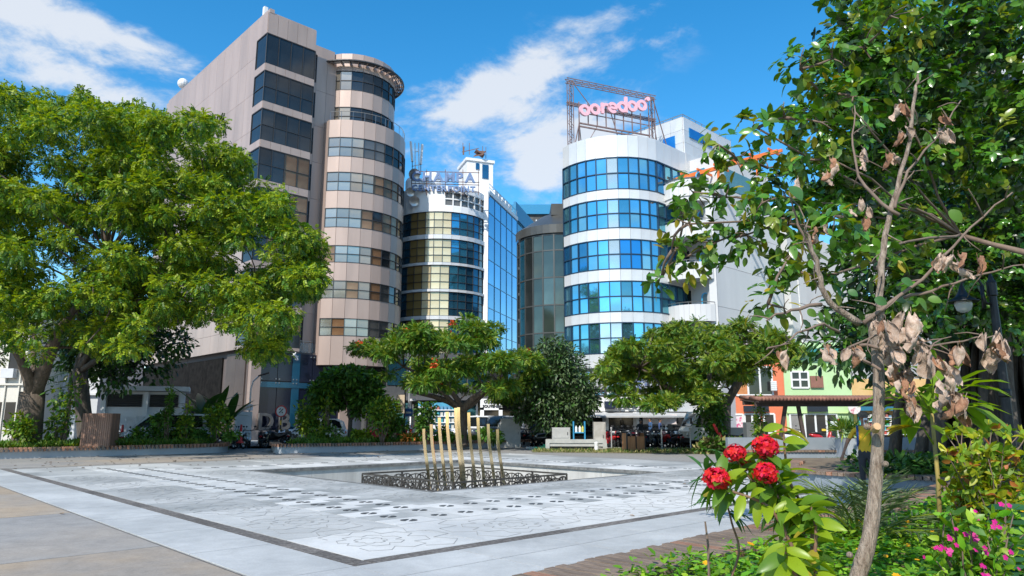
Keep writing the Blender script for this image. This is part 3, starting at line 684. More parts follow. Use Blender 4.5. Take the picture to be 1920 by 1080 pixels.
for px, py in ((868, 290), (880, 290), (905, 296), (911, 298)): st.bar(D(px, py, 74)-b2, D(px, py-22, 74)-b2, .06)
st.bar(D(866, 285, 74)-b2, D(898, 278, 74)-b2, .06); [st.bar(D(888+2*k, 293-1.6*k, 74)-b2, D(906+.8*k, 290-k, 73.6)-b2, .07) for k in range(7)]; st.box(D(899, 288, 74)-b2, (1.1, .8, .16), rot=Euler((0, .5, .3)).to_matrix())
st.bar(D(869, 290, 74)-b2, D(870, 275, 74)-b2, .14)
st.build('roof_plant', M('rust_frame', (.16, .09, .07)), loc=b2, label='rusty frame and scrap of machinery on top of the white stair tower', cat='machinery')
# low glazed shop block at the foot of the white office
t = E('shop_podium', 'dark glazed shop block with a canopy at the foot of the white rounded office', 'building', D(850, 828, 60)*1)
t.location.z = 0; o_ = t.location
mb = MB(); mb.box((1, 3, 3.6), (17.5, 5, 7.2)); mb.build('wall', M('podium_dark', (.05, .052, .055), (.08, .08, .08), .4, scale=1), t)
for k in range(10): bx('window', t, BLUE_D if k % 3 else GL_BK, (1.55, .1, 2.2), (-6.6+1.7*k, .45, 5.6))
bx('canopy', t, M('canopy_dark', (.07, .07, .075), rough=.6), (17, 1.6, .3), (1, -.1, 3.35))
for k in range(9):
    bx('shopfront', t, [GL_BK, BLUE_D, GL_MD][k % 3], (1.7, .1, 2.8), (-6.4+1.85*k, .44, 1.6)); bx('pillar', t, WHITE if k % 3 == 2 else MULL, (.16, .2, 3.2), (-7.35+1.85*k, .36, 1.6))
wp = E('souvenir_shop_front', 'white arched shop front lettered OCEAN SOUVENIR behind the brass poles', 'shop front', D(921, 838, 58.6)); wp.location.z = 0
ap = MB(); ap.box((-.75, 0, 1.3), (.3, .2, 2.6)); ap.box((.75, 0, 1.3), (.3, .2, 2.6)); ap.box((0, 0, 2.85), (1.8, .2, .9)); ap.build('panel', WHITE, wp)
bx('display', wp, GL_BK, (1.2, .1, 2.4), (0, .12, 1.2))
for z in (.5, 1.0, 1.5): bx('shelf', wp, WHITE, (1.2, .2, .08), (0, .04, z))
for i, s in enumerate(('OCEAN', 'SOUVENIR')):
    me = text_mesh(s, .36 if i == 0 else .30, .02, MULL, .012, name='lettering'); OB('lettering', me, wp, (0, -.13, 2.95-.35*i), (PI/2, 0, 0))
dp = E('display_shelves', 'blue backed display shelves of goods beside the white arched shop front', 'shop front', D(817, 838, 58.7)); dp.location.z = 0
mb = MB(); mb.box((0, .2, 1.5), (3.0, .3, 3.0)); mb.build('back', M('display_blue', (.05, .25, .42), (.08, .35, .5), .5, scale=2), dp)  # plain blue back panel behind the goods
gm_ = [M('goods_%d' % i, c, rough=.6) for i, c in enumerate([(.5, .5, .45), (.1, .25, .4), (.35, .12, .1), (.05, .3, .35), (.6, .6, .6)])]
for z in (.4, .9, 1.4, 1.9, 2.4):
    bx('shelf', dp, WHITE, (3.0, .4, .06), (0, -.1, z))
    for x in np.arange(-1.35, 1.4, .3): bx('goods', dp, pick(gm_), (.2, .2, .28), (x, -.1, z+.17))

# ---------------------------------------------------------------- narrow blue building, far block with blue roof, dark glass drum
BLUEP = M('blue_paint', (.02, .30, .55), (.03, .36, .60), .5, scale=1, var=.03)
dv2 = Vector((math.sin(math.radians(15)), math.cos(math.radians(15)), 0))
t = E('blue_building', 'narrow bright blue building with louvred windows beyond the white rounded office', 'building', D(964, 828, 81)); t.location.z = 0
mb = MB(); a = Vector((0, 0, 0)); b_ = dv2*9; nn = Vector((-dv2.y, dv2.x, 0))*5
mb.prism([tuple(a)[:2], tuple(b_)[:2], tuple(b_+nn)[:2], tuple(a+nn)[:2]], 0, 26.0); mb.build('wall', BLUEP, t)
pts = [tuple(dv2*x)[:2] for x in (1.2, 3.4, 5.6, 7.8)]
for k in range(8): ribbon(t, pts, [2.6+2.9*k, 3.6+2.9*k, 4.7+2.9*k], BLUEP, lambda i, k=k: GL_BK if k < 3 and i == 1 else pick([BLUE_D, BLUE_M, BLUE_D]), .16, .03, .06, .02)
bx('roof_cap', t, M('blue_roof', (.01, .20, .38), rough=.5), (.3, 9.4, 2.0), (.1+dv2.x*4.6, dv2.y*4.6, 26.0), -math.radians(15))
t = E('far_block', 'distant beige block with a blue roof and open top floor above the blue building', 'building', D(985, 830, 112)); t.location.z = 0
bg_ = M('beige_render', (.58, .50, .42), (.63, .55, .47), .8, scale=.6)
mb = MB(); mb.box((1, 6, 14), (6.4, 12, 34.5)); mb.build('wall', bg_, t)
mb = MB(); mb.box((1, 6, 33.1), (6.6, 12.2, 3.0)); mb.build('top_floor', M('dark_void', (.05, .05, .05), (.12, .12, .11), .8, scale=.8), t)
mb = MB(); mb.box((1, 6, 35.3), (7.4, 13, 1.6)); mb.build('roof', M('blue_roof', (.01, .20, .38), rough=.5), t)
for k in range(4): bx('pillar', t, M('white_render', (.7, .7, .7)), (.18, .2, 1.8), (-1.9+1.9*k, -.12, 32.7))
for k in range(2): bx('window', t, GOLD_G, (1.2, .1, 3), (.2+1.4*k, -.05, 28.2))
GREYC = M('grey_metal_cladding', (.068, .07, .067), (.09, .092, .088), .4, .35, scale=.6, var=.05)
GRG = M('glass_grey_green', (.06, .09, .085), (.10, .135, .12), .06, .55, scale=.4, var=.3, bump=.02, bscale=.6)
GRK = M('glass_grey_black', (.03, .04, .04), (.05, .06, .06), .05, .6, scale=.4, var=.2)
t = E('dark_glass_drum', 'dark grey curved glass building with a sloping metal roof left of the white banded tower', 'building', D(1035, 830, 55.5)); t.location.z = 0
rd = 3.6; ctr = Vector((1.0, 3.2, 0))
pts = arc(ctr.x, ctr.y, rd, 185, 288, 7)
core = MB(); core.prism([(p[0]*.98+.03, p[1]+.1) for p in pts]+[(3.0, 8), (-2.5, 8)], 0, 16.9); core.build('wall', GREYC, t)
zz = [5.3, 6.1, 8.3, 10.5, 12.7, 14.9, 16.2]
ribbon(t, pts, zz, GREYC, lambda i: BLUE_M if i == 1 else (GRK if i in (0, 2) else GRG), .10, .02, .06, -.01)
rf = MB(); rp = [Vector((x, y, 16.3)) for x, y in arc(ctr.x, ctr.y, rd+.15, 185, 288, 12)]; tp = [Vector((ctr.x+.2+(p.x-ctr.x)*.45, ctr.y+2.2+(p.y-ctr.y)*.45, 19.1)) for p in rp]
mi_ = [Vector((p.x, p.y, 17.0)) for p in rp]; n_ = len(rp)
rf.add(rp+mi_+tp, [(i, i+1, n_+i+1, n_+i) for i in range(n_-1)]+[(n_+i, n_+i+1, 2*n_+i+1, 2*n_+i) for i in range(n_-1)]+[tuple(range(2*n_, 3*n_))]); rf.build('roof', GREYC, t)
bx('end_wall', t, GREYC, (1.25, 1, 17.2), (2.6, .2, 8.6)); 
cn = MB(); cn.prism(arc(ctr.x, ctr.y, rd+.4, 185, 290, 10)+[(2.5, 4)], 4.7, 5.25); cn.build('canopy', GREYC, t)
bx('roof_hut', t, M('beige_render', (.58, .50, .42)), (.4, .5, 3.2), (1.95, 2.6, 20.2)); bx('roof_hut', t, GREYC, (2.6, 3, 1.0), (1.6, 4.6, 19.3))
# ---------------------------------------------------------------- white banded tower with sky-blue glass and the roof sign
SKYG = M('glass_sky', (.16, .48, .66), (.24, .60, .76), .04, .9, scale=.22, var=.10, bump=.03, bscale=.35, coords='World', lo=.4, hi=.6)
SKYB = M('glass_sky_deep', (.03, .22, .48), (.06, .32, .58), .04, .85, scale=.22, var=.12, bump=.03, bscale=.35, coords='World', lo=.4, hi=.6)
SKYP = M('glass_sky_pale', (.50, .68, .76), (.62, .76, .82), .05, .85, scale=.35, var=.1, bump=.02, bscale=.5)
SKYT = M('glass_sky_teal', (.10, .36, .46), (.16, .44, .54), .05, .85, scale=.35, var=.2, bump=.02, bscale=.5)
MULB = M('mullion_navy', (.02, .05, .09), rough=.45, metal=.4)
OPAN = M('panel_white_metal', (.62, .62, .615), (.72, .72, .71), .36, .3, scale=.9, var=.045, stretch=(1, 1, .35), detail=6)
O0 = W(32.4, 41.7); ro = 4.5
t = E('banded_tower', 'white panelled tower with curved bands of sky blue glass and a large pink roof sign', 'building', O0, VANG)
pl_ = arc(0, 0, ro, 163, 261, 10); wing = seg(pl_[-1], (3.2, pl_[-1][1]+.02), 4)
allp = pl_+wing[1:]
core = MB(); core.prism([(p[0]*.97, p[1]*.97) for p in allp]+[(13.5, -4.3), (13.5, 11), (3.4, 8.4)], 4.9, 21.0); core.build('wall', M('panel_seam', (.25, .25, .25), rough=.8), t)
ow = [(19.84, 17.52), (16.78, 14.71), (13.87, 11.8), (10.94, 8.84), (8.08, 6.02)]
prev = 21.5
for k, (a, b) in enumerate(ow):
    strip(t, 'panel', OPAN, allp, a, prev, .12, .02)
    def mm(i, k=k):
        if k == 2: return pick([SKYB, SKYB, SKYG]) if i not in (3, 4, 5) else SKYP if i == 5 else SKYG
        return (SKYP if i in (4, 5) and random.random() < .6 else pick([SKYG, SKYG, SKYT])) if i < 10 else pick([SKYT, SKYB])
    ribbon(t, pl_, [b, (a+b)/2, a], MULB, mm, .07, out=-.06); ribbon(t, wing, [b, (a+b)/2, a], MULB, lambda i: pick([SKYT, SKYB, SKYG]), .09, out=-.06)
    prev = b
strip(t, 'panel', OPAN, allp, 5.05, prev, .12, .02)
bx('flank_wall', t, OPAN, (10.3, .3, 3.0), (8.36, -4.3, 20.0)); bx('flank_wall', t, OPAN, (10.3, .3, 13.5), (8.36, -4.28, 11.7))
# penthouse of square panels at the rear of the roof
ph = bx('penthouse', t, M('panel_seam', (.25, .25, .25)), (7.6, 5.6, 5.5), (9.62, .12, 23.1))
for i in range(5):
    for k in range(5): bx('panel', t, OPAN, (.1, 1.10, 1.06), (5.78, -2.1+1.12*i, 20.9+1.08*k))
for i in range(6):
    for k in range(5): bx('panel', t, OPAN, (1.22, .1, 1.06), (6.42+1.24*i, -2.72, 20.9+1.08*k))
for z in (22.2, 24.6): bx('window', t, SKYB, (3.4, .1, .8), (8.2, -2.80, z))
bx('window', t, SKYB, (.1, 1.1, 1.9), (5.70, -1.4, 23.4)); bx('balcony_slab', t, OPAN, (1.7, 2.2, .2), (5.2, -1.8, 21.95))
ph = MB(); ph.tube([(5.8, 2.9, 26.0), (5.8, -2.7, 26.0), (13.4, -2.7, 26.0)], .04, 5)
for x, y in [(5.8, 2.9-.93*i) for i in range(7)]+[(5.8+.95*i, -2.7) for i in range(1, 9)]: ph.bar((x, y, 25.85), (x, y, 26.0), .05)
ph.build('roof_rail', STEEL, t)
# street level: posters, sign fascia, awning, shopfront
FAS = M('fascia_white', (.72, .72, .71), (.78, .78, .77), .5, scale=1.2)
g0 = [(p[0]*1.12, p[1]*1.12) for p in arc(0, 0, ro, 175, 262, 8)]; gw = seg(g0[-1], (6.4, g0[-1][1]), 4); ga = g0+gw[1:]
core = MB(); core.prism([(p[0]*.94, p[1]*.94) for p in ga]+[(8.5, 4), (1.0, 6)], 0, 4.95); core.build('base_wall', M('base_dark', (.05, .05, .052), rough=.6), t)
POST = [M('poster_%d' % i, a, b, .5, scale=2.6, lo=.45, hi=.55) for i, (a, b) in enumerate((((.70, .71, .72), (.12, .16, .30)), ((.66, .68, .70), (.05, .28, .50)), ((.05, .05, .06), (.5, .5, .5)), ((.70, .72, .72), (.10, .30, .48))))]
ribbon(t, ga, [3.15, 3.55, 4.9], MULL, POST, .16)
strip(t, 'fascia', FAS, ga, 2.15, 3.1, .2, 0.01, .15); strip(t, 'soffit_band', M('base_dark', (.05, .05, .052)), ga, 3.1, 3.2, .2, 0, .1)
aw = MB(); nv = []
for i, p in enumerate(ga):
    d = (Vector(ga[min(i+1, len(ga)-1)])-Vector(ga[max(i-1, 0)])).normalized(); nv.append(Vector((d.y, -d.x, 0)))
for i in range(len(ga)-1):
    a, b = Vector((*ga[i], 0)), Vector((*ga[i+1], 0)); n, m = nv[i], nv[i+1]; z_ = lambda z: Vector((0, 0, z))
    aw.add([a+n*.2+z_(2.08), b+m*.2+z_(2.08), b+m*1.2+z_(1.86), a+n*1.2+z_(1.86), a+n*1.2+z_(1.76), b+m*1.2+z_(1.76), b+m*.2+z_(2.0), a+n*.2+z_(2.0)], [(0, 3, 2, 1), (3, 4, 5, 2), (4, 7, 6, 5)])
aw.build('awning', M('awning_grey', (.38, .38, .38), (.46, .46, .45), .8, scale=2), t)
strip(t, 'shopfront', [GL_BK, GL_BK, GRK], ga, .9, 1.9, .08, .06, .05); strip(t, 'counter', FAS, ga[:9], 0, .9, .3, .01, .5); strip(t, 'shopfront', [GL_BK, WHITE], ga[8:], 0, .9, .08, .06, .05)
for p in ga[1::2]: bx('column', t, WHITE, (.28, .28, 2.1), (p[0]*1.04, p[1]*1.04, 1.05))
# lettering on the fascia, following its curve
BLK = M('letter_ink', (.02, .03, .06), rough=.4)
sgn = E('cafe_sign', 'dark BLACK BEAN lettering with a cup emblem on the white curved fascia', 'sign', O0, VANG)
R_ = ro*1.12+.33; s_ = 'BLACK BEAN'
angs = np.linspace(216, 243, len(s_))
for ch, a in zip(s_, angs):
    if ch == ' ': continue
    ar = math.radians(a); me = text_mesh(ch, .66, .04, BLK, .02, 'CENTER'); OB('letter', me, sgn, (R_*math.cos(ar), R_*math.sin(ar), 2.38), (PI/2, 0, ar+PI/2))
ar = math.radians(211); em = MB(); em.lathe([(0, 0), (.30, 0), (.36, .1), (.36, .5), (.30, .5)], 12); em.build('emblem', BLK, sgn, loc=((R_-.05)*math.cos(ar), (R_-.05)*math.sin(ar), 2.3))
bn = E('menu_banner', 'pale pink menu banner hanging under the grey cafe awning', 'banner', W(27.3, 39.3, 0), VANG-.75); bx('cloth', bn, M('banner_pink', (.66, .52, .50), (.72, .66, .62), .8, scale=4), (2.2, .05, .62), (0, 0, 1.65))
# the pink letters and their lattice frame
PINK = M('sign_pink', (.80, .43, .50), (.84, .48, .54), .45, scale=1); PKS = M('sign_pink_side', (.30, .10, .14), rough=.6)
RUST = M('rust_steel', (.20, .13, .12), (.28, .20, .19), .7, .3, scale=4)
A_, B_ = D(1071, 228, 50.2), D(1222, 212, 53.0)
sx = (B_-A_); sx.z = 0; Ls = sx.length; sx.normalize(); sang = math.atan2(sx.y, sx.x)
s0 = Vector((A_.x, A_.y, 0)); t = E('ooredoo_sign', 'large pink ooredoo letters carried by a rusty lattice frame on the banded tower roof', 'sign', s0, sang)
def fx(px, py):      # a point of the sign plane
    r = ray(px, py); n = Vector((-sx.y, sx.x, 0)); k = n.dot(s0-Vector((0, 0, EYE)))/n.dot(r); X = Vector((0, 0, EYE))+r*k
    return ((X-s0).dot(sx), X.z)
def lattice(mb, a, b, w, n, ybase=0.):
    a, b = Vector(a), Vector(b); d = (b-a).normalized(); o = Vector((d.z, 0, -d.x))*w/2
    for y in (0, w): 
        mb.bar(a+o+Vector((0, y, 0)), b+o+Vector((0, y, 0)), .05); mb.bar(a-o+Vector((0, y, 0)), b-o+Vector((0, y, 0)), .05)
    for i in range(n):
        p, q = a.lerp(b, i/n), a.lerp(b, (i+1)/n); s = 1 if i % 2 else -1; mb.bar(p+o*s, q-o*s, .03); mb.bar(p+o*s+Vector((0, w, 0)), q-o*s+Vector((0, w, 0)), .03)
x0, zt0 = fx(1071, 173); x1, zt1 = fx(1222, 160); zb = 21.2; zt = (zt0+zt1)/2
lat = MB(); lattice(lat, (x0-.35, 0, zt), (x1+.35, 0, zt), .3, 26); lattice(lat, (x0, 0, zb), (x0, 0, zt), .34, 14); lattice(lat, (x1, 0, zb), (x1, 0, zt), .34, 14)
z2 = fx(1071, 194)[1]; lattice(lat, (x0-.35, 0, z2), (x1+.3, 0, z2-.05), .18, 20); lat.build('lattice', RUST, t)
inn = MB(); zi = fx(1083, 233)[1]; xi0, xi1 = fx(1083, 230)[0], fx(1213, 220)[0]
for z in (zi, zi-.25): inn.bar((xi0, -.25, z), (xi1, -.25, z), .1)
inn.bar((xi0, -.25, zi+.85), (xi1, -.25, zi+.85), .06)
for f in np.linspace(0, 1, 9): inn.bar((xi0+(xi1-xi0)*f, -.25, zi), (xi0+(xi1-xi0)*f, -.25, zi+1.7), .07)
for x in (xi0, xi1): inn.bar((x, -.25, zi), (x, -.1, zb), .09); inn.bar((x, -.25, zi), (x-.6, -.5, zb), .06); inn.bar((x, -.25, zi), (x+.7, .6, zb), .06)
for f, dx in ((.25, -1.2), (.45, 1.4), (.6, -.2)): inn.bar((xi0+(xi1-xi0)*f, -.25, zi+ (1.2 if dx > 0 else 0)), (xi0+(xi1-xi0)*f+dx, .2, zb), .05)
inn.bar((x1, 0, zt), (x1+2.6, 1.0, zb), .06); inn.bar((x0, 0, zt), (x0+1.6, -.1, z2), .05); inn.bar((x1, 0, z2), (x1+1.2, .8, zb), .06)
inn.build('brace', RUST, t)
xl, zl = fx(1081, 212); xr, zr = fx(1208, 203); word = xr-xl; hx = word/6.85
def sector(r0, r1, a0, a1, n=20): return [(r1*math.cos(math.radians(a0+(a1-a0)*i/n)), r1*math.sin(math.radians(a0+(a1-a0)*i/n))) for i in range(n+1)]+[(r0*math.cos(math.radians(a1-(a1-a0)*i/n)), r0*math.sin(math.radians(a1-(a1-a0)*i/n))) for i in range(n+1)]
def glyph(kind):
    mb = MB(); r1, r0 = .5*hx*1.02, .24*hx
    def pz(poly, cx=0, cz=0): 
        q = [(p[0]+cx, p[1]+cz) for p in poly]; n = len(q)//2
        for i in range(n-1):    # split the band into quads
            mb.prism_y([q[i], q[i+1], q[-2-i], q[-1-i]], -.09, .09)
    if kind in 'od': pz(sector(r0, r1, 0, 360, 24))
    if kind == 'd': mb.prism_y([(.25*hx, -.45*hx), (.51*hx, -.45*hx), (.51*hx, 1.0*hx), (.25*hx, 1.0*hx)], -.085, .085)
    if kind == 'r': mb.prism_y([(-.32*hx, -.5*hx), (-.06*hx, -.5*hx), (-.06*hx, .48*hx), (-.32*hx, .48*hx)], -.085, .085); pz(sector(.26*hx, .50*hx, 30, 175, 12), .18*hx, .0)
    if kind == 'e': pz(sector(r0, r1, 0, 318, 22)); mb.prism_y([(-.3*hx, -.11*hx), (.46*hx, -.11*hx), (.46*hx, .10*hx), (-.3*hx, .10*hx)], -.085, .085)
    return mb.mesh('letter', PINK)
xs = [.5, 1.50, 2.44, 3.24, 4.24, 5.26, 6.24]
for ch, x in zip('ooredoo', xs):
    OB('letter', glyph(ch), t, (xl+x*hx, -.45, zl+(zr-zl)*x/6.5))
dm = MB(); dm.prism_y([(.2*hx*math.cos(a), .2*hx*math.sin(a)) for a in np.linspace(0, 2*PI, 15)[:-1]], -.14, .14); dm.build('dot', PINK, t, loc=(xl+6.86*hx, -.45, zr+.62*hx))

# ---------------------------------------------------------------- white tower with curved balconies, orange roof beams
WREND = M('white_render_plain', (.54, .54, .54), (.62, .618, .61), .8, scale=.35, bump=.04, detail=7, stretch=(1, 1, .3), var=.02)
C1_ = W(25.2, 43.4)
t = E('balcony_tower', 'plain white tower with curved balconies and blue arched windows beside the banded tower', 'building', C1_, VANG)
mb = MB(); mb.prism([(0, 0), (10.2, 0), (10.2, 12), (1.5, 12), (1.5, 4.0), (1.0, 2.4), (.35, 1.1), (0, .5)], 0, 17.8); mb.prism(arc(.32, 1.9, 1.98, 130, 256, 12)+[(1.2, 1.0), (2.0, 3.0)], 16.7, 18.4); mb.build('wall', WREND, t)
jn = MB()
for z in np.arange(3.4, 17.5, 2.95): jn.box((5.1, .0, z), (10.16, .014, .05)) if False else None
for z in np.arange(3.4, 17.5, 2.95): bx('wall_panel', t, WREND, (9.9, .06, 2.92), (5.1, -.02, z+1.46))
bx('corner_strip', t, WREND, (.5, .1, 17.6), (-.12, .1, 8.8), -.9)
for k in range(5):
    z = 5.55+2.95*k
    sl = MB(); ap_ = arc(.32, 1.9, 2.0, 130, 254, 12); sl.prism(ap_+[(.5, .9), (1.2, 2.6)], z-.18, z); sl.build('balcony_slab', WREND, t)
    strip(t, 'parapet', WREND, ap_, z-.3, z+.85, .12, 0, .06); 
    rl = MB(); rl.tube([(x, y, z+1.02) for x, y in arc(.32, 1.9, 2.03, 130, 254, 14)], .035, 5)
    for x, y in arc(.32, 1.9, 2.03, 130, 254, 7): rl.bar((x, y, z+.8), (x, y, z+1.02), .03)
    rl.build('rail', STEEL, t)
    wn = MB(); aw_ = [(-.3, 0), (.3, 0), (.3, 1.5)]+[(.3*math.cos(a), 1.5+.3*math.sin(a)) for a in np.linspace(.3, PI-.3, 6)]+[(-.3, 1.5)]
    wn.prism_y(aw_, -.06, .06); w_ = wn.build('window', M('window_blue_frame', (.02, .30, .52), rough=.5), t, loc=(.16, .86, z+.05), rot=(0, 0, -1.05))
    pn = MB(); pn.prism_y([(p[0]*.72, .1+p[1]*.9) for p in aw_], -.075, .05); pn.build('pane', GRK, w_)
    bx('window', t, GRK, (.1, 1.3, 2.0), (1.18, 3.2, z+1.3), -.3)
ORG = M('orange_paint', (.62, .13, .02), (.70, .17, .03), .5, scale=2)
t2 = E('roof_pergola', 'orange painted steel beams along the roof edge of the white balcony tower', 'roof frame', C1_, VANG)
for y0 in (-2.5, .5): bx('beam', t2, ORG, (.14, .2, .2), (0, y0, 18.6))
ob = MB(); ob.bar((.2, 7.0, 19.1), (.2, -5.0, 19.1), .18, .26); ob.build('beam', ORG, t2)
ob = MB(); ob.bar((.9, 7.0, 19.35), (.9, -5.0, 19.35), .14, .2); ob.build('beam', ORG, t2)
for k in range(9): bx('cross_beam', t2, ORG, (2.0, .1, .16), (.9, 6.3-1.35*k, 19.33))
for y in (5.8, 2.4, -.6, -3.5): bx('post', t2, ORG, (.14, .14, 1.4), (.2, y, 18.5))
t3 = E('roof_storey', 'grey roof storey with green glazing behind the orange roof beams', 'roof storey', C1_, VANG); bx('wall', t3, WREND, (8, 7, 3.2), (6.0, 4, 19.4)); bx('window', t3, SKYT, (.1, 5, 1.6), (1.95, 4, 19.3)); bx('window', t3, SKYT, (6, .1, 1.6), (6, .45, 19.3))
t = E('white_side_building', 'white building with a dark recess half hidden by the glossy leaves', 'building', W(24.6, 54.2), VANG)
mb = MB(); mb.box((8.5, 6, 8.5), (16, 11, 17)); mb.build('wall', WREND, t)
for k in range(5): bx('wall_panel', t, WREND, (13, .08, 2.9), (8.4, .47, 3.5+2.95*k))
t = E('grey_tower_block', 'tall pale grey block rising behind the big tree at the upper right', 'building', Vector((38.5, 54, 0)), .12)
mb = MB(); mb.box((6, 6, 15.5), (19, 12, 31)); mb.build('wall', M('grey_block', (.40, .41, .42), (.46, .47, .48), .7, scale=.4), t)
for k in range(9):
    for i in range(5): bx('panel', t, M('grey_panel', (.44, .45, .46), (.50, .51, .52), .6, scale=.5, var=.05), (3.4, .1, 1.9), (-1.6+3.7*i, -.03, 4+3.3*k)); bx('window', t, GRK, (3.4, .08, 1.1), (-1.6+3.7*i, -.02, 5.6+3.3*k))

# ---------------------------------------------------------------- painted shops on the right
def shop(name, label, x0, x1, Y, h, col, col2, cat='shop'):
    t = E(name, label, cat, Vector(((x0+x1)/2, Y, 0)))
    mb = MB(); mb.box((0, 3, h/2), (x1-x0, 6, h)); mb.build('wall', M(name+'_wall', col, col2, .8, scale=.8, bump=.05, detail=6), t)
    return t
WF = M('white_frame', (.72, .72, .70), rough=.5)
Ys = 49.5; X = lambda px: (px-960)/FPX*Ys*.985
def XP(px): return D(px, 790, Ys).x
def ZP(py): return D(960, py, Ys).z
xo0, xo1, xg1, xb1 = XP(1362), XP(1475), XP(1602), XP(1760)
t = shop('orange_shop', 'orange painted shop with a white framed upper window and posters by the door', xo0, xo1, Ys, 6.6, (.66, .17, .075), (.72, .21, .10)); cx_ = (xo0+xo1)/2
def put(t, name, mat, px0, px1, py0, py1, th=.1, y=-.05):
    return bx(name, t, mat, (round(abs(XP(px1)-XP(px0)), 2), th, round(abs(ZP(py0)-ZP(py1)), 2)), ((XP(px0)+XP(px1))/2-t.location.x, y, (ZP(py0)+ZP(py1))/2))
def shop_window(t, px0, px1, py0, py1, n, glass, rows=1):
    a, b, z1, z0 = XP(px0)-t.location.x, XP(px1)-t.location.x, ZP(py0), ZP(py1)
    return ribbon(t, seg((a, -.06), (b, -.06), n), [z0+(z1-z0)*i/rows for i in range(rows+1)], WF, glass, .12)
shop_window(t, 1383, 1452, 688, 741, 3, [GRK, M('curtain_orange', (.45, .17, .06), (.55, .25, .1), .8, scale=4)])
shop_window(t, 1375, 1393, 777, 812, 1, M('poster_pink', (.68, .60, .60), (.60, .12, .24), .5, scale=3.2, lo=.5, hi=.56)); shop_window(t, 1396, 1424, 776, 812, 2, GL_BK); shop_window(t, 1432, 1452, 776, 812, 1, GL_BK)
put(t, 'plinth', M('shop_plinth', (.42, .10, .04), rough=.7), 1362, 1475, 815, 824); put(t, 'sign_board', M('sign_dark', (.015, .02, .03), rough=.4), 1393, 1440, 761, 772, .12, -.3)
put(t, 'menu_card', M('menu_green', (.10, .30, .05), (.4, .5, .3), .5, scale=6), 1404, 1420, 794, 800, .04, -.14); put(t, 'menu_card', M('menu_blue', (.02, .25, .55), rough=.5), 1440, 1448, 796, 800, .04, -.14)
put(t, 'shutter', WF, 1446, 1457, 715, 733, .08, -.35)
for i in range(5): put(t, 'shutter_slat', WF, 1446, 1457, 716+3.4*i, 718+3.4*i, .12, -.36)
me = text_mesh('CAFE', .30, .02, M('letter_pale', (.55, .65, .7), rough=.5), .0, name='lettering') if False else None
t = shop('green_shop', 'pale green shop with white framed glass doors and a brown upper shutter', xo1+.01, xg1, Ys, 6.9, (.42, .60, .30), (.47, .65, .35))
shop_window(t, 1489, 1521, 697, 727, 2, GRK, 2); put(t, 'shutter', M('shutter_brown', (.22, .10, .07), (.28, .13, .09), .7, scale=3), 1524, 1548, 705, 727, .1, -.1)
shop_window(t, 1481, 1501, 776, 822, 1, M('door_glass', (.20, .19, .18), (.28, .27, .26), .15, scale=1)); shop_window(t, 1508, 1569, 776, 822, 3, [GL_BK, GRK]); put(t, 'sign_board', M('sign_dark', (.015, .02, .03)), 1512, 1550, 762, 772, .12, -.3)
put(t, 'trim', M('green_trim', (.52, .72, .30), (.56, .74, .34), .7, scale=2), 1476, 1600, 772, 775, .12, -.1); put(t, 'notice', M('notice_paper', (.66, .70, .68), rough=.7), 1555, 1566, 790, 800, .03, -.14); put(t, 'notice', M('notice_yellow', (.7, .5, .05), rough=.7), 1538, 1546, 804, 808, .03, -.14)
put(t, 'roof', M('teal_roof', (.03, .22, .22), rough=.5), 1472, 1604, 655, 662, 1.0, -.2)
t = shop('blue_shop', 'blue and yellow souvenir shop full of small goods behind the yellow shirted man', xg1+.01, xb1, Ys, 4.4, (.58, .36, .14), (.66, .44, .2))
put(t, 'sign_board', M('sign_blue', (.02, .12, .20), (.03, .17, .27), .4, scale=2), 1604, 1745, 754, 770, .3, -.4); put(t, 'stripe', M('stripe_turq', (.06, .50, .52), rough=.6), 1608, 1617, 772, 812); put(t, 'stripe', M('stripe_yellow', (.72, .52, .12), rough=.6), 1601, 1606, 772, 815); put(t, 'post', M('post_yellow', (.75, .45, .01), rough=.5), 1671, 1677, 772, 824, .25, -.5)
OB('lettering', text_mesh('Sun Gifts', .5, .02, M('letter_pale', (.55, .65, .7), rough=.5), 0, name='lettering'), t, (0, 0, 0)).hide_render = True if False else False
bpy.data.objects.remove(t.children[-1]) if False else None
for px0, px1 in ((1620, 1668), (1680, 1700), (1738, 1758)):
    put(t, 'display_back', GL_BK, px0, px1, 774, 822, .06, -.03)
    for py in range(782, 822, 8):
        put(t, 'shelf', WF, px0, px1, py, py+1.2, .3, -.2)
        for px in range(px0+2, px1-3, 6): put(t, 'goods', pick(gm_+[M('goods_red', (.5, .08, .06)), M('goods_green', (.05, .3, .18))]), px, px+4, py-5+random.randint(0, 2), py, .2, -.2)
put(t, 'doorway', M('dark_void', (.03, .03, .03)), 1702, 1736, 774, 822, .06, -.02)
rs = E('round_shop_sign', 'round white shop sign bracketed between the green and the blue shop', 'sign', Vector((XP(1596), Ys-.6, ZP(765)))); mb = MB(); mb.prism_y([(.42*math.cos(a), .42*math.sin(a)) for a in np.linspace(0, 2*PI, 17)[:-1]], -.05, .05); mb.build('disc', M('sign_disc', (.72, .66, .62), (.55, .15, .2), .5, scale=2, lo=.55, hi=.62), rs)
mb = MB(); mb.bar((0, 0, 0), (.2, .6, .1), .05); mb.build('arm', MULL, rs)
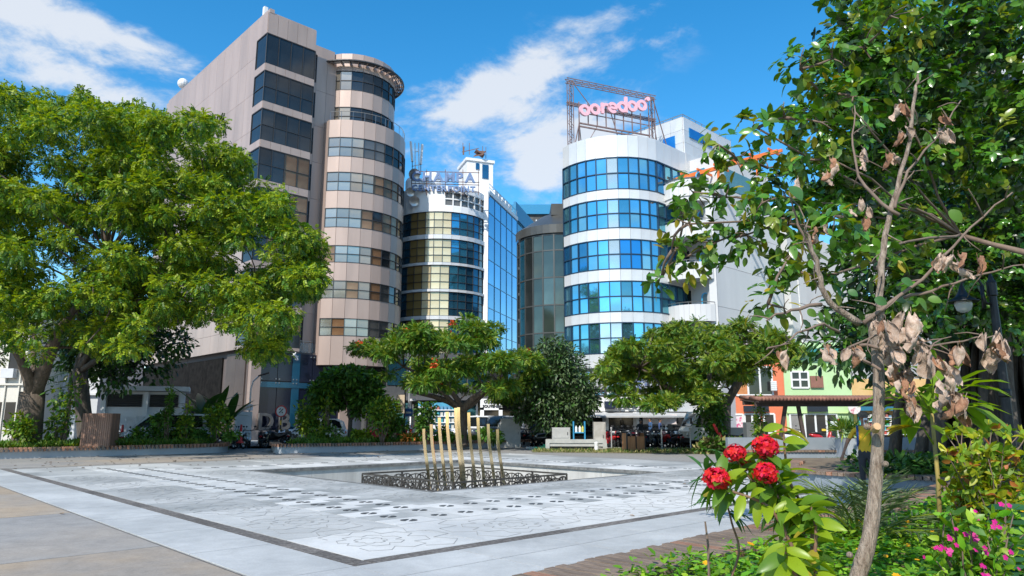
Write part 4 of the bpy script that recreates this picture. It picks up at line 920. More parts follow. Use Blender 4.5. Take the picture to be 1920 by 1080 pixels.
# ---------------------------------------------------------------- buildings and walls under the left trees
CREAM = M('cream_render', (.60, .57, .50), (.66, .63, .57), .8, scale=.6, bump=.04); GREYW = M('grey_white_render', (.52, .53, .55), (.60, .61, .62), .8, scale=.6, bump=.04)
BLIND = M('louvre_dark', (.03, .032, .035), rough=.5)
def facing(name, label, px0, px1, Y, h, mat, rz=0, depth=6):
    a, b = D(px0, 800, Y), D(px1, 800, Y); t = E(name, label, 'building', Vector(((a.x+b.x)/2, Y, 0)), rz)
    mb = MB(); mb.box((0, depth/2, h/2), (b.x-a.x, depth, h)); mb.build('wall', mat, t); return t
t = facing('cream_house', 'cream house with an air conditioner at the far left behind the big trunk', -90, 36, 47, 8.5, CREAM)
for x, z in ((-.8, 2.2), (.6, 2.0), (1.5, 2.0), (-.4, 5.4), (1.3, 5.4)): bx('window', t, GL_BK, (.7, .08, 1.5), (x, -.02, z))
for x in (.1, 1.0, 1.9): bx('pipe', t, CREAM, (.08, .1, 8.3), (x, -.06, 4.2))
bx('ledge', t, CREAM, (4.4, .16, .12), (0, -.08, 3.9)); bx('air_conditioner', t, GREYW, (.8, .4, .6), (1.25, -.25, 4.6)); bx('air_conditioner', t, MULL, (.7, .4, .9), (-.5, -.25, 4.9))
t = facing('white_house', 'white house with a sloping roof wing and a barred gate behind the left trees', 38, 178, 51, 7.4, GREYW)
bx('window', t, GL_BK, (.9, .1, 1.8), (.9, -.03, 4.6)); bx('window', t, GL_BK, (1.6, .1, .8), (.6, -.03, 6.7)); bx('door', t, WPANEL, (1.3, .08, 2.5), (-1.0, -.05, 1.4)); bx('ledge', t, GREYW, (5.2, .25, .14), (0, -.12, 3.4))
rm = MB(); rm.prism_y([(1.2, 7.4), (2.6, 7.4), (2.6, 5.4)], -.6, 4); rm.build('gable', GREYW, t); bx('base', t, M('plinth_grey', (.24, .24, .24), rough=.8), (5.3, .2, .8), (0, -.1, .4))
gt = MB()
for x in np.arange(-2.6, -1.7, .11): gt.bar((x, -.1, .4), (x, -.1, 2.7), .03)
gt.bar((-2.65, -.1, 2.6), (-1.7, -.1, 2.6), .04); gt.build('gate_bars', STEEL, t)
t = facing('grey_gatepost_wall', 'short grey wall pier behind the sapling beside the wooden box', 122, 140, 42, 3.4, GREYW, depth=.6)
# low white kiosk with louvred openings
KW = M('kiosk_white', (.58, .60, .63), (.64, .66, .68), .75, scale=.8)
a, b = D(186, 790, 41.5), D(342, 790, 43.2); kx = (b-a); kx.z = 0; kl = kx.length; ka = math.atan2(kx.y, kx.x)
t = E('louvred_kiosk', 'low white kiosk with two dark louvred openings and a flat roof', 'building', Vector((a.x, a.y, 0)), ka)
mb = MB(); mb.box((kl/2, 1.5, 1.6), (kl, 3, 3.3)); mb.build('wall', KW, t); bx('roof', t, KW, (kl+.5, 3.6, .28), (kl/2, 1.4, 3.42))
for x in (.12, kl*.53, kl-.12): bx('pilaster', t, KW, (.25, .2, 3.2), (x, -.08, 1.62))
for x0, x1 in ((.32, kl*.53-.2), (kl*.53+.2, kl-.32)):
    w_ = bx('window', t, BLIND, (x1-x0, .06, .72), ((x0+x1)/2, -.03, 2.72))
    for i in range(6): bx('slat', w_, MULL, (x1-x0, .1, .05), (0, -.03, -.3+.12*i), rot=(.5, 0, 0))
bx('notice', t, M('notice_red', (.5, .06, .05), (.7, .6, .6), .5, scale=9), (.22, .04, .5), (kl-.75, -.05, 2.05))
# white patterned garden wall of pierced panels
FW = M('fence_white', (.56, .58, .60), (.62, .63, .65), .7, scale=2, var=.03)
a, b = D(198, 800, 40.3), D(462, 800, 44.0); fxv = (b-a); fxv.z = 0; fl = fxv.length; fa = math.atan2(fxv.y, fxv.x)
t = E('pierced_garden_wall', 'white pierced garden wall with fan pattern panels in front of the kiosk', 'wall', Vector((a.x, a.y, 0)), fa)
pm = MB(); pw_ = 1.28
pm.box((0, 0, 1.72), (pw_, .14, .14)); pm.box((0, 0, .5), (pw_, .14, .12))
for i in range(-2, 3):
    x = i*.25; pm.bar((x, 0, .55), (x, 0, 1.15+.1*(2-abs(i))), .06, .1)
for s in (-1, 1):
    pm.bar((0, 0, .75), (s*.34, 0, 1.05), .06, .1); pm.bar((s*.34, 0, 1.05), (s*.34, 0, 1.45), .06, .1); pm.bar((0, 0, 1.0), (s*.2, 0, 1.2), .06, .1); pm.bar((s*.2, 0, 1.2), (s*.2, 0, 1.5), .06, .1)
    for q in range(4):
        t0, t1 = PI*q/4, PI*(q+1)/4; pm.bar((s*.34+.15*math.cos(t0), 0, 1.48+.15*math.sin(t0)), (s*.34+.15*math.cos(t1), 0, 1.48+.15*math.sin(t1)), .05, .1)
pme = pm.mesh('pierced_panel', FW); n = int(fl/1.5)
for k in range(n):
    OB('pierced_panel', pme, t, (.8+1.5*k, 0, 0)); bx('base_panel', t, FW, (1.34, .2, .5), (.8+1.5*k, 0, .25))
    bx('pier', t, FW, (.16, .26, 1.85), (.05+1.5*k, 0, .92))
bx('end_pier', t, FW, (.9, .5, 2.1), (fl-.2, 0, 1.05))
# timber box in the planter
TIM = M('timber_brown', (.19, .105, .07), (.27, .16, .115), .75, scale=3, stretch=(6, 6, .4), var=.22, bump=.2)
a, b = D(150, 830, 32.5), D(205, 830, 32.8)
t = E('timber_screen_box', 'tall box clad in upright brown timber slats standing in the left planter', 'screen', Vector((a.x, a.y, .4)), .22)
Lb = (b-a).length; mb = MB(); mb.box((Lb/2, .6, .72), (Lb-.06, 1.1, 1.4)); mb.build('core', M('dark_void', (.03, .03, .03)), t)
for k in range(14): bx('slat', t, TIM, (Lb/14-.012, .05, 1.5), (Lb/14*(k+.5), 0, .75))
for k in range(10): bx('slat', t, TIM, (.05, .11, 1.5), (Lb, .06+.12*k, .75))
# ================================================================ PLANTERS, BENCHES, FOUNTAIN RAIL, STREET FURNITURE
PLW = M('planter_paint', (.33, .355, .38), (.39, .415, .44), .7, scale=1.2, bump=.05, var=.02, detail=7)
PLD = M('planter_paint_shaded', (.20, .235, .265), (.25, .285, .315), .7, scale=1.2, bump=.05, detail=7)  # darker copy of the planter paint, with the tree shade put into its colour
SLT = M('bench_slat', (.125, .088, .062), (.25, .185, .14), .75, scale=5, stretch=(.6, 6, 6), bump=.3, var=.22)
SLT_R = M('bench_slat_red', (.24, .115, .07), (.36, .20, .13), .75, scale=5, stretch=(.6, 6, 6), bump=.3, var=.22)
def smooth_path(pts, n):
    P = [Vector((p[0], p[1], 0)) for p in pts]; out = []
    for i in range(len(P)-1):
        p0, p1, p2, p3 = P[max(i-1, 0)], P[i], P[i+1], P[min(i+2, len(P)-1)]
        for k in range(n):
            t = k/n; out.append(.5*((2*p1)+(-p0+p2)*t+(2*p0-5*p1+4*p2-p3)*t*t+(-p0+3*p1-3*p2+p3)*t**3))
    return out+[P[-1]]
def resample(path, step):
    out = [path[0]]; acc = 0
    for a, b in zip(path[:-1], path[1:]):
        L = (b-a).length; d = (b-a).normalized(); t = step-acc
        while t <= L: out.append(a+d*t); t += step
        acc = (acc+L) % step
    return out
def bench(name, label, path, side, wall_mat, slat_mats, h=.45, width=.5, pitch=.13, soil_in=None, limit=300, over=.08, cat='bench', th=.075, gap=.022):
    """a planter wall with a slatted seat along its top; side=+1: the planter lies to the left of the path"""
    t = E(name, label, cat, (0, 0, 0))
    mb = MB()
    for a, b in zip(path[:-1], path[1:]):
        d = (b-a).normalized(); n = Vector((-d.y, d.x, 0))*side; mb.add([a, b, b+n*(width-.1), a+n*(width-.1)]+[p+Vector((0, 0, h-.07)) for p in (a, b, b+n*(width-.1), a+n*(width-.1))], [(0, 1, 5, 4) if side < 0 else (4, 5, 1, 0), (2, 3, 7, 6) if side < 0 else (6, 7, 3, 2), (4, 5, 6, 7)])
    mb.build('planter_wall', wall_mat, t)
    pts = resample(path, pitch); k = 0
    for a, b in zip(pts[:-1], pts[1:]):
        if k >= limit: break
        d = (b-a).normalized(); n = Vector((-d.y, d.x, 0))*side; c = (a+b)/2+n*(width/2-over); w = width+random.uniform(-.03, .05)
        sm = pick(slat_mats)
        bx('slat', t, sm, (round(w, 1)+.0, pitch-gap, th), c+Vector((0, 0, h+.008-th/2+random.uniform(-.004, .004)))+n*random.uniform(-.015, .015), math.atan2(n.y, n.x)); k += 1
    return t
# left planters
pa = smooth_path([W(36.9, -4), W(36.7, 1), W(36.6, 5.6), W(36.2, 11.7), W(36.2, 13.8), W(36.7, 15.0), W(38.4, 15.7), W(42.0, 15.9)], 8)
bench('planter_bench', 'long grey planter wall topped with brown slats under the left trees', pa, 1, PLW, [SLT_R, SLT_R, SLT], pitch=.17, th=.16, gap=.075, over=.14)
pb = smooth_path([W(37.0, 17.6), W(34.6, 16.6), W(33.5, 16.3), W(32.8, 17.6), W(32.1, 20.8), W(31.4, 25.4), W(31.3, 31.0), W(31.9, 33.0)], 8)
bench('planter_bench', 'grey planter wall with red brown slats behind the brass poles', pb, 1, PLW, [SLT_R, SLT_R, SLT], pitch=.15, th=.14, gap=.065, over=.14)
def bed(name, pts, z, mat=None, kind='structure'): return quadpx(name, pts, z, mat or SOIL, kind)
bed('planter_soil', [tuple(p)[:2] for p in (W(37.2, -4), W(37.1, 5), W(36.7, 11.7), W(36.7, 13.6), W(37.2, 14.6), W(38.6, 15.2), W(42.5, 15.4), W(44, 10), W(45, -4))], .36)
bed('planter_soil', [tuple(p)[:2] for p in (W(34.0, 16.9), W(33.2, 18.0), W(32.6, 20.8), W(31.9, 25.4), W(31.8, 31.0), W(33.5, 32.5), W(37, 31), W(38.5, 26), W(37.2, 19.4))], .36)
# right-hand planter wall with a bench, box planter, pergola
t = E('garden_wall_bench', 'grey garden wall darkened for tree shade with a slatted bench along its foot by the painted shops', 'wall', (8.6, 28.5, 0))
bx('wall', t, PLD, (8.6, .3, .92), (4.2, .35, .46)); bx('bench_wall', t, PLD, (8.4, .5, .38), (4.2, -.05, .19))
for k in range(62): bx('slat', t, pick([SLT, SLT_R]), (.11, .56, .07), (.05+.134*k, -.1, .42))
t = E('box_planter', 'square grey box planter standing against the garden wall bench', 'planter', (13.15, 27.7, 0)); mb = MB(); mb.box((0, 0, .46), (1.3, 1.0, .92)); mb.build('box', PLW, t); bx('soil', t, SOIL, (1.1, .8, .02), (0, 0, .925))
t = E('tiled_pergola', 'long low tiled pergola roof on leaning dark posts before the painted shops', 'pergola', (10.4, 31.5, 0))
DKW = M('dark_timber', (.05, .035, .03), (.09, .06, .05), .7, scale=4); TER = M('roof_tile', (.20, .085, .055), (.30, .15, .11), .8, scale=4, var=.2)
Lp = 8.4; bx('beam', t, DKW, (Lp, .16, .22), (Lp/2, -.6, 2.28)); bx('beam', t, DKW, (Lp, .16, .22), (Lp/2, 1.0, 2.38)); bx('deck', t, DKW, (Lp, 2.4, .06), (Lp/2, .2, 2.43), rot=(.06, 0, 0))
tm = MB(); tm.tube([(0, -1.2, 0), (0, .1, .075)], .085, 8); tme = tm.mesh('roof_tile', TER, True)
tm2 = MB(); tm2.tube([(0, .1, .09), (0, 1.5, .165)], .085, 8); tme2 = tm2.mesh('roof_tile', TER, True)
for k in range(56): OB('roof_tile', tme, t, (.06+.15*k, 0, 2.47)); OB('roof_tile', tme2, t, (.06+.15*k, 0, 2.47))
for x, lean in ((1.1, -.25), (2.0, .12), (6.1, -.22), (7.2, .2), (8.2, .1)):
    mb = MB(); mb.bar((x-lean, -.5, 2.25), (x+lean, -.5, 0), .14); mb.build('post', DKW, t)
# bench and planter round the banyan, low foreground bench
pc = smooth_path([Vector((8.05, 21.5, 0)), Vector((6.9, 19.2, 0)), Vector((6.9, 17.0, 0)), Vector((8.2, 15.3, 0)), Vector((10.2, 14.8, 0)), Vector((12.5, 15.2, 0)), Vector((16, 16, 0))], 8)
bench('banyan_bench', 'curved dark planter wall with a brown slatted rim round the banyan', pc, 1, PLD, [SLT, SLT, SLT_R], width=.62, pitch=.14)
bed('banyan_soil', [(8.6, 21.5), (7.5, 19.2), (7.5, 17.2), (8.5, 15.9), (10.2, 15.4), (12.5, 15.8), (17, 16.6), (20, 24), (9, 24)], .38)
pd = smooth_path([W(3.98, 1.5), W(4.03, 4.6), W(4.15, 10), W(4.3, 14.0), W(4.1, 16.0), W(3.2, 17.2), W(1.6, 17.6), W(-2, 17.4)], 10)
bench('slatted_bench', 'weathered brown slatted bench edging the flower bed in front', pd, -1, PLD, [SLT, SLT, SLT, SLT_R], width=.66, pitch=.125, over=.04)
bed('flower_bed_soil', [tuple(p)[:2] for p in (W(3.7, 2.6), W(3.8, 10), W(3.9, 14.0), W(3.6, 15.7), W(2.7, 16.6), W(1.4, 17.0), W(-3, 16.9), W(-6, 12), W(-6, 2.8), W(-1, 2.3))], .33)
# ---------------------------------------------------------------- fountain rail and brass poles
DKM = M('cast_metal', (.075, .065, .055), (.12, .105, .09), .5, .5, scale=8, bump=.1)
fc = W(17.9, 15.0); FZ = -.86; fs = 4.6
t = E('fountain_rail', 'square dark metal rail of cut fan patterns around the brass poles', 'railing', fc+Vector((0, 0, FZ)), VANG)
def rail_panel():
    mb = MB(); L = fs/3-.02; h = .78
    mb.bar((-L/2, 0, h), (L/2, 0, h), .05, .05); mb.bar((-L/2, 0, .03), (L/2, 0, .03), .04, .04)
    for x in (-L/2, L/2): mb.bar((x, 0, 0), (x, 0, h), .04)
    rr = random.Random(3)
    for cx, cz, r, n in ((-.45, .06, .5, 7), (.22, .06, .62, 8), (-.1, .40, .3, 6), (.58, .42, .28, 6), (-.62, .44, .26, 5), (.62, .05, .3, 5)):
        for k in range(n+1):
            a = PI*k/n; p = (cx+r*math.cos(a)*.25, 0, cz+r*math.sin(a)*.2); q = (cx+r*math.cos(a), 0, min(h, cz+r*math.sin(a)))
            if abs(q[0]) <= L/2: mb.bar(p, q, .02, .028)
        prev = None
        for k in range(13):
            a = PI*k/12; q = (max(-L/2, min(L/2, cx+r*math.cos(a))), 0, min(h, cz+r*math.sin(a)))
            if prev: mb.bar(prev, q, .02, .034)
            prev = q
    return mb.mesh('rail_panel', DKM)
rp_ = rail_panel()
for k, (dx, dy, a) in enumerate(((0, -1, 0), (1, 0, PI/2), (0, 1, PI), (-1, 0, -PI/2))):
    for i in (-1, 0, 1): OB('rail_panel', rp_, t, (dx*fs/2+abs(dy)*i*fs/3, dy*fs/2+abs(dx)*i*fs/3, 0), (0, 0, a))
bx('plinth', t, PLD, (4.0, 4.0, .12), (0, 0, .06))
BRS = M('brass_polished', (.96, .78, .50), (.88, .66, .36), .10, 1.0, scale=2.5, var=.08, lo=.2, hi=.8)
def pole(h, lean):
    mb = MB(); pts = [(0, lean*.24*math.sin(PI*.5*k/6)**2, h*k/6) for k in range(7)]
    for a, b in zip(pts[:-1], pts[1:]): mb.bar(a, b, .092, .04, up=(1, 0, 0))
    return mb
tops = [(807.7, 804), (822, 795.5), (837.6, 783), (852.5, 772.5), (869, 765)], [(874, 763.8), (893, 773.6), (910, 783), (928.6, 795), (945.5, 805)]
wordz = ['shortest', 'second shortest', 'middle', 'second tallest', 'tallest']
for side, row in enumerate(tops):
    for k, (px, py) in enumerate(row):
        s = (4-k) if side == 0 else k
        pos = W(17.3+.42*s, 14.1) if side == 0 else W(17.0, 14.4+.42*s)
        # keep the pole on the sight line of its own place
        Y = pos.y; top = D(px, py, Y); pos = Vector((top.x, Y, FZ+.12)); h = top.z-pos.z
        o = pole(h, -1).build('brass_pole', BRS, loc=pos, rot=(0, 0, -PI/2-.30+.05*k if side == 0 else -PI/2+.12+.06*k), label='%s brass pole of the %s arm inside the fan pattern rail' % (wordz[k] if side == 0 else wordz[4-k], 'left' if side == 0 else 'right'), cat='pole', group='brass poles of the fountain')
# ---------------------------------------------------------------- street lamps, posts, signs
IRON = M('lamp_iron', (.018, .02, .024), (.03, .032, .036), .4, .6, scale=6)
def lamp(loc, rz, label, h=3.75):
    t = E('street_lamp', label, 'street lamp', loc, rz)
    mb = MB(); mb.lathe([(.21, 0), (.21, .08), (.17, .12), (.16, .4), (.12, .46), (.105, .5), (.09, .55), (.085, 1.6), (.11, 1.63), (.11, 1.72), (.085, 1.75), (.065, h-.3), (.085, h-.28), (.085, h-.05), (.09, h-.04), (.05, h+.02), (.02, h+.12), (0, h+.14)], 14); mb.build('post', IRON, t, smooth=False)
    mb = MB(); mb.tube([(0, 0, h-.45), (-.14, 0, h-.42), (-.18, 0, h-.3), (-.17, 0, h-.12), (-.24, 0, h+.02), (-.36, 0, h+.08), (-.50, 0, h+.04), (-.57, 0, h-.06), (-.58, 0, h-.12)], .022, 8); mb.bar((-.19, 0, h-.52), (-.19, 0, h-.1), .05); mb.build('arm', IRON, t, smooth=True)
    mb = MB(); mb.lathe([(.03, h-.1), (.05, h-.16), (.06, h-.2), (.12, h-.3), (.21, h-.37), (.27, h-.40), (.26, h-.415), (.1, h-.37), (0, h-.35)], 18, c=(-.58, 0, 0)); mb.build('lamp_shade', IRON, t, smooth=True)
    mb = MB(); mb.lathe([(.14, h-.40), (.15, h-.47), (.12, h-.56), (.06, h-.60), (0, h-.61)], 14, c=(-.58, 0, 0)); mb.build('globe', M('lamp_glass', (.55, .57, .58), rough=.15, spec=.7, alpha=.6), t, smooth=True)
    return t
lp_ = D(1905, 905, 13.0); lamp(Vector((lp_.x, 13.0, .40)), .05, 'black cast iron street lamp with a bell shade near the right edge')
GALV = M('galvanised', (.5, .5, .5), rough=.5, metal=.6)
def post(name, label, cat, px, py_base, Y, parts, z=None, group=None):
    b = D(px, py_base, Y); t = E(name, label, cat, Vector((b.x, Y, max(0, b.z) if z is None else z)), group=group); parts(t); return t
def p1(t):
    mb = MB(); mb.tube([(0, 0, 0), (0, 0, 3.6), (.12, 0, 4.1), (.55, 0, 4.5)], .05, 8); mb.build('pole', GALV, t); mb = MB(); mb.bar((.45, 0, 4.45), (1.15, 0, 4.65), .14, .1); mb.build('lamp_head', MULL, t)
    bx('box', t, GREYW, (.4, .2, .4), (0, -.1, 2.4))
post('street_light', 'tall curved street light by the pierced wall end pier', 'street light', 464, 826, 47, p1, .0)
def p2(t):
    mb = MB()
    for k in range(7): mb.mi = k % 2; mb.lathe([(.05, k*.26), (.05, k*.26+.26)], 8)
    mb.build('pole', [M('sign_black', (.02, .02, .02)), M('post_yellow', (.75, .45, .01))], t)
    mb = MB(); mb.prism_y([(.36*math.cos(a), 2.15+.36*math.sin(a)) for a in np.linspace(0, 2*PI, 21)[:-1]], -.06, -.03); mb.build('disc', M('sign_white', (.72, .72, .72)), t)
    mb = MB()
    q = sector(.30, .37, 0, 360, 20); n = 21
    for i in range(n-1): mb.prism_y([q[i], q[i+1], q[-2-i], q[-1-i]], -.075, -.06)
    for v in range(len(mb.v)): mb.v[v] = (mb.v[v][0], mb.v[v][1], mb.v[v][2]+2.15)
    mb.build('rim', M('sign_red', (.5, .04, .04)), t); mb = MB(); mb.bar((-.12, -.07, 2.05), (.12, -.07, 2.3), .05, .02, up=(0, 1, 0)); mb.bar((-.12, -.07, 2.25), (-.02, -.07, 2.32), .04, .02, up=(0, 1, 0)); mb.bar((.05, -.07, 2.1), (.12, -.07, 2.04), .05, .02, up=(0, 1, 0)); mb.build('symbol', M('sign_black', (.02, .02, .02)), t)
post('traffic_sign', 'round red rimmed traffic sign on a black and yellow post before the D B letters', 'traffic sign', 525, 818, 46, p2, .0)
def p3(t): mb = MB(); mb.lathe([(.12, 0), (.12, .5), (.07, .6), (.055, 5.2), (.03, 5.9)], 8); mb.build('pole', GALV, t); mb = MB(); mb.box((.25, 0, 2.9), (.36, .18, .14)); mb.build('camera', M('white_plastic', (.7, .7, .7)), t)
post('camera_pole', 'tall grey pole with a white camera beside the flame tree', 'pole', 765, 828, 47.2, p3, .0)
def p4(t): mb = MB(); mb.lathe([(.14, 0), (.12, .6), (.06, .7), (.05, 3.2)], 8); mb.build('pole', IRON, t); bx('cabinet', t, M('cream_box', (.55, .45, .33), rough=.6), (.5, .3, 1.1), (-.25, 0, 2.2))
post('dark_post', 'dark post carrying a small cream cabinet beside the beige dressed woman', 'post', 757, 833, 44, p4, .36)
def p5(t):
    mb = MB(); mb.tube([(0, 0, 0), (0, 0, 2.2)], .04, 8); mb.build('pole', GALV, t); bx('plate', t, M('sign_blue_plate', (.02, .12, .42), rough=.4), (.55, .04, .5), (-.3, -.06, 1.7)); bx('bar_mark', t, M('sign_white', (.72, .72, .72)), (.4, .02, .1), (-.3, -.09, 1.7))
post('parking_sign', 'blue street sign with a white bar on a thin post', 'traffic sign', 773, 830, 45, p5, .36)
for i, px in enumerate((1134, 1218, 1263, 1305)):
    b = G(px, 841); o = MB(); o.tube([(0, 0, 0), (0, 0, 1.15)], .04, 8); o.ball((0, 0, 1.17), .06)
    o.build('bollard', GALV, loc=(b.x, 38.8-(i*.55), 0), label=['thin grey bollard beside the utility box', 'thin grey bollard right of the timber bin', 'thin grey bollard before the dark motorcycles', 'thin grey bollard in front of the truck cab'][i], cat='bollard', group='bollards on the verge')
# timber litter bin
b = G(1180, 845); t = E('litter_bin', 'square timber litter bin with black corner frame on the dry verge', 'bin', Vector((b.x, 37.4, .01)), VANG-.5)
BW = M('bin_timber', (.36, .16, .07), (.46, .23, .11), .6, scale=3, stretch=(5, 5, .5), var=.08)
for sx_ in (-1, 1):
    for sy in (-1, 1): bx('corner_post', t, MULL, (.06, .06, 1.0), (sx_*.5, sy*.3, .5))
bx('corner_post', t, MULL, (.05, .05, .75), (0, -.3, .42))
for i in (-1, 1): bx('panel', t, BW, (.42, .04, .70), (i*.25, -.30, .42)); bx('panel', t, BW, (.42, .04, .70), (i*.25, .30, .42))
for s in (-1, 1): bx('panel', t, BW, (.04, .5, .86), (s*.5, 0, .50))
bx('liner', t, M('dark_void', (.03, .03, .03)), (.9, .5, .6), (0, 0, .38)); bx('top', t, MULL, (1.06, .66, .05), (0, 0, 1.0))
# low concrete plinth, control cabinets and tap on the verge
b = G(1070, 840); t = E('concrete_plinth', 'low white concrete plinth with a hollow front on the verge', 'plinth', Vector((b.x, 38.9, 0)), -.08)
bx('slab', t, M('plinth_white', (.34, .35, .33), (.43, .43, .41), .8, scale=2), (3.2, 1.2, .18), (0, 0, .5)); 
for x in (-1.5, 1.5): bx('foot', t, M('plinth_white', (.56, .57, .54)), (.22, 1.2, .41), (x, 0, .205))
bx('panel', t, M('plinth_white', (.56, .57, .54)), (3.0, .1, .16), (0, -.5, .32)); bx('hollow', t, M('dark_void', (.03, .03, .03)), (2.7, .9, .24), (0, .05, .12))
def cabinet(name, label, px, Y, z, w, h, mat, d=.5):
    b = D(px, 830, Y); t = E(name, label, 'cabinet', Vector((b.x, Y, z))); mb = MB(); mb.box((0, 0, h/2), (w, d, h)); mb.build('case', mat, t); bx('door', t, mat, (w-.12, .03, h-.16), (0, -d/2-.012, h/2)); bx('handle', t, MULL, (.03, .04, .16), (w/2-.14, -d/2-.035, h/2)); return t
CAB = M('cabinet_grey', (.34, .34, .33), (.42, .42, .40), .6, scale=3, var=.03); CABR = M('cabinet_stained', (.30, .28, .25), (.44, .42, .39), .7, scale=2)
cabinet('control_cabinet', 'stained grey control cabinet beside the concrete plinth', 1124, 38.6, 0, .62, 1.5, CABR); cabinet('control_cabinet', 'wide low grey cabinet standing on the concrete plinth', 1052, 38.9, .59, .95, .62, CAB, .4)
cabinet('control_cabinet', 'grey cabinet at the end of the middle planter near the dark motorcycles', 957, 43.0, 0, 1.2, 1.7, CAB); cabinet('control_cabinet', 'dark grey cabinet under the pergola beside the orange shop', 1418, 32.5, .4, .95, 1.1, M('cabinet_dark', (.13, .14, .14), rough=.6)); 
b = D(1086, 830, 38.9); t = E('water_bottle_rack', 'blue framed rack of bottles on the concrete plinth', 'rack', Vector((b.x, 38.9, .59)))
RB = M('rack_blue', (.03, .25, .45), rough=.5)
for x in (-.3, .3): bx('upright', t, RB, (.06, .3, .95), (x, 0, .47))
bx('shelf', t, RB, (.6, .3, .05), (0, 0, .35))
for x in (-.15, .05, .2): q = MB(); q.lathe([(0, .02), (.07, .02), (.07, .25), (.03, .32), (.03, .36), (0, .36)], 8); q.build('bottle', M('bottle_yellow', (.5, .45, .1)) if x > .1 else M('bottle_white', (.7, .72, .72)), t, loc=(x, 0, .35))
b = G(1116, 846); o = MB(); o.lathe([(.10, 0), (.12, .02), (.1, .3), (.12, .45), (.05, .5), (0, .5)], 10); o.build('bollard_light', M('white_plastic', (.7, .7, .7)), loc=(b.x, 37.6, 0), label='small white bollard light on the verge beside the plinth', cat='bollard light')
b = G(1026, 842); o = MB()
for k in range(60):
    a = random.uniform(0, 2*PI); r = random.random()**.5; p = Vector((r*.9*math.cos(a), r*.35*math.sin(a), .22*(1-r)+.02)); o.bar(p, p+Vector((random.uniform(-.3, .3), random.uniform(-.2, .2), random.uniform(-.03, .12))), .03, .012)
o.build('green_netting', M('net_green', (.02, .34, .22), rough=.7), loc=(b.x, 39.6, .02), label='crumpled heap of green netting on the verge beside the plinth', cat='netting')
# red and white barriers
RED = M('barrier_red', (.55, .025, .035), (.62, .04, .05), .5, scale=2); WHT = M('barrier_white', (.72, .72, .72), rough=.5)
def barrier(label, px, py, Y, L, h, striped, rz=0):
    b = D(px, py, Y); t = E('road_barrier', label, 'barrier', Vector((b.x, Y, 0)), rz, 'red and white road barriers')
    mb = MB(); mb.prism([(-L/2, -.28), (L/2, -.28), (L/2, .28), (-L/2, .28)], 0, .15); mb.box((0, 0, h/2+.05), (L, .2, h-.1)); mb.build('body', RED, t)
    if striped:
        n = int(L/.36)
        for k in range(n): q = MB(); q.add([(x, -.115, z) for x, z in ((-L/2+.36*k, h*.38), (-L/2+.36*k+.17, h*.38), (-L/2+.36*k+.30, h), (-L/2+.36*k+.13, h))]+[(x, -.10, z) for x, z in ((-L/2+.36*k, h*.38), (-L/2+.36*k+.17, h*.38), (-L/2+.36*k+.30, h), (-L/2+.36*k+.13, h))], [(0, 1, 2, 3), (7, 6, 5, 4), (0, 4, 5, 1), (1, 5, 6, 2), (2, 6, 7, 3), (3, 7, 4, 0)]); q.build('stripe', WHT, t)
    else:
        for k in range(5): bx('cap', t, WHT, (.2, .22, .08), (-L/2+.3+k*L/5.2, 0, h+.02))
barrier('low striped red and white barrier nearest the round green tree', 702, 830, 48.5, 1.9, .75, True); barrier('plain red plastic barrier with white caps beside the beige dressed woman', 722, 830, 47.6, 1.7, 1.05, False); barrier('plain red barrier right of the beige dressed woman', 748, 830, 47.9, 1.6, 1.05, False); barrier('tall striped red and white barrier beside the blue street sign', 775, 830, 48.3, 1.6, 1.3, True)
b = D(693, 826, 48); o = MB(); o.lathe([(.2, 0), (.2, .06), (.12, .1), (.05, 1.0), (0, 1.0)], 10); 
for px, Y, lb in ((695, 48.2, 'upright red road cone left of the red barriers'), (228, 37.5, 'red and white cone in the left planter beside the timber box'), (451, 40.0, 'red and white cone beside the white scooter')):
    c = E('traffic_cone', lb, 'cone', Vector((D(px, 820, Y).x, Y, .36 if Y < 41 else 0)), 0, 'traffic cones'); OB('cone', bpy.data.meshes.get('cone_body') or o.mesh('cone_body', RED), c); q = MB(); q.lathe([(.115, .4), (.085, .62)], 10); q.build('band', WHT, c)
# ================================================================ VEHICLES
TYRE = M('tyre_rubber', (.012, .012, .013), rough=.8); CHR = M('chrome', (.6, .6, .6), rough=.2, metal=1.0); BSEAT = M('seat_vinyl', (.015, .015, .016), rough=.5)
def paint(n, c): return M('paint_'+n, c, rough=.28, spec=.6)
PBLK, PRED, PWHT, PBLU, PGRY, PSIL = paint('black', (.012, .012, .014)), paint('red', (.42, .02, .025)), paint('white', (.68, .69, .70)), paint('blue', (.02, .06, .38)), paint('grey', (.08, .085, .09)), paint('silver', (.45, .46, .47))
LAMPC = M('headlamp_glass', (.55, .58, .6), rough=.1, spec=.8); TAILR = M('tail_lamp', (.45, .02, .02), rough=.2)
def torus(mb, R, r, c, n=14, m=6):
    vs = []; fs = []
    for i in range(n):
        a = 2*PI*i/n
        for j in range(m): b = 2*PI*j/m; vs.append((c[0]+(R+r*math.cos(b))*math.cos(a), c[1]+r*1.15*math.sin(b), c[2]+(R+r*math.cos(b))*math.sin(a)))
    for i in range(n):
        for j in range(m): fs.append((i*m+j, i*m+(j+1) % m, ((i+1) % n)*m+(j+1) % m, ((i+1) % n)*m+j))
    mb.add(vs, fs)
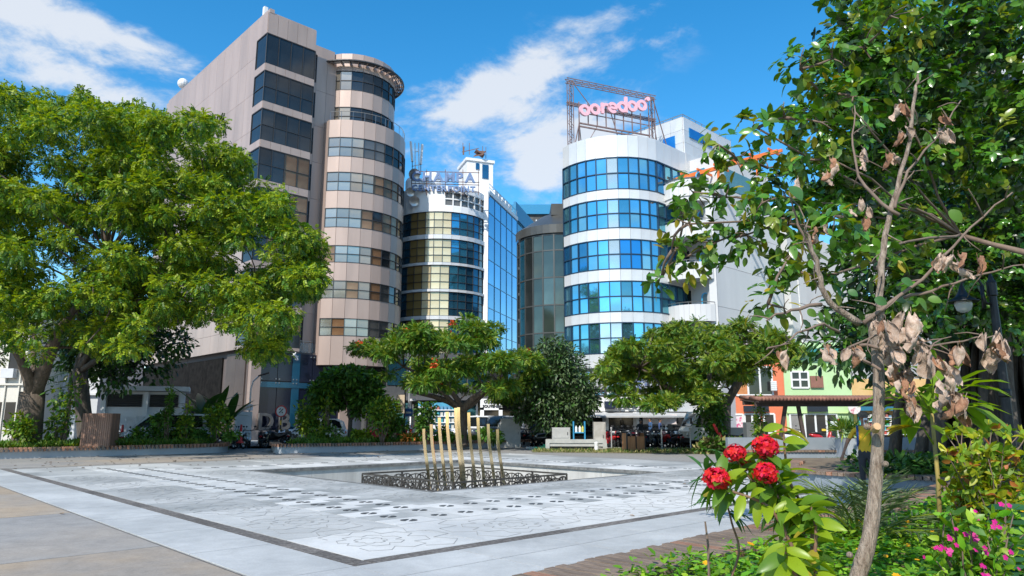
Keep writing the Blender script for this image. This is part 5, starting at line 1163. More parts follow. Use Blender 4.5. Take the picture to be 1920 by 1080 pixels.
def loft_x(mb, secs, n=10):     # rounded sections along x: (x, half width, z0, z1)
    vs = []; fs = []
    for x, w, z0, z1 in secs:
        for j in range(n):
            a = 2*PI*j/n; c, s = math.cos(a), math.sin(a); q = lambda t: math.copysign(abs(t)**.7, t)
            vs.append((x, w*q(c), (z0+z1)/2+(z1-z0)/2*q(s)))
    for i in range(len(secs)-1):
        for j in range(n): fs.append((i*n+j, i*n+(j+1) % n, (i+1)*n+(j+1) % n, (i+1)*n+j))
    fs += [tuple(range(n))[::-1], tuple(range((len(secs)-1)*n, len(secs)*n))]; mb.add(vs, fs)
def scooter(name, label, pmat, sport=False):
    t = E(name, label, 'motorcycle')
    for x in (-.62, .62):
        q = MB(); torus(q, .235, .055, (0, 0, 0)); w = q.build('wheel', TYRE, t, smooth=True, loc=(x, 0, .29)); q = MB()
        for k in range(5): a = 2*PI*k/5; q.bar((0, 0, 0), (.2*math.cos(a), 0, .2*math.sin(a)), .04, .03)
        q.lathe([(.05, -.04), (.05, .04)], 8); q.build('rim', CHR, w)
    q = MB()
    if sport:
        loft_x(q, [(-.85, .05, .72, .84), (-.6, .12, .66, .86), (-.2, .14, .5, .82), (.1, .17, .45, .98), (.38, .15, .5, 1.0), (.5, .08, .7, .92)]); q.bar((.45, 0, .95), (.62, 0, .3), .12, .1); loft_x(q, [(-.2, .12, .28, .5), (.2, .15, .22, .5), (.36, .1, .3, .5)])
    else:
        loft_x(q, [(-.92, .06, .62, .74), (-.7, .15, .48, .74), (-.35, .17, .38, .72), (-.1, .15, .3, .6), (.05, .13, .26, .36), (.3, .14, .26, .36), (.42, .16, .3, .7), (.52, .14, .45, .98), (.6, .08, .8, .96)]); loft_x(q, [(.36, .06, .48, .56), (.6, .085, .52, .62), (.86, .06, .44, .52)])
    q.build('body', pmat, t, smooth=True)
    q = MB(); loft_x(q, [(-.88, .07, .76, .84), (-.5, .15, .72, .86), (-.1, .13, .68, .8), (.08, .06, .68, .76)] if not sport else [(-.86, .06, .84, .92), (-.4, .13, .78, .88), (-.05, .12, .78, .86)]); q.build('seat', BSEAT, t, smooth=True)
    q = MB(); q.tube([(.42, -.34, 1.04), (.46, -.2, 1.03), (.5, 0, .98), (.46, .2, 1.03), (.42, .34, 1.04)], .022, 6)
    for s in (-1, 1): q.bar((.44, s*.24, 1.03), (.48, s*.30, 1.2), .015); q.ball((.48, s*.31, 1.23), (.03, .07, .05), 6, 4)
    q.build('handlebar', BSEAT, t)
    q = MB(); q.ball((.58, 0, .86), (.07, .1, .08), 8, 5); q.build('headlight', LAMPC, t, smooth=True)
    q = MB(); q.ball((-.93, 0, .68), (.04, .09, .05), 6, 4); q.build('tail_light', TAILR, t)
    q = MB(); q.tube([(-.1, -.14, .3), (-.4, -.17, .3), (-.85, -.18, .42)], [.03, .04, .055], 7); q.bar((-.62, .1, .29), (-.1, .1, .34), .06, .1); q.bar((-.05, .1, .25), (.02, .26, .02), .03); q.build('exhaust', MULL, t); q = MB(); q.bar((-.25, 0, .32), (.08, 0, .34), .2, .16); q.build('engine', PGRY, t)
    q = MB(); q.bar((.48, -.08, .8), (.62, -.08, .29), .04); q.bar((.48, .08, .8), (.62, .08, .29), .04); q.build('fork', CHR, t)
    return t
proto_s = scooter('motorcycle', 'white scooter parked in the gap between the two left planters', PWHT)
b = D(462, 845, 42.4); proto_s.location = (b.x, 42.4, 0); proto_s.rotation_euler = (0, 0, -1.05)
proto_m = scooter('motorcycle', 'dark motorcycle with its rear to the plaza right of the white scooter', PBLK, True)
b = D(487, 845, 42.6); proto_m.location = (b.x, 42.6, 0); proto_m.rotation_euler = (0, 0, 1.9)
GB = 'motorcycles parked along the street'
proto_s['group'] = GB; proto_m['group'] = GB
def bike(proto, px, Y, rz, label, pm=None, z=0):
    b = D(px, 840, Y); return copy_tree(proto, None, (b.x, Y, z), rz, label, GB, mats={'body': pm} if pm else None)
bike(proto_m, 514, 42.2, -2.2, 'dark motorcycle leaning by the start of the middle planter'); bike(proto_m, 503, 44.0, 1.4, 'dark motorcycle behind the gap between the left planters', PGRY)
bike(proto_s, 372, 39.2, -.35, 'blue fronted scooter behind the shrubs of the left planter', PBLU); bike(proto_s, 236, 39.0, -.3, 'dark scooter behind the timber box', PBLK); bike(proto_m, 420, 40.6, -.2, 'black motorcycle by the pierced wall behind the banana plants'); bike(proto_s, 440, 41.2, -.4, 'black scooter at the far end of the pierced wall', PBLK)
rowc = [PRED, PBLK, PBLK, PRED, PBLK, PGRY, PBLK, PRED, PBLK, PSIL, PBLK, PBLK, PBLK]
ORD = ['leftmost', 'second from left', 'third from left', 'fourth from left', 'fifth from left', 'sixth from left', 'middle', 'sixth from right', 'fifth from right', 'fourth from right', 'third from right', 'second from right', 'rightmost']
CN = {PRED.name: 'red', PBLK.name: 'black', PGRY.name: 'grey', PSIL.name: 'silver', PWHT.name: 'white'}
for i in range(13):
    px = 1145+14.6*i; m_ = (proto_s if i % 3 != 1 else proto_m)
    bike(m_, px, 41.5-.10*i+random.uniform(-.15, .15), random.choice((1, 1, -1))*PI/2+VANG-.75+random.uniform(-.2, .2), '%s motorcycle, %s in the front row before the cafe counter' % (CN[rowc[i].name], ORD[i]), rowc[i])
for i in range(9): bike(proto_m if i % 2 else proto_s, 1160+17*i, 43.6-.1*i+random.uniform(-.2, .2), PI/2+random.uniform(-.4, .4), '%s motorcycle, %s in the rear row close to the cafe' % (CN[(c_ := pick([PBLK, PBLK, PRED, PSIL])).name], ORD[i] if i < 5 else ORD[i+4]), c_)
for i in range(7): bike(proto_m if i % 2 else proto_s, 972+9*i, 44.8+random.uniform(-.4, .6), PI/2+random.uniform(-.5, .5), '%s motorcycle, %s of the huddle left of the black car' % (CN[(c_ := pick([PBLK, PBLK, PGRY])).name], ORD[i] if i < 4 else ORD[i+6]), c_)
for i, px in enumerate((1488, 1545)): bike(proto_s, px, 46.4, .2, ('white framed scooter', 'red scooter')[i]+' parked before the green shop doors', (PWHT, PRED)[i])
bike(proto_m, 1392, 36.0, .3, 'black motorcycle behind the red flowers beside the leaning tree')
# ---- cars
CGL = M('car_glass', (.012, .015, .018), rough=.06, spec=.7)
def car(name, label, cat, loc, rz, L, Wd, prof, cab, pmat, wheel_x, wr=.33, spots=None):
    """prof: (x, z0, z1) stations of the body; cab: side outline of the cabin (x, z)"""
    t = E(name, label, cat, loc, rz)
    q = MB(); loft_x(q, [(x, Wd/2*(w if False else 1)*wf, z0, z1) for x, z0, z1, wf in prof], 12); q.build('body', pmat, t, smooth=True)
    q = MB(); n = len(cab); zt = max(p[1] for p in cab)
    ys = [Wd/2*.96-(z-min(p[1] for p in cab))*.22 for x, z in cab]
    vs = [(x, -y, z) for (x, z), y in zip(cab, ys)]+[(x, y, z) for (x, z), y in zip(cab, ys)]
    q.add(vs, [tuple(range(n)), tuple(range(n, 2*n))[::-1]]+[(i, i+n, (i+1) % n+n, (i+1) % n) for i in range(n)]); cb = q.build('cabin', pmat, t)
    # side windows, windscreen
    zb = min(p[1] for p in cab); cxs = [p[0] for p in cab]; mx = sum(cxs)/n; mz = (zb+zt)/2
    for s in (-1, 1):
        q = MB(); pts = [(mx+(x-mx)*.88, mz+(z-mz)*.74+.02) for x, z in cab]; vv = [(x, s*(Wd/2*.96-(z-zb)*.22+.012), z) for x, z in pts]; q.add(vv, [tuple(range(n)) if s < 0 else tuple(range(n))[::-1]]); q.build('window', CGL, t)
        q = MB(); xm = mx+.1; q.bar((xm, s*(Wd/2*.96+.02), zb+.02), (xm, s*(Wd/2*.96-(zt-zb)*.2+.01), zt-.08), .07, .03); q.build('door_pillar', pmat, t)
    order = sorted(range(n), key=lambda i: cab[i][0])
    for end in (0, 1):
        lo = order[0] if end == 0 else order[-1]; tops = [i for i in range(n) if cab[i][1] > zt-.12]; hi = min(tops, key=lambda i: cab[i][0]) if end == 0 else max(tops, key=lambda i: cab[i][0])
        (xa, za), (xb, zb2) = cab[lo], cab[hi]; e = -.02 if end == 0 else .02
        q = MB(); f = [(xa+(xb-xa)*u+e, za+(zb2-za)*u+.015) for u in (.1, .88)]; q.add([(f[0][0], -Wd*.40, f[0][1]), (f[0][0], Wd*.40, f[0][1]), (f[1][0], Wd*.33, f[1][1]), (f[1][0], -Wd*.33, f[1][1])], [(0, 1, 2, 3)]); q.build('windscreen' if end else 'rear_window', CGL, t)
    for x in wheel_x:
        for s in (-1, 1):
            q = MB(); torus(q, wr-.09, .10, (0, 0, 0), 16, 6); q.prism_y([((wr-.12)*math.cos(a), (wr-.12)*math.sin(a)) for a in np.linspace(0, 2*PI, 13)[:-1]], -.05, .05); w = q.build('wheel', TYRE, t, smooth=False, loc=(x, s*(Wd/2-.07), wr))
            q = MB()
            for k in range(6): a = 2*PI*k/6; q.bar((0, s*.075, 0), ((wr-.12)*math.cos(a), s*.075, (wr-.12)*math.sin(a)), .05, .03)
            q.build('rim', PSIL, w)
    xf = prof[-1][0]; xr = prof[0][0]
    for s in (-1, 1):
        q = MB(); q.ball((xf-.12, s*Wd*.36, (prof[-1][1]+prof[-1][2])/2+.12), (.12, .17, .09), 8, 5); q.build('headlight', LAMPC, t, smooth=True); q = MB(); q.ball((xr+.08, s*Wd*.38, (prof[0][1]+prof[0][2])/2+.1), (.08, .12, .14), 6, 4); q.build('tail_light', TAILR, t); q = MB(); q.ball((mx+.75, s*(Wd/2+.1), zb+.05), (.06, .1, .07), 6, 4); q.build('mirror', pmat, t, smooth=True)
    q = MB(); q.box((xf-.02, 0, prof[-1][1]+.12), (.1, Wd*.7, .14)); q.build('grille', MULL, t)
    if spots:
        sm = MB(); rr = random.Random(5)
        for k in range(46):
            x = rr.uniform(xr+.3, xf-.3); z = rr.uniform(.55, .98); s = rr.choice((-1, 1)); r = rr.uniform(.05, .13)
            sm.lathe([(0, .0), (r*.7, .0), (r, -.0)], 7)
            k0 = len(sm.v)-21
            for i in range(k0, len(sm.v)): vx, vy, _ = sm.v[i]; sm.v[i] = (x+vx, s*(Wd/2+.012), z+vy)
        for k in range(18):
            x = rr.uniform(xf-1.1, xf-.25); y = rr.uniform(-.7, .7); r = rr.uniform(.06, .14); sm.lathe([(0, 0), (r*.7, 0), (r, 0)], 7, c=(x, y, 1.035-.04*(x-xf+1.1)))
        sm.build('spot', PBLK, t)
    return t
SUVP = [(-2.25, .45, .95, .8), (-2.15, .35, 1.02, .95), (-1.0, .28, 1.02, 1), (.6, .28, 1.02, 1), (1.4, .3, 1.04, 1), (2.1, .35, .98, .96), (2.28, .45, .85, .82)]
SUVC = [(-2.12, 1.0), (1.05, 1.0), (.35, 1.62), (-.2, 1.7), (-1.6, 1.68), (-1.95, 1.5)]
b = D(583, 824, 46.3); car('spotted_car', 'white car with black spots parked before the D B letters behind the shrubs', 'car', (b.x, 46.3, 0), PI+.15, 4.5, 1.8, SUVP, SUVC, PWHT, (-1.35, 1.4), .34, True)
SEDP = [(-2.3, .5, .9, .8), (-2.2, .35, .98, .94), (-1.0, .26, .98, 1), (.6, .26, .95, 1), (1.5, .28, .9, 1), (2.1, .35, .8, .94), (2.28, .42, .7, .8)]
SEDC = [(-1.9, .93), (1.3, .9), (.45, 1.36), (-.1, 1.44), (-.9, 1.42), (-1.4, 1.28)]
b = D(1055, 838, 43.6); car('black_car', 'black saloon car parked behind the round dark tree', 'car', (b.x+.6, 43.6, 0), PI-.05, 4.5, 1.75, SEDP, SEDC, paint('black_brown', (.02, .019, .018)), (-1.35, 1.42), .33)
JP = [(-1.9, .5, 1.05, .85), (-1.8, .4, 1.1, .98), (-.5, .35, 1.1, 1), (.9, .38, 1.08, 1), (1.6, .42, 1.02, .96), (1.75, .5, .95, .85)]
JC = [(-1.85, 1.05), (.85, 1.05), (.6, 1.85), (-.2, 1.9), (-1.7, 1.88)]
b = D(931, 828, 49.6); car('grey_van', 'grey boxy van behind the right arm of brass poles', 'van', (b.x, 49.6, 0), PI+.1, 3.6, 1.7, JP, JC, paint('van_grey', (.20, .215, .23)), (-1.1, 1.15), .36)
b = D(884, 828, 49.9); car('white_van', 'white van parked nose out left of the grey boxy van', 'van', (b.x, 50.2, 0), PI+.1, 3.6, 1.7, JP, JC, PWHT, (-1.1, 1.15), .36)
VP = [(-2.1, .4, 1.1, .9), (-2.0, .3, 1.15, .98), (.5, .3, 1.15, 1), (1.6, .32, 1.1, .98), (1.95, .4, .95, .88)]
VC = [(-2.05, 1.1), (1.75, 1.08), (.95, 1.85), (.3, 1.95), (-1.95, 1.92)]
b = D(312, 830, 38.9); car('white_van', 'white van parked before the pierced wall behind the shrubs', 'van', (b.x, 39.0, 0), PI+.25, 4.1, 1.7, VP, VC, paint('van_white', (.5, .52, .54)), (-1.3, 1.25), .33)
# truck cab beside the leaning tree
b = D(1318, 845, 39.5); t = E('small_truck', 'small pale truck with its cab beside the thick leaning trunk', 'truck', (b.x, 39.8, 0), PI+.12)
q = MB(); q.prism_y([(-.75, .55), (.92, .55), (.98, 1.0), (.80, 1.25), (.45, 2.0), (.3, 2.06), (-.75, 2.06)], -.85, .85); q.build('cab', paint('truck_cream', (.50, .51, .48)), t)
q = MB(); q.prism_y([(-.45, 1.22), (.62, 1.22), (.36, 1.88), (-.45, 1.88)], -.862, .862); q.build('window', CGL, t); q = MB(); q.add([(.80+.02, -.72, 1.28), (.82, .72, 1.28), (.48, .68, 1.94), (.48, -.68, 1.94)], [(0, 1, 2, 3)]); q.build('windscreen', CGL, t)
bx('door', t, paint('truck_cream', (.50, .51, .48)), (1.05, 1.74, .6), (0, 0, .9)); bx('bumper', t, MULL, (.12, 1.7, .22), (.98, 0, .55)); bx('cargo_bed', t, paint('truck_bed', (.30, .31, .31)), (2.6, 1.75, .5), (-2.1, 0, .95)); bx('chassis', t, MULL, (4.2, .7, .2), (-1.2, 0, .55))
for x in (.2, -2.3):
    for s in (-1, 1): q = MB(); torus(q, .25, .1, (0, 0, 0), 16, 6); q.prism_y([(.2*math.cos(a), .2*math.sin(a)) for a in np.linspace(0, 2*PI, 11)[:-1]], -.05, .05); q.build('wheel', TYRE, t, loc=(x, s*.75, .35))
for s in (-1, 1): q = MB(); q.ball((.98, s*.6, .85), (.05, .14, .1), 8, 5); q.build('headlight', LAMPC, t); q = MB(); q.bar((.75, s*.88, 1.35), (.9, s*1.05, 1.6), .03); q.box((.92, s*1.06, 1.55), (.06, .16, .3)); q.build('mirror', MULL, t)
# ================================================================ PEOPLE
SKIN = M('skin_brown', (.26, .125, .075), (.30, .15, .09), .55, scale=8); HAIR = M('hair_black', (.012, .01, .009), rough=.6); SHOE = M('shoe_dark', (.02, .02, .02), rough=.6)
def person(label, loc, rz, h=1.68, shirt=(.1, .1, .1), legs=(.05, .05, .06), pose='stand', long_=False, sleeve=.75, group=None, fingers=False, robe=False):
    s = h/1.72; J = {}; Ed = []
    def P(n, x, y, z, r, par=None, seg=None):
        J[n] = (Vector((x*s, y*s, z*s)), r*s if not hasattr(r, '__len__') else tuple(k*s for k in r), par, seg)
    # figure faces -y
    P('pelvis', 0, 0, .93, (.155, .11)); P('waist', 0, 0, 1.08, (.135, .10), 'pelvis', 'T'); P('chest', 0, .01, 1.28, (.165, .115), 'waist', 'T'); P('upper', 0, .02, 1.40, (.13, .085), 'chest', 'T'); P('neck', 0, .015, 1.50, .052, 'upper', 'N'); P('jaw', 0, -.015, 1.57, (.066, .078), 'neck', 'N'); P('head', 0, -.005, 1.65, (.074, .092), 'jaw', 'N'); P('top', 0, .005, 1.70, (.05, .06), 'head', 'N')
    st = {'stand': (0, 0), 'walk': (.20, -.16)}.get(pose if pose in ('stand', 'walk') else 'stand')
    for k, sg in ((0, 1), (1, -1)):
        sw = st[k]; P('hip%d' % k, sg*.09, 0, .88, .088, 'pelvis', 'L'); P('knee%d' % k, sg*.10, -.02-sw*.6, .50, .058, 'hip%d' % k, 'L'); P('ankle%d' % k, sg*.10, .02-sw, .09, .038, 'knee%d' % k, 'L'); P('toe%d' % k, sg*.115, -.14-sw, .035, .036, 'ankle%d' % k, 'F')
        P('sho%d' % k, sg*.185, .02, 1.405, .056, 'upper', 'T')
        if pose == 'phone' and k == 0:      # lifts a phone before the face
            P('elb0', .27, -.13, 1.24, .04, 'sho0', 'A'); P('wri0', .11, -.27, 1.44, .026, 'elb0', 'H'); P('hand0', .07, -.28, 1.52, (.034, .02), 'wri0', 'H')
        elif pose == 'phone':
            P('elb1', -.33, .03, 1.17, .042, 'sho1', 'A'); P('wri1', -.42, -.05, .95, .027, 'elb1', 'H'); P('hand1', -.45, -.08, .86, (.036, .018), 'wri1', 'H')
        else:
            a = -sw*.8; P('elb%d' % k, sg*.235, .03+a*.3, 1.13, .04, 'sho%d' % k, 'A'); P('wri%d' % k, sg*.235, -.05+a, .90, .026, 'elb%d' % k, 'H'); P('hand%d' % k, sg*.23, -.08+a, .80, (.03, .018), 'wri%d' % k, 'H')
        if fingers:
            hp = J['hand%d' % k][0]/s; wp = J['wri%d' % k][0]/s; d = (hp-wp).normalized(); c = d.cross(Vector((0, 1, 0))).normalized()
            for f in range(4): q = hp+c*(.026-.017*f)+d*.02; e = q+d*(.045+.012*(f in (1, 2)))-Vector((0, .012, 0)); g_ = e+d*.02-Vector((0, .02, 0)); P('f%d%d' % (k, f), *q, .0085, 'hand%d' % k, 'H'); P('g%d%d' % (k, f), *e, .0075, 'f%d%d' % (k, f), 'H'); P('h%d%d' % (k, f), *g_, .0065, 'g%d%d' % (k, f), 'H')
            q = wp+d*.03+c*.03; P('t%d' % k, *q, .01, 'wri%d' % k, 'H'); P('u%d' % k, *(q+d*.04+c*.02), .008, 't%d' % k, 'H')
    names = list(J); ix = {n: i for i, n in enumerate(names)}
    me = bpy.data.meshes.new('body'); me.from_pydata([J[n][0] for n in names], [(ix[J[n][2]], ix[n]) for n in names if J[n][2]], [])
    o = bpy.data.objects.new('body', me); COL.objects.link(o); sk = o.modifiers.new('skin', 'SKIN')
    for n in names:
        r = J[n][1]; r = r if hasattr(r, '__len__') else (r, r); sv = me.skin_vertices[0].data[ix[n]]; sv.radius = r; sv.use_root = (n == 'pelvis')
    sb = o.modifiers.new('sub', 'SUBSURF'); sb.levels = 2 if fingers else 1
    bpy.context.view_layer.update(); m2 = bpy.data.meshes.new_from_object(o.evaluated_get(bpy.context.evaluated_depsgraph_get())); bpy.data.objects.remove(o); bpy.data.meshes.remove(me); m2.name = 'body'
    ms = M('cloth_%02d%02d%02d' % tuple(int(c*99) for c in shirt), shirt, tuple(c*.85 for c in shirt), .85, scale=9, bump=.2); ml = M('cloth_%02d%02d%02d' % tuple(int(c*99) for c in legs), legs, tuple(c*.8 for c in legs), .85, scale=9, bump=.2)
    m2.materials.clear()
    for m in (SKIN, ms, ml, SHOE): m2.materials.append(m)
    segs = [(J[J[n][2]][0], J[n][0], J[n][3]) for n in names if J[n][2]]; mid = []
    for p in m2.polygons:
        c = p.center; best = None
        for a, b_, k in segs:
            d = b_-a; u = max(0, min(1, (c-a).dot(d)/d.length_squared)); q = (c-(a+d*u)).length
            if best is None or q < best[0]: best = (q, k, u)
        k, u = best[1], best[2]
        mid.append({'T': 1 if c.z > .97*s else 2, 'N': 0 if c.z > 1.475*s else 1, 'L': 2, 'F': 3, 'A': 1 if (long_ or u < sleeve) else 0, 'H': 1 if (long_ and u < .8 and k == 'H' and c.z > .86*s) else 0}[k])
    m2.polygons.foreach_set('material_index', mid); m2.polygons.foreach_set('use_smooth', [True]*len(mid))
    t = E('person', label, 'person', loc, rz, group); OB('body', m2, t)
    q = MB(); q.ball((0, .018*s, 1.665*s), (.083*s, .094*s, .085*s), 12, 8); hm = q.build('hair', HAIR, t, smooth=True)
    def dot(n, m, c, r): q = MB(); q.ball([k*s for k in c], [k*s for k in r], 6, 4); q.build(n, m, t, smooth=True)
    dot('nose', SKIN, (0, -.105, 1.605), (.012, .02, .024)); dot('mouth', HAIR, (0, -.09, 1.567), (.022, .01, .005))
    for sg in (-1, 1): dot('ear', SKIN, (sg*.078, .0, 1.61), (.012, .02, .03)); dot('eye', HAIR, (sg*.03, -.088, 1.635), (.013, .01, .007))
    if robe: q = MB(); q.lathe([(.17*s, 1.42*s), (.19*s, 1.2*s), (.19*s, .95*s), (.24*s, .5*s), (.27*s, .12*s), (.2*s, .12*s)], 14); [None for _ in ()]; q.build('robe', ms, t, smooth=True)
    return t
def at(px, Y, z=0): b = D(px, 800, Y); return (b.x, Y, z)
man = person('man in a yellow shirt holding a phone before his face behind the slim trunk', at(1620, 15.0), -.45, 1.72, (.66, .40, .02), (.03, .03, .035), 'phone', fingers=True, sleeve=.8)
q = MB(); q.box((0, 0, 0), (.075, .01, .15)); q.build('phone', M('phone_white', (.62, .66, .72), rough=.3), man, loc=(.035, -.285, 1.565), rot=(0, 0, 0)); q = MB(); q.lathe([(.097, 1.66), (.1, 1.70), (.085, 1.75), (.04, 1.775), (0, 1.78)], 14); q.add([(-.08, -.07, 1.675), (.08, -.07, 1.675), (.06, -.17, 1.66), (-.06, -.17, 1.66), (-.08, -.07, 1.685), (.08, -.07, 1.685), (.06, -.17, 1.67), (-.06, -.17, 1.67)], [(0, 1, 2, 3), (7, 6, 5, 4), (0, 3, 7, 4), (3, 2, 6, 7), (2, 1, 5, 6)]); q.build('cap', M('cap_brown', (.12, .09, .07), rough=.9), man)
STR = M('strap_blue', (.01, .06, .22), rough=.7); q = MB()
for sg in (-1, 1): q.tube([(sg*.13, .13, 1.2), (sg*.13, .12, 1.40), (sg*.13, .02, 1.475), (sg*.13, -.09, 1.40), (sg*.135, -.12, 1.2), (sg*.15, -.02, 1.08)], .024, 6)
q.build('bag_strap', STR, man); q = MB(); q.box((0, .2, 1.22), (.30, .16, .42)); q.build('backpack', STR, man)
person('person in pale peach long clothes standing before the red barriers', at(737, 45.2), .3, 1.66, (.62, .42, .32), (.62, .42, .32), long_=True, robe=True)
person('man in a blue shirt walking left before the cafe', at(1219, 44.6), -1.3, 1.72, (.04, .10, .22), (.06, .07, .1), 'walk', True); person('man in a blue shirt and grey trousers facing the other before the cafe', at(1238, 44.4), 1.2, 1.68, (.05, .09, .22), (.25, .26, .26), 'stand', True)
person('dark dressed man among the motorcycles by the cafe counter', at(1201, 42.6), .2, 1.62, (.02, .02, .02), (.03, .05, .09), 'stand', True); person('person in a cream robe behind the right arm of brass poles', at(938, 47.5), 1.6, 1.66, (.62, .58, .48), (.62, .58, .48), long_=True, robe=True)
person('man with a blue shirt by the motorcycle huddle', at(998, 46.5), .5, 1.7, (.03, .10, .30), (.05, .05, .06)); person('man in pale blue shirt by the souvenir shop door', at(1722, 46.5), .2, 1.72, (.22, .42, .62), (.05, .06, .1)); person('man in sunglasses and dark green shirt by the souvenir shop', at(1734, 43.0), -.6, 1.7, (.07, .09, .07), (.05, .05, .06)); person('man in white by the souvenir shop display', at(1706, 47.0), .5, 1.5, (.6, .56, .5), (.3, .3, .3))
rider = person('dark dressed rider with a red helmet outside the green shop', at(1575, 45.8), .8, 1.62, (.02, .02, .03), (.05, .05, .06)); q = MB(); q.ball((0, .01, 1.56), (.13, .14, .13), 10, 7); q.build('helmet', PRED, rider, smooth=True)
# ================================================================ TREES AND PLANTS
BARK = M('bark_grey_brown', (.075, .056, .042), (.155, .12, .092), .9, scale=5, stretch=(3, 3, .6), bump=.7, bscale=9, detail=8)
BARK_D = M('bark_dark', (.06, .05, .042), (.13, .11, .09), .9, scale=4, stretch=(3, 3, .5), bump=.8, bscale=8)
BARK_L = M('bark_pale', (.17, .122, .088), (.37, .295, .23), .9, scale=12, stretch=(4, 4, .8), bump=1, bscale=30, detail=9)
TWIG = M('twig', (.14, .095, .07), (.21, .15, .115), .85, scale=9)
def LF(name, c, isl=.35, tr=.32, rough=.5, spec=.4): return M(name, c, rough=rough, island=isl, trans=tr, spec=spec)
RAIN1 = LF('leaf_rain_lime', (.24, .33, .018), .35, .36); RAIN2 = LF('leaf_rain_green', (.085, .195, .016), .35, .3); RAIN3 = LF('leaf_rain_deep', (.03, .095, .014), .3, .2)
FLAM = LF('leaf_flame_green', (.09, .21, .022), .35, .3); FLAM2 = LF('leaf_flame_olive', (.18, .25, .022), .35, .3); CONE = LF('leaf_cone_dark', (.07, .115, .045), .45, .12, .4)
FICUS = LF('leaf_ficus_dark', (.018, .045, .011), .35, .12, .35, .5); GLOS = LF('leaf_glossy', (.075, .195, .02), .4, .22, .24, .6); GLOS2 = LF('leaf_glossy_lime', (.17, .23, .022), .35, .35, .3, .5)
SHRUB = LF('leaf_shrub', (.075, .18, .022), .4, .3); SHRUB_L = LF('leaf_shrub_lime', (.19, .28, .024), .35, .38); SHRUB_D = LF('leaf_shrub_deep', (.045, .125, .02), .35, .2)
RNGr = RNG
def leafcloud(name, parent, clumps, n, size, tmpl, mats, probs=None, droop=.3, up=.6, shell=(.5, 1.05), kind=None, upb=.25, lit_top=None, jit=.6):
    P, d, i = clump_points(clumps, n, shell, upb)
    A = d*.8+rdir(n)*jit; A[:, 2] -= droop; Nn = rdir(n)*.55; Nn[:, 2] += up
    Nn += d*.35
    mid = RNG.choice(len(mats), n, p=probs)
    if lit_top is not None:      # sunlit tops painted in: upward-facing leaves of each clump take the palest colour
        m = (RNG.random(n) < lit_top*np.clip(d[:, 2]+.6, 0, 1)); mid[m] = 0
    me = leaf_mesh(name, P, A, Nn, size*RNG.uniform(.7, 1.25, n), tmpl, mats, mid)
    return OB(name, me, parent, kind=kind)
def rel(p, o): return Vector(p)-Vector(o)
def px_clumps(outline, n, Y0, Y1, rpx, o, zs=.8, seed=1, inset=.55, back=0):
    """clumps filling a crown whose silhouette is known; each gets its own distance"""
    r = random.Random(seed); out = []
    xs = [p[0] for p in outline]; ys = [p[1] for p in outline]
    def inside(x, y):
        c = False; j = len(outline)-1
        for i in range(len(outline)):
            xi, yi = outline[i]; xj, yj = outline[j]
            if (yi > y) != (yj > y) and x < (xj-xi)*(y-yi)/(yj-yi)+xi: c = not c
            j = i
        return c
    def dist(x, y): return min(math.hypot(x-(a[0]+(b[0]-a[0])*t), y-(a[1]+(b[1]-a[1])*t)) for a, b in zip(outline, outline[1:]+outline[:1]) for t in (0, .25, .5, .75))
    k = 0
    while len(out) < n and k < 6000:
        k += 1; x, y = r.uniform(min(xs), max(xs)), r.uniform(min(ys), max(ys))
        if not inside(x, y): continue
        dd = dist(x, y); R = r.uniform(*rpx)
        if dd < R*inset: R = dd/inset
        if R < rpx[0]*.5: continue
        Y = r.uniform(Y0, Y1); c = D(x, y, Y); s = R/FPX*Y
        out.append((tuple(rel(c, o)), (s*1.05, s*1.05, s*zs)))
    return out
SPR = [T_spray(4, .46, .15, .42, 1), T_spray(7, .30, .09, .8, 2)]
DIA = T_diamond(.28, .06); OVAL = T_leaf(.22, .06, .14); WIDE = T_leaf(.27, .07, .16)
# ---- the two rain trees on the left
def big_tree(name, label, base, fork, limbs, crown, n, size, mats, probs, r0, bark, droop=.45, lit_top=.5, tmpl=None, twigs=40):
    t = E(name, label, 'tree', base)
    mb = MB(); b0 = Vector((0, 0, -.2)); f = rel(fork, base)
    mid = b0.lerp(f, .5)+Vector((random.uniform(-.1, .1)*r0, 0, 0))
    mb.tube([b0, b0.lerp(f, .06), b0.lerp(f, .16), mid, f], [r0*1.7, r0*1.25, r0*1.05, r0*.95, r0*.9], 14, wob=.07)
    ends = []
    for tip, r in limbs: ends.append((limb(mb, f-Vector((0, 0, r0*.5)), rel(tip, base), r, r*.35, .12, 7, 9), r))
    for c, R in random.sample(crown, min(len(crown), twigs)):
        pts, r = min(ends, key=lambda e: min((p-Vector(c)).length for p in e[0])); p = min(pts[2:], key=lambda p: (p-Vector(c)).length); limb(mb, p, Vector(c), max(.03, r*.28), .02, .12, 4, 5)
    mb.build('trunk', bark, t, smooth=True)
    leafcloud('crown', t, crown, n, size, tmpl or SPR[0], mats, probs, droop, .8, (.35, 1.06), lit_top=lit_top)
    return t
base = D(48, 836, 33); base.z = .36
out1 = [(-140, 300), (-110, 170), (0, 152), (60, 168), (130, 160), (185, 195), (240, 190), (300, 215), (330, 250), (300, 360), (260, 470), (250, 560), (262, 655), (225, 690), (175, 655), (120, 640), (70, 680), (30, 650), (-10, 700), (-60, 690), (-120, 600)]
cr = px_clumps(out1, 225, 27, 37, (20, 46), base, .62, 3)
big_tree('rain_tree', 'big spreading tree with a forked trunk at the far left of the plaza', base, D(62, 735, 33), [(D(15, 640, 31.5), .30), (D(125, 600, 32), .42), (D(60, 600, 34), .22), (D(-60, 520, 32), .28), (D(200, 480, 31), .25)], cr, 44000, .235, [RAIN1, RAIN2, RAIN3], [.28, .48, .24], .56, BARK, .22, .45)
base2 = D(165, 832, 37); base2.z = .36
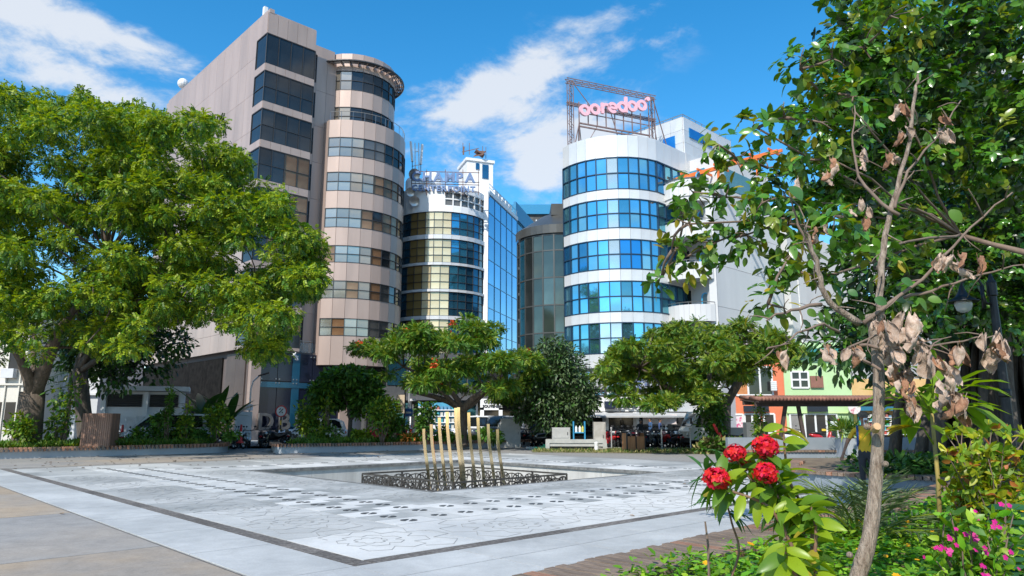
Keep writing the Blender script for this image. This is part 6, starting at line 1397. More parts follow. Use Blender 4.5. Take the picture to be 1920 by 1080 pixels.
out2 = [(230, 215), (310, 218), (380, 208), (425, 228), (445, 268), (482, 305), (525, 335), (540, 400), (598, 440), (600, 520), (565, 590), (535, 640), (515, 690), (480, 680), (440, 625), (400, 600), (345, 610), (300, 665), (262, 680), (245, 600), (225, 560), (200, 400)]
cr2 = px_clumps(out2, 190, 27, 38, (18, 42), base2, .65, 5)
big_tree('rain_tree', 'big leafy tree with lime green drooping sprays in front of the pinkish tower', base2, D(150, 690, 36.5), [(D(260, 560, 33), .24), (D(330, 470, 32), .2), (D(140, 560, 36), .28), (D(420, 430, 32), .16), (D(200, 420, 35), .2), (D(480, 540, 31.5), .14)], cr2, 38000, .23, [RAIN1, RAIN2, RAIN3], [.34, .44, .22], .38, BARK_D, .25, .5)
# dark crowns standing behind them
base3 = D(215, 830, 43); base3.z = 0
cr3 = px_clumps([(130, 560), (220, 520), (330, 560), (345, 640), (330, 700), (260, 720), (190, 735), (120, 690)], 26, 39, 44, (36, 60), base3, .9, 8)
big_tree('shade_tree', 'dark leafed tree in shadow behind the white kiosk', base3, D(215, 720, 43), [(D(170, 620, 42), .2), (D(280, 620, 42), .2)], cr3, 9000, .34, [SHRUB_D, FICUS], [.5, .5], .35, BARK_D, .3, None, OVAL, 12)
# ---- flame trees
FSPR = T_spray(9, .26, .075, .28, 4)
def flame_tree(label, base, fork, limbs, outline, ncl, Y0, Y1, n, size, probs, r0, flowers=0, seed=1):
    cr = px_clumps(outline, ncl, Y0, Y1, (15, 32), base, .3, seed)
    t = big_tree('flame_tree', label, base, fork, limbs, cr, n, size, [FLAM2, FLAM, RAIN3], probs, r0, BARK, .12, .25, FSPR, 40)
    if flowers:
        fm = LF('flower_orange', (.62, .075, .012), .3, .25); s = random.Random(seed)
        for k in range(flowers):
            c, R = s.choice(cr); q = RNG.normal(size=(26, 3))*.10; d = Vector((s.uniform(-1, 1), -s.uniform(.2, 1), s.uniform(.1, .9))).normalized()
            me = leaf_mesh('blossom', q, rdir(26, .3), rdir(26), .16, DIA, fm); OB('blossom', me, t, Vector(c)+Vector((d.x*R[0], d.y*R[1], d.z*R[2]))*1.02)
    return t
b4 = D(866, 832, 40.5); b4.z = .36
flame_tree('wide flame tree with orange blossom behind the brass poles', b4, D(868, 765, 40.5), [(D(775, 735, 40), .26), (D(830, 690, 40.5), .2), (D(935, 720, 40), .26), (D(960, 690, 41), .16), (D(700, 650, 40), .14)],
  [(655, 660), (700, 622), (780, 606), (830, 612), (885, 594), (945, 608), (995, 640), (1018, 690), (1010, 745), (965, 772), (920, 745), (880, 735), (840, 740), (800, 755), (760, 720), (700, 700), (745, 690), (680, 675)], 58, 36, 44, 12500, .34, [.2, .62, .18], .26, 12, 21)
b5 = D(1345, 842, 37); b5.z = 0.02
flame_tree('broad flame tree with a thick leaning trunk between the truck and the orange shop', b5, D(1352, 760, 37), [(D(1290, 735, 36.5), .3), (D(1400, 690, 36), .3), (D(1330, 680, 37), .25), (D(1440, 655, 36), .2), (D(1200, 690, 36), .18)],
  [(1125, 690), (1160, 645), (1220, 622), (1290, 600), (1340, 605), (1400, 598), (1440, 615), (1490, 642), (1510, 672), (1465, 692), (1430, 700), (1405, 705), (1380, 745), (1320, 760), (1290, 745), (1240, 770), (1185, 776), (1145, 745), (1115, 720)], 84, 33, 40, 18500, .32, [.45, .4, .15], .55, 1, 22)
# ---- cone-shaped dark tree, round shrub tree
b6 = D(1040, 840, 41.5); b6.z = 0.02
o6 = [(1040, 620), (1062, 640), (1085, 668), (1105, 705), (1116, 750), (1104, 792), (1065, 810), (1015, 810), (980, 798), (964, 765), (972, 718), (996, 675), (1020, 640)]
big_tree('cone_tree', 'dense dark green cone shaped tree in front of the banded tower', b6, D(1042, 790, 41.5), [(D(1042, 680, 41.5), .1)], px_clumps(o6, 60, 39.8, 43.2, (14, 30), b6, 1.0, 6), 17000, .24, [CONE, CONE, SHRUB_D], [.5, .3, .2], .14, BARK_D, .35, None, OVAL, 10)
b7 = D(655, 832, 41); b7.z = .36
o7 = [(580, 735), (610, 705), (660, 690), (700, 702), (722, 735), (715, 760), (690, 772), (660, 782), (630, 768), (590, 758)]
big_tree('round_tree', 'round dense green tree in the middle planter beside the spotted car', b7, D(657, 785, 41), [(D(640, 735, 41), .1), (D(685, 740, 41), .1)], px_clumps(o7, 34, 39.8, 42.4, (16, 32), b7, .8, 7), 9000, .30, [SHRUB, SHRUB_D], [.6, .4], .12, BARK_D, .3, None, OVAL, 10)
# ---- small planter shrubs and saplings
def shrub(label, px, py, Y, w, h, n, size, mats, tmpl=OVAL, stem=True, z=.36, cat='shrub', droop=.1, name='shrub', sq=1.0):
    b = D(px, py, Y); b.z = z; t = E(name, label, cat, b); cl = []
    for k in range(max(3, int(5*h))):
        a = random.uniform(0, 2*PI); f = random.uniform(.25, .9); rr = random.uniform(.12, .42)*w*sq
        cl.append(((rr*math.cos(a), rr*math.sin(a)*.7, h*f), (w*.28, w*.28, h*.22)))
    if stem:
        mb = MB()
        for c, R in cl: limb(mb, (0, 0, -.05), c, .03, .008, .1, 4, 5)
        mb.build('stem', TWIG, t, smooth=True)
    leafcloud('foliage', t, cl, n, size, tmpl, mats, None, droop, .7, (.2, 1.05)); return t
shrub('small round bush climbing the foot of the forked trunk', 35, 838, 31.8, 1.3, 1.5, 700, .2, [SHRUB, SHRUB_L], stem=False); shrub('thin sapling with dark top leaves between the trunk and the timber box', 108, 838, 33, 1.2, 2.9, 420, .26, [SHRUB, SHRUB_D, SHRUB_L], droop=.3, name='sapling', cat='sapling')
for i, (px, w, h, ms, lb) in enumerate(((290, 1.3, 1.5, [SHRUB_D, SHRUB], 'dark green shrub before the white van'), (335, 1.2, 1.2, [SHRUB_D], 'deep green shrub beside the white van bonnet'), (372, .9, .8, [SHRUB_L, SHRUB], 'low lime shrub near the blue scooter'), (405, 1.3, 2.1, [SHRUB, SHRUB_L], 'loose tall shrub under the banana plants'), (250, .9, .8, [SHRUB], 'low green shrub right of the timber box'), (215, .8, .7, [M('leaf_rust', (.20, .08, .03), rough=.6, island=.4), SHRUB_D], 'rusty leaved bush beside the timber box'), (310, .45, 2.6, [SHRUB], 'tall thin creeper shoot before the kiosk'), (345, 1.0, 1.8, [SHRUB, SHRUB_L], 'leggy shrub before the kiosk corner'), (430, .9, .6, [SHRUB], 'low clump at the right end of the left planter'), (385, 1.0, .7, [SHRUB_D], 'deep low clump left of the loose tall shrub'), (92, .9, .5, [SHRUB_D], 'low dark clump beside the thin sapling'))):
    shrub(lb, px, 832, 36.5+random.uniform(-.5, 1.2), w, h, int(260*w*h+60), .22, ms, sq=.9 if h < 2.4 else .35)
for i, (px, w, h, ms, lb) in enumerate(((575, 1.3, 2.2, [SHRUB_L, SHRUB], 'bright lime bush in front of the last raised letter'), (597, 1.0, 1.0, [SHRUB_L, SHRUB], 'low lime bush by the white flowering bush'), (615, 1.1, .9, [SHRUB, M('flower_white', (.62, .62, .58), rough=.6), SHRUB], 'bush with small white flowers before the spotted car'), (678, .8, .9, [SHRUB_L], 'small yellow green bush beneath the round tree'), (716, 1.7, 2.3, [SHRUB, SHRUB_L], 'light green bush with long leaves behind the red barriers'), (738, 1.3, 1.5, [SHRUB], 'soft green bush beside the beige dressed woman'), (800, 1.3, 2.1, [SHRUB, SHRUB_D], 'tall thin bush left of the shortest brass pole'), (825, 1.0, 1.0, [SHRUB], 'low bush behind the left arm of poles'), (660, 1.0, .7, [SHRUB], 'low green bush at the foot of the round tree'), (770, .9, .6, [SHRUB, M('flower_orange_s', (.6, .2, .03), rough=.6)], 'low bush with orange dots below the blue street sign'), (905, 1.1, .7, [SHRUB], 'low bush under the flame tree trunk'), (935, 1.0, .6, [SHRUB_D, SHRUB], 'low bush at the right end of the middle planter'), (850, .9, .5, [SHRUB], 'low bush left of the flame tree trunk'))):
    shrub(lb, px, 834, 38.6+random.uniform(-.4, 1.6), w, h, int(300*w*h+60), .22, ms, sq=.9)
shrub('young tree with a tuft of leaves on a thin pale stem before the spotted car', 610, 832, 39.5, .8, 2.6, 90, .3, [SHRUB_L], name='sapling', cat='sapling', sq=.5)
# creeper and bush at the leaning trunk
shrub('green creeper bush wrapping the foot of the leaning trunk', 1335, 842, 36.2, 1.7, 3.0, 1100, .24, [SHRUB, SHRUB_D], z=.02, stem=False, sq=.7); shrub('dry grassy mound at the foot of the leaning trunk', 1350, 845, 35.4, 2.0, .7, 900, .3, [M('grass_dry', (.24, .22, .08), rough=.9, island=.4), SHRUB], DIA, z=.02, stem=False)
sl = MB(); c_ = D(1343, 800, 35.6); 
for k in range(3): a = D(1338+10*k, 795+16*k, 35.5); sl.tube([a, a+Vector((.12, 0, -.28)), a+Vector((.2, 0, -.5))], [.06, .08, .02], 6)
sl.build('red_sash', M('cloth_red', (.55, .03, .03), rough=.8), label='torn red cloth strips hanging on the leaning trunk', cat='cloth')
shrub('yellow green vine climbing a pergola post before the orange shop', 1425, 830, 31.6, .7, 2.5, 420, .17, [SHRUB_L, SHRUB], z=.1, sq=.5, name='vine', cat='vine'); shrub('spiky plant filling the square grey box planter', 1592, 823, 27.7, 1.0, .6, 420, .42, [SHRUB, SHRUB_L], T_diamond(.05, .02), z=.93, stem=False, droop=-.5, name='potted_plant', cat='plant')
# banana plants and palm behind the left planter
BAN = LF('leaf_banana', (.03, .085, .018), .3, .3, .35)
def blade(name, L, wd, bend, mat, parent, loc, az, tilt, n=7):
    mb = MB(); vs = []; fs = []
    for k in range(n+1):
        t = k/n; w = wd*math.sin(PI*min(1, t*.92+.08))**.7; x = L*t; z = -bend*L*t*t
        vs += [(x, -w, z+.12*w), (x, 0, z), (x, w, z+.12*w)]
    for k in range(n): o = 3*k; fs += [(o, o+3, o+4, o+1), (o+1, o+4, o+5, o+2)]
    mb.add(vs, fs); return mb.build(name, mat, parent, smooth=True, loc=loc, rot=Euler((0, -tilt, az)))
def banana(label, px, Y, h, n):
    b = D(px, 830, Y); t = E('banana_plant', label, 'banana plant', Vector((b.x, Y, .3)))
    mb = MB(); mb.tube([(0, 0, -.3), (0, 0, h*.45)], [.14, .09], 8); mb.build('stem', SHRUB, t)
    for k in range(n): blade('leaf', h*random.uniform(.7, .95), .24, random.uniform(.15, .7), BAN, t, (0, 0, h*.42), 2*PI*k/n+random.uniform(-.3, .3), random.uniform(.35, 1.25))
banana('tall banana plant with one upright leaf right of the kiosk', 375, 39.2, 3.4, 7); banana('shorter banana plant before the end pier of the pierced wall', 425, 39.8, 2.6, 8); banana('banana clump behind the taller banana plant', 398, 40.6, 2.8, 7)
FROND = T_diamond(.035, .015)
def frond_tree(label, base, h, n, L, droop, mat, r=.12, name='palm', trunk=True, cat='palm', tilt=(.1, 1.1), nl=44, lw=None):
    t = E(name, label, cat, base)
    if trunk: mb = MB(); mb.tube([(0, 0, -.2), (.05, 0, h*.5), (0, 0, h)], [r*1.2, r, r*.9], 10, wob=.05); mb.build('trunk', BARK_D, t, smooth=True)
    for k in range(n):
        az = 2*PI*k/n+random.uniform(-.25, .25); ti = random.uniform(*tilt); P = []; A = []; Nn = []; l_ = L*random.uniform(.8, 1.1); d = Vector((math.cos(az), math.sin(az), 0)); s = Vector((-d.y, d.x, 0)); sp = MB(); pts = []
        for q in range(nl+1):
            u = q/nl; p = d*(l_*u*math.cos(ti))+Vector((0, 0, l_*(u*math.sin(ti)-droop*u*u))); pts.append(p)
            if u > .12:
                tg = (d*math.cos(ti)+Vector((0, 0, math.sin(ti)-2*droop*u))).normalized()
                for sg in (-1, 1): P.append(p); A.append(s*sg*.9+tg*random.uniform(.5, 1.1)+Vector((0, 0, random.uniform(-.3, .35)-.2*u))); Nn.append(Vector((random.uniform(-.5, .5), random.uniform(-.5, .5), 1))-tg*tg.z)
        me = leaf_mesh('leaflets', P, A, Nn, (l_*.34)*np.repeat(np.sin(np.linspace(.35, 2.9, len(P)//2)), 2), lw or FROND, mat); f = OB('frond', me, t, (0, 0, h))
        sp.tube([tuple(x) for x in pts[::6]], [.02*(1-.8*i/len(pts[::6])) for i in range(len(pts[::6]))], 5); sp.build('midrib', SHRUB_L, f)
    return t
pb_ = D(120, 832, 42); frond_tree('dark small palm in shadow between the two big trunks', Vector((pb_.x, 42, 0)), 4.3, 11, 1.9, .5, SHRUB_D, nl=22)
# grass on the left and middle planters
def ground_leaves(name, polys, n, size, mats, probs, zj, tmpl, up=.8, kind='stuff', lean=.9):
    P = []
    A_ = [(p, abs(sum(a[0]*b[1]-a[1]*b[0] for a, b in zip(p, p[1:]+p[:1])))/2) for p, z in polys]; tot = sum(a for _, a in A_)
    for (poly, z), (_, ar) in zip(polys, A_):
        m = int(n*ar/tot); xs = [p[0] for p in poly]; ys = [p[1] for p in poly]; q = np.column_stack([RNG.uniform(min(xs), max(xs), m*4), RNG.uniform(min(ys), max(ys), m*4)]); ins = np.zeros(len(q), bool); j = len(poly)-1
        for i in range(len(poly)):
            xi, yi = poly[i]; xj, yj = poly[j]
            if abs(yj-yi) > 1e-9: ins ^= ((yi > q[:, 1]) != (yj > q[:, 1])) & (q[:, 0] < (xj-xi)*(q[:, 1]-yi)/(yj-yi)+xi)
            j = i
        q = q[ins][:m]; P.append(np.column_stack([q, np.full(len(q), z)]))
    P = np.concatenate(P); n = len(P); und = np.sin(P[:, 0]*3.1+P[:, 1]*1.7)*np.sin(P[:, 1]*2.6-P[:, 0]*.8)
    P[:, 2] += RNG.random(n)**.7*zj*(1+.5*und); A = rdir(n); A[:, 2] = np.abs(A[:, 2])*lean; Nn = rdir(n)*.6; Nn[:, 2] += up
    return OB(name, leaf_mesh(name, P, A, Nn, size*RNG.uniform(.6, 1.3, n), tmpl, mats, RNG.choice(len(mats), n, p=probs)), kind=kind)
poly = lambda *a: [tuple(W(*p))[:2] for p in a]
GRS = LF('grass_green', (.075, .165, .018), .4, .3); GRS2 = LF('grass_lime', (.15, .22, .025), .4, .3)
ground_leaves('planter_grass', [(poly((37.2, -3), (37.1, 5), (36.7, 11.7), (36.7, 13.6), (37.2, 14.6), (38.6, 15.2), (41, 15.3), (40, 5), (39, -3)), .36), (poly((34.0, 16.9), (33.2, 18.0), (32.6, 20.8), (31.9, 25.4), (31.8, 31.0), (33.5, 31.5), (34.5, 26), (35.5, 19.4)), .36)], 26000, .22, [GRS, GRS2], [.7, .3], .18, T_diamond(.14, .03), lean=1.6)
ground_leaves('verge_grass', [([(1.0, 36.6), (12.5, 34.2), (13.5, 36.2), (12.5, 38.6), (1.4, 41.2)], .012)], 9000, .16, [M('grass_dry', (.24, .22, .08)), GRS], [.6, .4], .03, T_diamond(.12, .03), lean=1.2)
ground_leaves('wall_foot_grass', [([(11.6, 26.3), (15.5, 26.6), (15.5, 27.2), (11.4, 27.3)], .01)], 1500, .2, [GRS], [1], .1, T_diamond(.12, .03), lean=1.6)
# ================================================================ FRONT PLANTS
# ---- banyan: fused dark trunk with aerial roots, dark crown
bb = Vector((13.4, 18.6, .38)); t = E('banyan_tree', 'huge dark banyan with a mass of hanging aerial roots at the right', 'tree', bb)
mb = MB(); rr = random.Random(4)
for k in range(120):
    a = rr.uniform(0, 2*PI); r = rr.uniform(.5, 2.9); x, y = r*math.cos(a)*1.15, r*math.sin(a)*.75; w = rr.uniform(.04, .17)*(1.6 if r < 1.6 else 1); h = rr.uniform(4.2, 6.5)
    mb.tube([(x*1.15, y*1.15, -.2), (x+rr.uniform(-.1, .1), y, h*.35), (x*.8+rr.uniform(-.15, .15), y*.8, h*.7), (x*.6+rr.uniform(-.3, .3), y*.6, h)], [w*1.5, w, w*.9, w*1.1], 7, wob=.12)
mb.build('trunk', BARK_D, t, smooth=True, kind='stuff')
mb = MB()
for tip, r in ((D(1640, 500, 17), .30), (D(1750, 350, 18), .4), (D(1900, 300, 17), .45), (D(1560, 400, 18), .2), (D(1850, 120, 18), .35), (D(2050, 420, 17), .4)): limb(mb, (random.uniform(-.6, .6), 0, 4.6), rel(tip, bb), r, r*.3, .1, 6, 8)
mb.build('branch', BARK_D, t, smooth=True)
o8 = [(1535, 690), (1540, 640), (1560, 560), (1600, 420), (1560, 300), (1600, 180), (1640, 60), (1680, -60), (2150, -80), (2200, 700), (1950, 690), (1800, 640), (1700, 660), (1650, 720), (1580, 715)]
cr8 = px_clumps(o8, 95, 15.5, 22, (60, 105), bb, .85, 12)
leafcloud('crown', t, cr8, 34000, .26, OVAL, [FICUS, SHRUB_D, GLOS], [.5, .32, .18], .25, .6, (.4, 1.05))
# ---- glossy broad-leaved tree reaching in from the right, nearer
gb = Vector((7.6, 8.6, .3)); t = E('glossy_leaf_tree', 'broad leaved glossy tree reaching in from the right with yellowing outer leaves', 'tree', gb)
mb = MB(); mb.tube([(0, 0, -.2), (-.1, 0, 1.5), (0, .1, 3.2)], [.2, .16, .13], 10, wob=.06); mb.build('trunk', BARK, t, smooth=True)
boughs = []
def gl_clump(pts_px, Y, R): return [(tuple(rel(D(x, y, Y+random.uniform(-.7, .7)), gb)), R*random.uniform(.8, 1.2)) for x, y in pts_px]
arms = [([(1640, 470), (1560, 440), (1480, 420), (1400, 440), (1340, 455), (1290, 480)], .30), ([(1560, 300), (1500, 300), (1440, 315), (1380, 300), (1345, 270)], .27), ([(1600, 180), (1540, 180), (1500, 130), (1560, 110)], .30), ([(1620, 90), (1670, 30), (1720, 40)], .34),
        ([(1500, 380), (1430, 380), (1360, 370), (1300, 360)], .26), ([(1540, 520), (1470, 500), (1440, 570), (1490, 470)], .24), ([(1420, 240), (1470, 220), (1540, 230)], .24), ([(1290, 420), (1260, 470), (1240, 520), (1280, 390)], .17)]
hub = rel(D(1800, 440, 10.2), gb); mb = MB(); limb(mb, (0, .1, 3.0), hub, .07, .03, .05, 5, 8)
near = []
for pts, R in arms:
    c = gl_clump(pts, 8.6, R); near += c; prev = hub
    for p, _ in c: limb(mb, prev, p, .022, .012, .08, 4, 6); prev = Vector(p)
    for p, r in c:
        for k in range(3): limb(mb, p, Vector(p)+Vector(rdir(1)[0])*r*.9, .012, .005, .1, 3, 4)
mb.build('branch', TWIG, t, smooth=True)
massp = [(x+random.uniform(-30, 30), y+random.uniform(-30, 30)) for x in range(1590, 2000, 56) for y in range(-10, 640, 60) if not (x < 1700 and y > 420)]
mass = [(tuple(rel(D(x, y, (10.2 if (x < 1730 or y < 380) else 15)+random.uniform(-.7, .7)), gb)), .42*(1 if (x < 1730 or y < 380) else 1.4)*random.uniform(.8, 1.2)) for x, y in massp]
mass += gl_clump([(x+random.uniform(-22, 22), y+random.uniform(-22, 22)) for x in range(1530, 1680, 44) for y in range(130, 430, 48)]+[(1620, 60), (1660, 20), (1600, 100), (1500, 230), (1480, 300), (1440, 360)], 9.6, .27)
def rosettes(clumps, n, per, size, mats, probs, name, parent, kind=None, tmpl=WIDE):
    P, d, i = clump_points(clumps, n, (.45, 1.05), .2); ax = nrm(d*.7+rdir(n)*.5+np.array([0, 0, .45])); P2 = np.repeat(P, per, 0); ax2 = np.repeat(ax, per, 0); m = n*per
    r = rdir(m); r = nrm(r-ax2*(r*ax2).sum(1, keepdims=True)); A = r+ax2*RNG.uniform(-.15, .6, (m, 1)); Nn = ax2+rdir(m)*.2
    return leaf_mesh(name, P2, A, Nn, size*RNG.uniform(.6, 1.15, m), tmpl, mats, np.repeat(RNG.choice(len(mats), n, p=probs), per))
OB('crown', rosettes(mass, 3500, 6, .155, [GLOS, FICUS, GLOS2], [.66, .22, .12], 'crown', t), t)
OB('foliage', rosettes(near, 430, 5, .16, [GLOS, GLOS2, SHRUB], [.60, .22, .18], 'foliage', t), t)
# the leaves one can single out on the outer boughs
YEL = LF('leaf_yellowing', (.34, .30, .03), .3, .35)
lm = [smooth(leaf_mesh('leaf', [(0, 0, 0)], [(1, 0, 0)], [(0, 0, 1)], 1, T_fine(.25, .06, .2), m)) for m in (GLOS, GLOS2, YEL, GLOS)]
def scatter_leaves(parent, clumps, n, size, meshes, droop=.4, name='leaf'):
    P, d, _ = clump_points(clumps, n, (.6, 1.15), .0)
    for p, dd in zip(P, d):
        a = Vector(dd)+Vector((random.uniform(-.7, .7), random.uniform(-.7, .7), random.uniform(-.5, .4)-droop)); q = a.to_track_quat('X', 'Z'); o = OB(name, random.choice(meshes), parent, p, (q @ Euler((random.uniform(-.8, .8), 0, 0)).to_quaternion()).to_euler()); s = size*random.uniform(.75, 1.2); o.scale = (s, s, s)
scatter_leaves(t, near[-16:]+near[:14], 260, .165, lm)
# ---- the slim dying tree in front
tb = Vector((2.45, 5.05, .30)); t = E('dying_tree', 'slim pale barked tree with clusters of crumpled dead leaves in the flower bed', 'tree', tb)
tr = [D(px, py, Y) for px, py, Y in ((1606, 1120, 5.0), (1634, 1010, 5.0), (1648, 900, 5.0), (1652, 780, 5.02), (1650, 700, 5.05), (1642, 640, 5.08), (1632, 590, 5.1))]
mb = MB(); P_ = [Vector((tb.x-.02, tb.y, .2))]+tr; fine = smooth_path([(p.x, p.z) for p in P_], 5); mb.tube([(p.x, 5.0+.1*i/len(fine), p.y) for i, p in enumerate(fine)], [(.062-.024*min(1, 1.8*i/len(fine)))+.002*math.sin(i*1.7) for i in range(len(fine))], 18, wob=.014)
for v in range(len(mb.v)): mb.v[v] = tuple(Vector(mb.v[v])-tb)
for px, py, s in ((1650, 870, 1), (1632, 800, -1), (1600, 1040, -1)): c = rel(D(px, py, 4.98), tb); mb.ball(c+Vector((s*.03, -.012, 0)), (.024, .024, .022), 8, 6)
mb.build('trunk', BARK_L, t, smooth=True)
cut = MB(); c = rel(D(1648, 802, 4.9), tb); cut.tube([c+Vector((0, .06, -.01)), c+Vector((-.01, -.0, .01))], [.032, .025], 10); cut.build('sawn_stub', M('sawn_wood', (.45, .26, .13), (.55, .36, .2), .8, scale=20), t)
BR = [([(1632, 600), (1570, 560), (1545, 500), (1520, 440), (1510, 425)], 4.9, .034), ([(1630, 610), (1640, 500), (1655, 420), (1690, 300), (1712, 180), (1720, 140)], 5.2, .036), ([(1640, 600), (1690, 560), (1760, 500), (1830, 420), (1900, 360)], 4.9, .022),
      ([(1645, 640), (1720, 650), (1800, 640), (1870, 628)], 4.8, .016), ([(1570, 560), (1500, 575), (1440, 600)], 4.8, .02), ([(1655, 420), (1600, 360), (1590, 280), (1600, 200)], 5.3, .018), ([(1660, 400), (1690, 330), (1760, 250), (1800, 190)], 5.2, .016),
      ([(1640, 650), (1680, 690), (1720, 700)], 4.7, .018), ([(1545, 500), (1500, 420), (1480, 360)], 5.0, .016), ([(1620, 610), (1560, 600), (1480, 640), (1440, 655)], 4.7, .014), ([(1690, 560), (1760, 540), (1860, 510), (1925, 495)], 5.1, .016), ([(1650, 640), (1690, 620), (1740, 640), (1790, 630)], 4.6, .012)]
ends = []
for pts, Y, r in BR:
    mb = MB(); path = smooth_path([(D(x, y, Y).x, D(x, y, Y).z) for x, y in pts], 4); n_ = len(path); q = [Vector((p.x, 5.06+(Y-5.06)*i/n_, p.y))-tb+Vector((random.uniform(-.012, .012), 0, random.uniform(-.012, .012)))*(0 < i < n_-1) for i, p in enumerate(path)]
    mb.tube(q, [r*.78*(1-.75*i/n_) for i in range(n_)], 8, wob=.08)
    for p in q[3::2]: e = p+Vector(rdir(1, -.1)[0])*random.uniform(.1, .3); limb(mb, p, e, .007, .003, .15, 3, 4); ends.append(e)
    mb.build('branch', TWIG if r < .03 else BARK_L, t, smooth=True); ends += q[-3:]
DEAD = [M('leaf_dead', (.36, .24, .17), (.52, .40, .32), .85, scale=6, bump=.4, bscale=30, var=.2), M('leaf_dead_rust', (.27, .12, .065), (.40, .22, .13), .85, scale=6, bump=.4, bscale=30, var=.2)]
def dead_mesh(seed):      # a curled, crumpled leaf hanging from its stalk
    r = random.Random(seed); mb = MB(); vs = []; fs = []; nu, nv = 8, 7; ph = r.uniform(0, 6)
    for i in range(nu):
        for j in range(nv):
            u, v = i/(nu-1), j/(nv-1)*2-1; w = .36*math.sin(PI*(.1+.86*u))**.8; curl = 1.5+.4*r.random()
            a = v*curl; x = w*math.sin(a)*.85; y = -w*(1-math.cos(a))*.9+.09*math.sin(8*u+ph+4*v)+r.uniform(-.035, .035); z = -u+.09*math.sin(6*v+ph)+r.uniform(-.025, .025); vs.append((x, y+.25*u*u*math.sin(ph), z))
    for i in range(nu-1):
        for j in range(nv-1): fs.append((i*nv+j, i*nv+j+1, (i+1)*nv+j+1, (i+1)*nv+j))
    mb.add(vs, fs); mb.tube([(0, 0, 0), (.02, .0, .3)], [.012, .01], 4); return mb
dm_ = [dead_mesh(k).mesh('dried_leaf', DEAD[k % 3 == 1], True) for k in range(7)]
def dead_at(px, py, Y, n, sx, sy, size):
    for k in range(int(n*1.15)):
        p = rel(D(px+random.uniform(-sx, sx), py+random.uniform(-sy, sy), Y+random.uniform(-.12, .12)), tb); o = OB('dried_leaf', random.choice(dm_), t, p, (random.uniform(-.45, .45), random.uniform(-.45, .45), random.uniform(-2.6, 2.6))); s = size*random.uniform(.5, .95); o.scale = (s, s, s)
for a in tuple((1662+i*9, 615+i*27, 4.74, 4, 11, 16, .15) for i in range(6))+tuple((1700+i*17, 600+i*26, 4.68, 4, 17, 16, .17) for i in range(7))+((1795, 655, 4.7, 4, 20, 12, .18), (1862, 640, 4.75, 6, 20, 18, .18), (1770, 490, 4.9, 4, 16, 16, .16), (1815, 485, 4.9, 3, 22, 10, .16), (1555, 655, 4.7, 4, 10, 16, .15), (1598, 650, 4.7, 3, 8, 8, .14), (1470, 660, 4.7, 3, 14, 6, .11), (1690, 220, 5.2, 6, 12, 30, .14), (1775, 225, 5.2, 4, 18, 24, .13), (1560, 300, 5.3, 5, 14, 28, .14), (1650, 290, 5.2, 5, 34, 34, .13), (1610, 390, 5.1, 4, 22, 22, .12), (1540, 430, 5.0, 4, 20, 18, .11), (1490, 340, 5.0, 2, 8, 8, .15), (1650, 600, 4.8, 3, 14, 10, .14)): dead_at(*a)
HEART = LF('leaf_heart', (.05, .15, .04), .25, .3); hl = [smooth(leaf_mesh('leaf', [(0, 0, 0)], [(1, 0, 0)], [(0, 0, 1)], 1, T_fine(.38, .08, .3, 8), m)) for m in (HEART, HEART, SHRUB)]
for px, py, s in ((1480, 350, .19), (1455, 375, .12), (1500, 395, .1), (1730, 300, .2), (1780, 395, .16), (1690, 525, .12), (1625, 610, .09), (1660, 600, .12), (1720, 560, .15), (1570, 470, .12), (1740, 560, .12), (1590, 545, .1), (1640, 560, .12), (1515, 580, .1)):
    o = OB('leaf', random.choice(hl), t, rel(D(px, py, 4.95), tb), (random.uniform(.6, 1.5), random.uniform(.2, .9), random.uniform(-1, 1))); s *= .72; o.scale = (s, s, s)
# ---- sapling with long leaves on a thin yellow stem
sb = D(1762, 1010, 7.6); sb.z = .34; t = E('stem_sapling', 'thin yellow stemmed sapling topped by long palm like leaves', 'sapling', sb); hb = rel(D(1747, 775, 7.6), sb)
mb = MB(); mb.tube([(0, 0, -.1), hb*.5+Vector((.02, 0, 0)), hb], [.026, .022, .018], 8, wob=.06); mb.build('stem', M('stem_yellow', (.33, .25, .06), (.26, .20, .07), .7, scale=9), t, smooth=True)
LL = LF('leaf_long_lime', (.17, .30, .03), .25, .4, .35); ll = leaf_mesh('leaf', [(0, 0, 0)], [(1, 0, 0)], [(0, 0, 1)], 1, T_leaf(.13, .04, .22), LL)
for k in range(20):
    az = 2*PI*k/20*2.3; ti = random.uniform(-.15, .9); L_ = random.uniform(.25, .5); d = Vector((math.cos(az)*math.cos(ti), math.sin(az)*math.cos(ti), math.sin(ti))); p = hb+d*L_; st = MB(); st.tube([hb, hb+d*L_*.6+Vector((0, 0, .03)), p], [.008, .006, .005], 5); st.build('leaf_stalk', SHRUB_L, t)
    for m in range(3): o = OB('leaf', ll, t, p, (d+Vector((0, 0, -.3))+Vector(rdir(1)[0])*.55).to_track_quat('X', 'Z').to_euler()); s = random.uniform(.32, .5); o.scale = (s, s, s)
st = MB(); p = rel(D(1755, 835, 7.6), sb); e = rel(D(1710, 800, 7.5), sb); st.tube([rel(D(1752, 835, 7.6), sb), e.lerp(p, .5)+Vector((0, 0, .08)), e], [.012, .009, .006], 5); st.build('leaf_stalk', SHRUB_L, t)
for m in range(3): o = OB('leaf', lm[2], t, e, (Vector((-1, -.3, .1*m-.1))).to_track_quat('X', 'Z').to_euler()); o.scale = (.33, .2, .3)
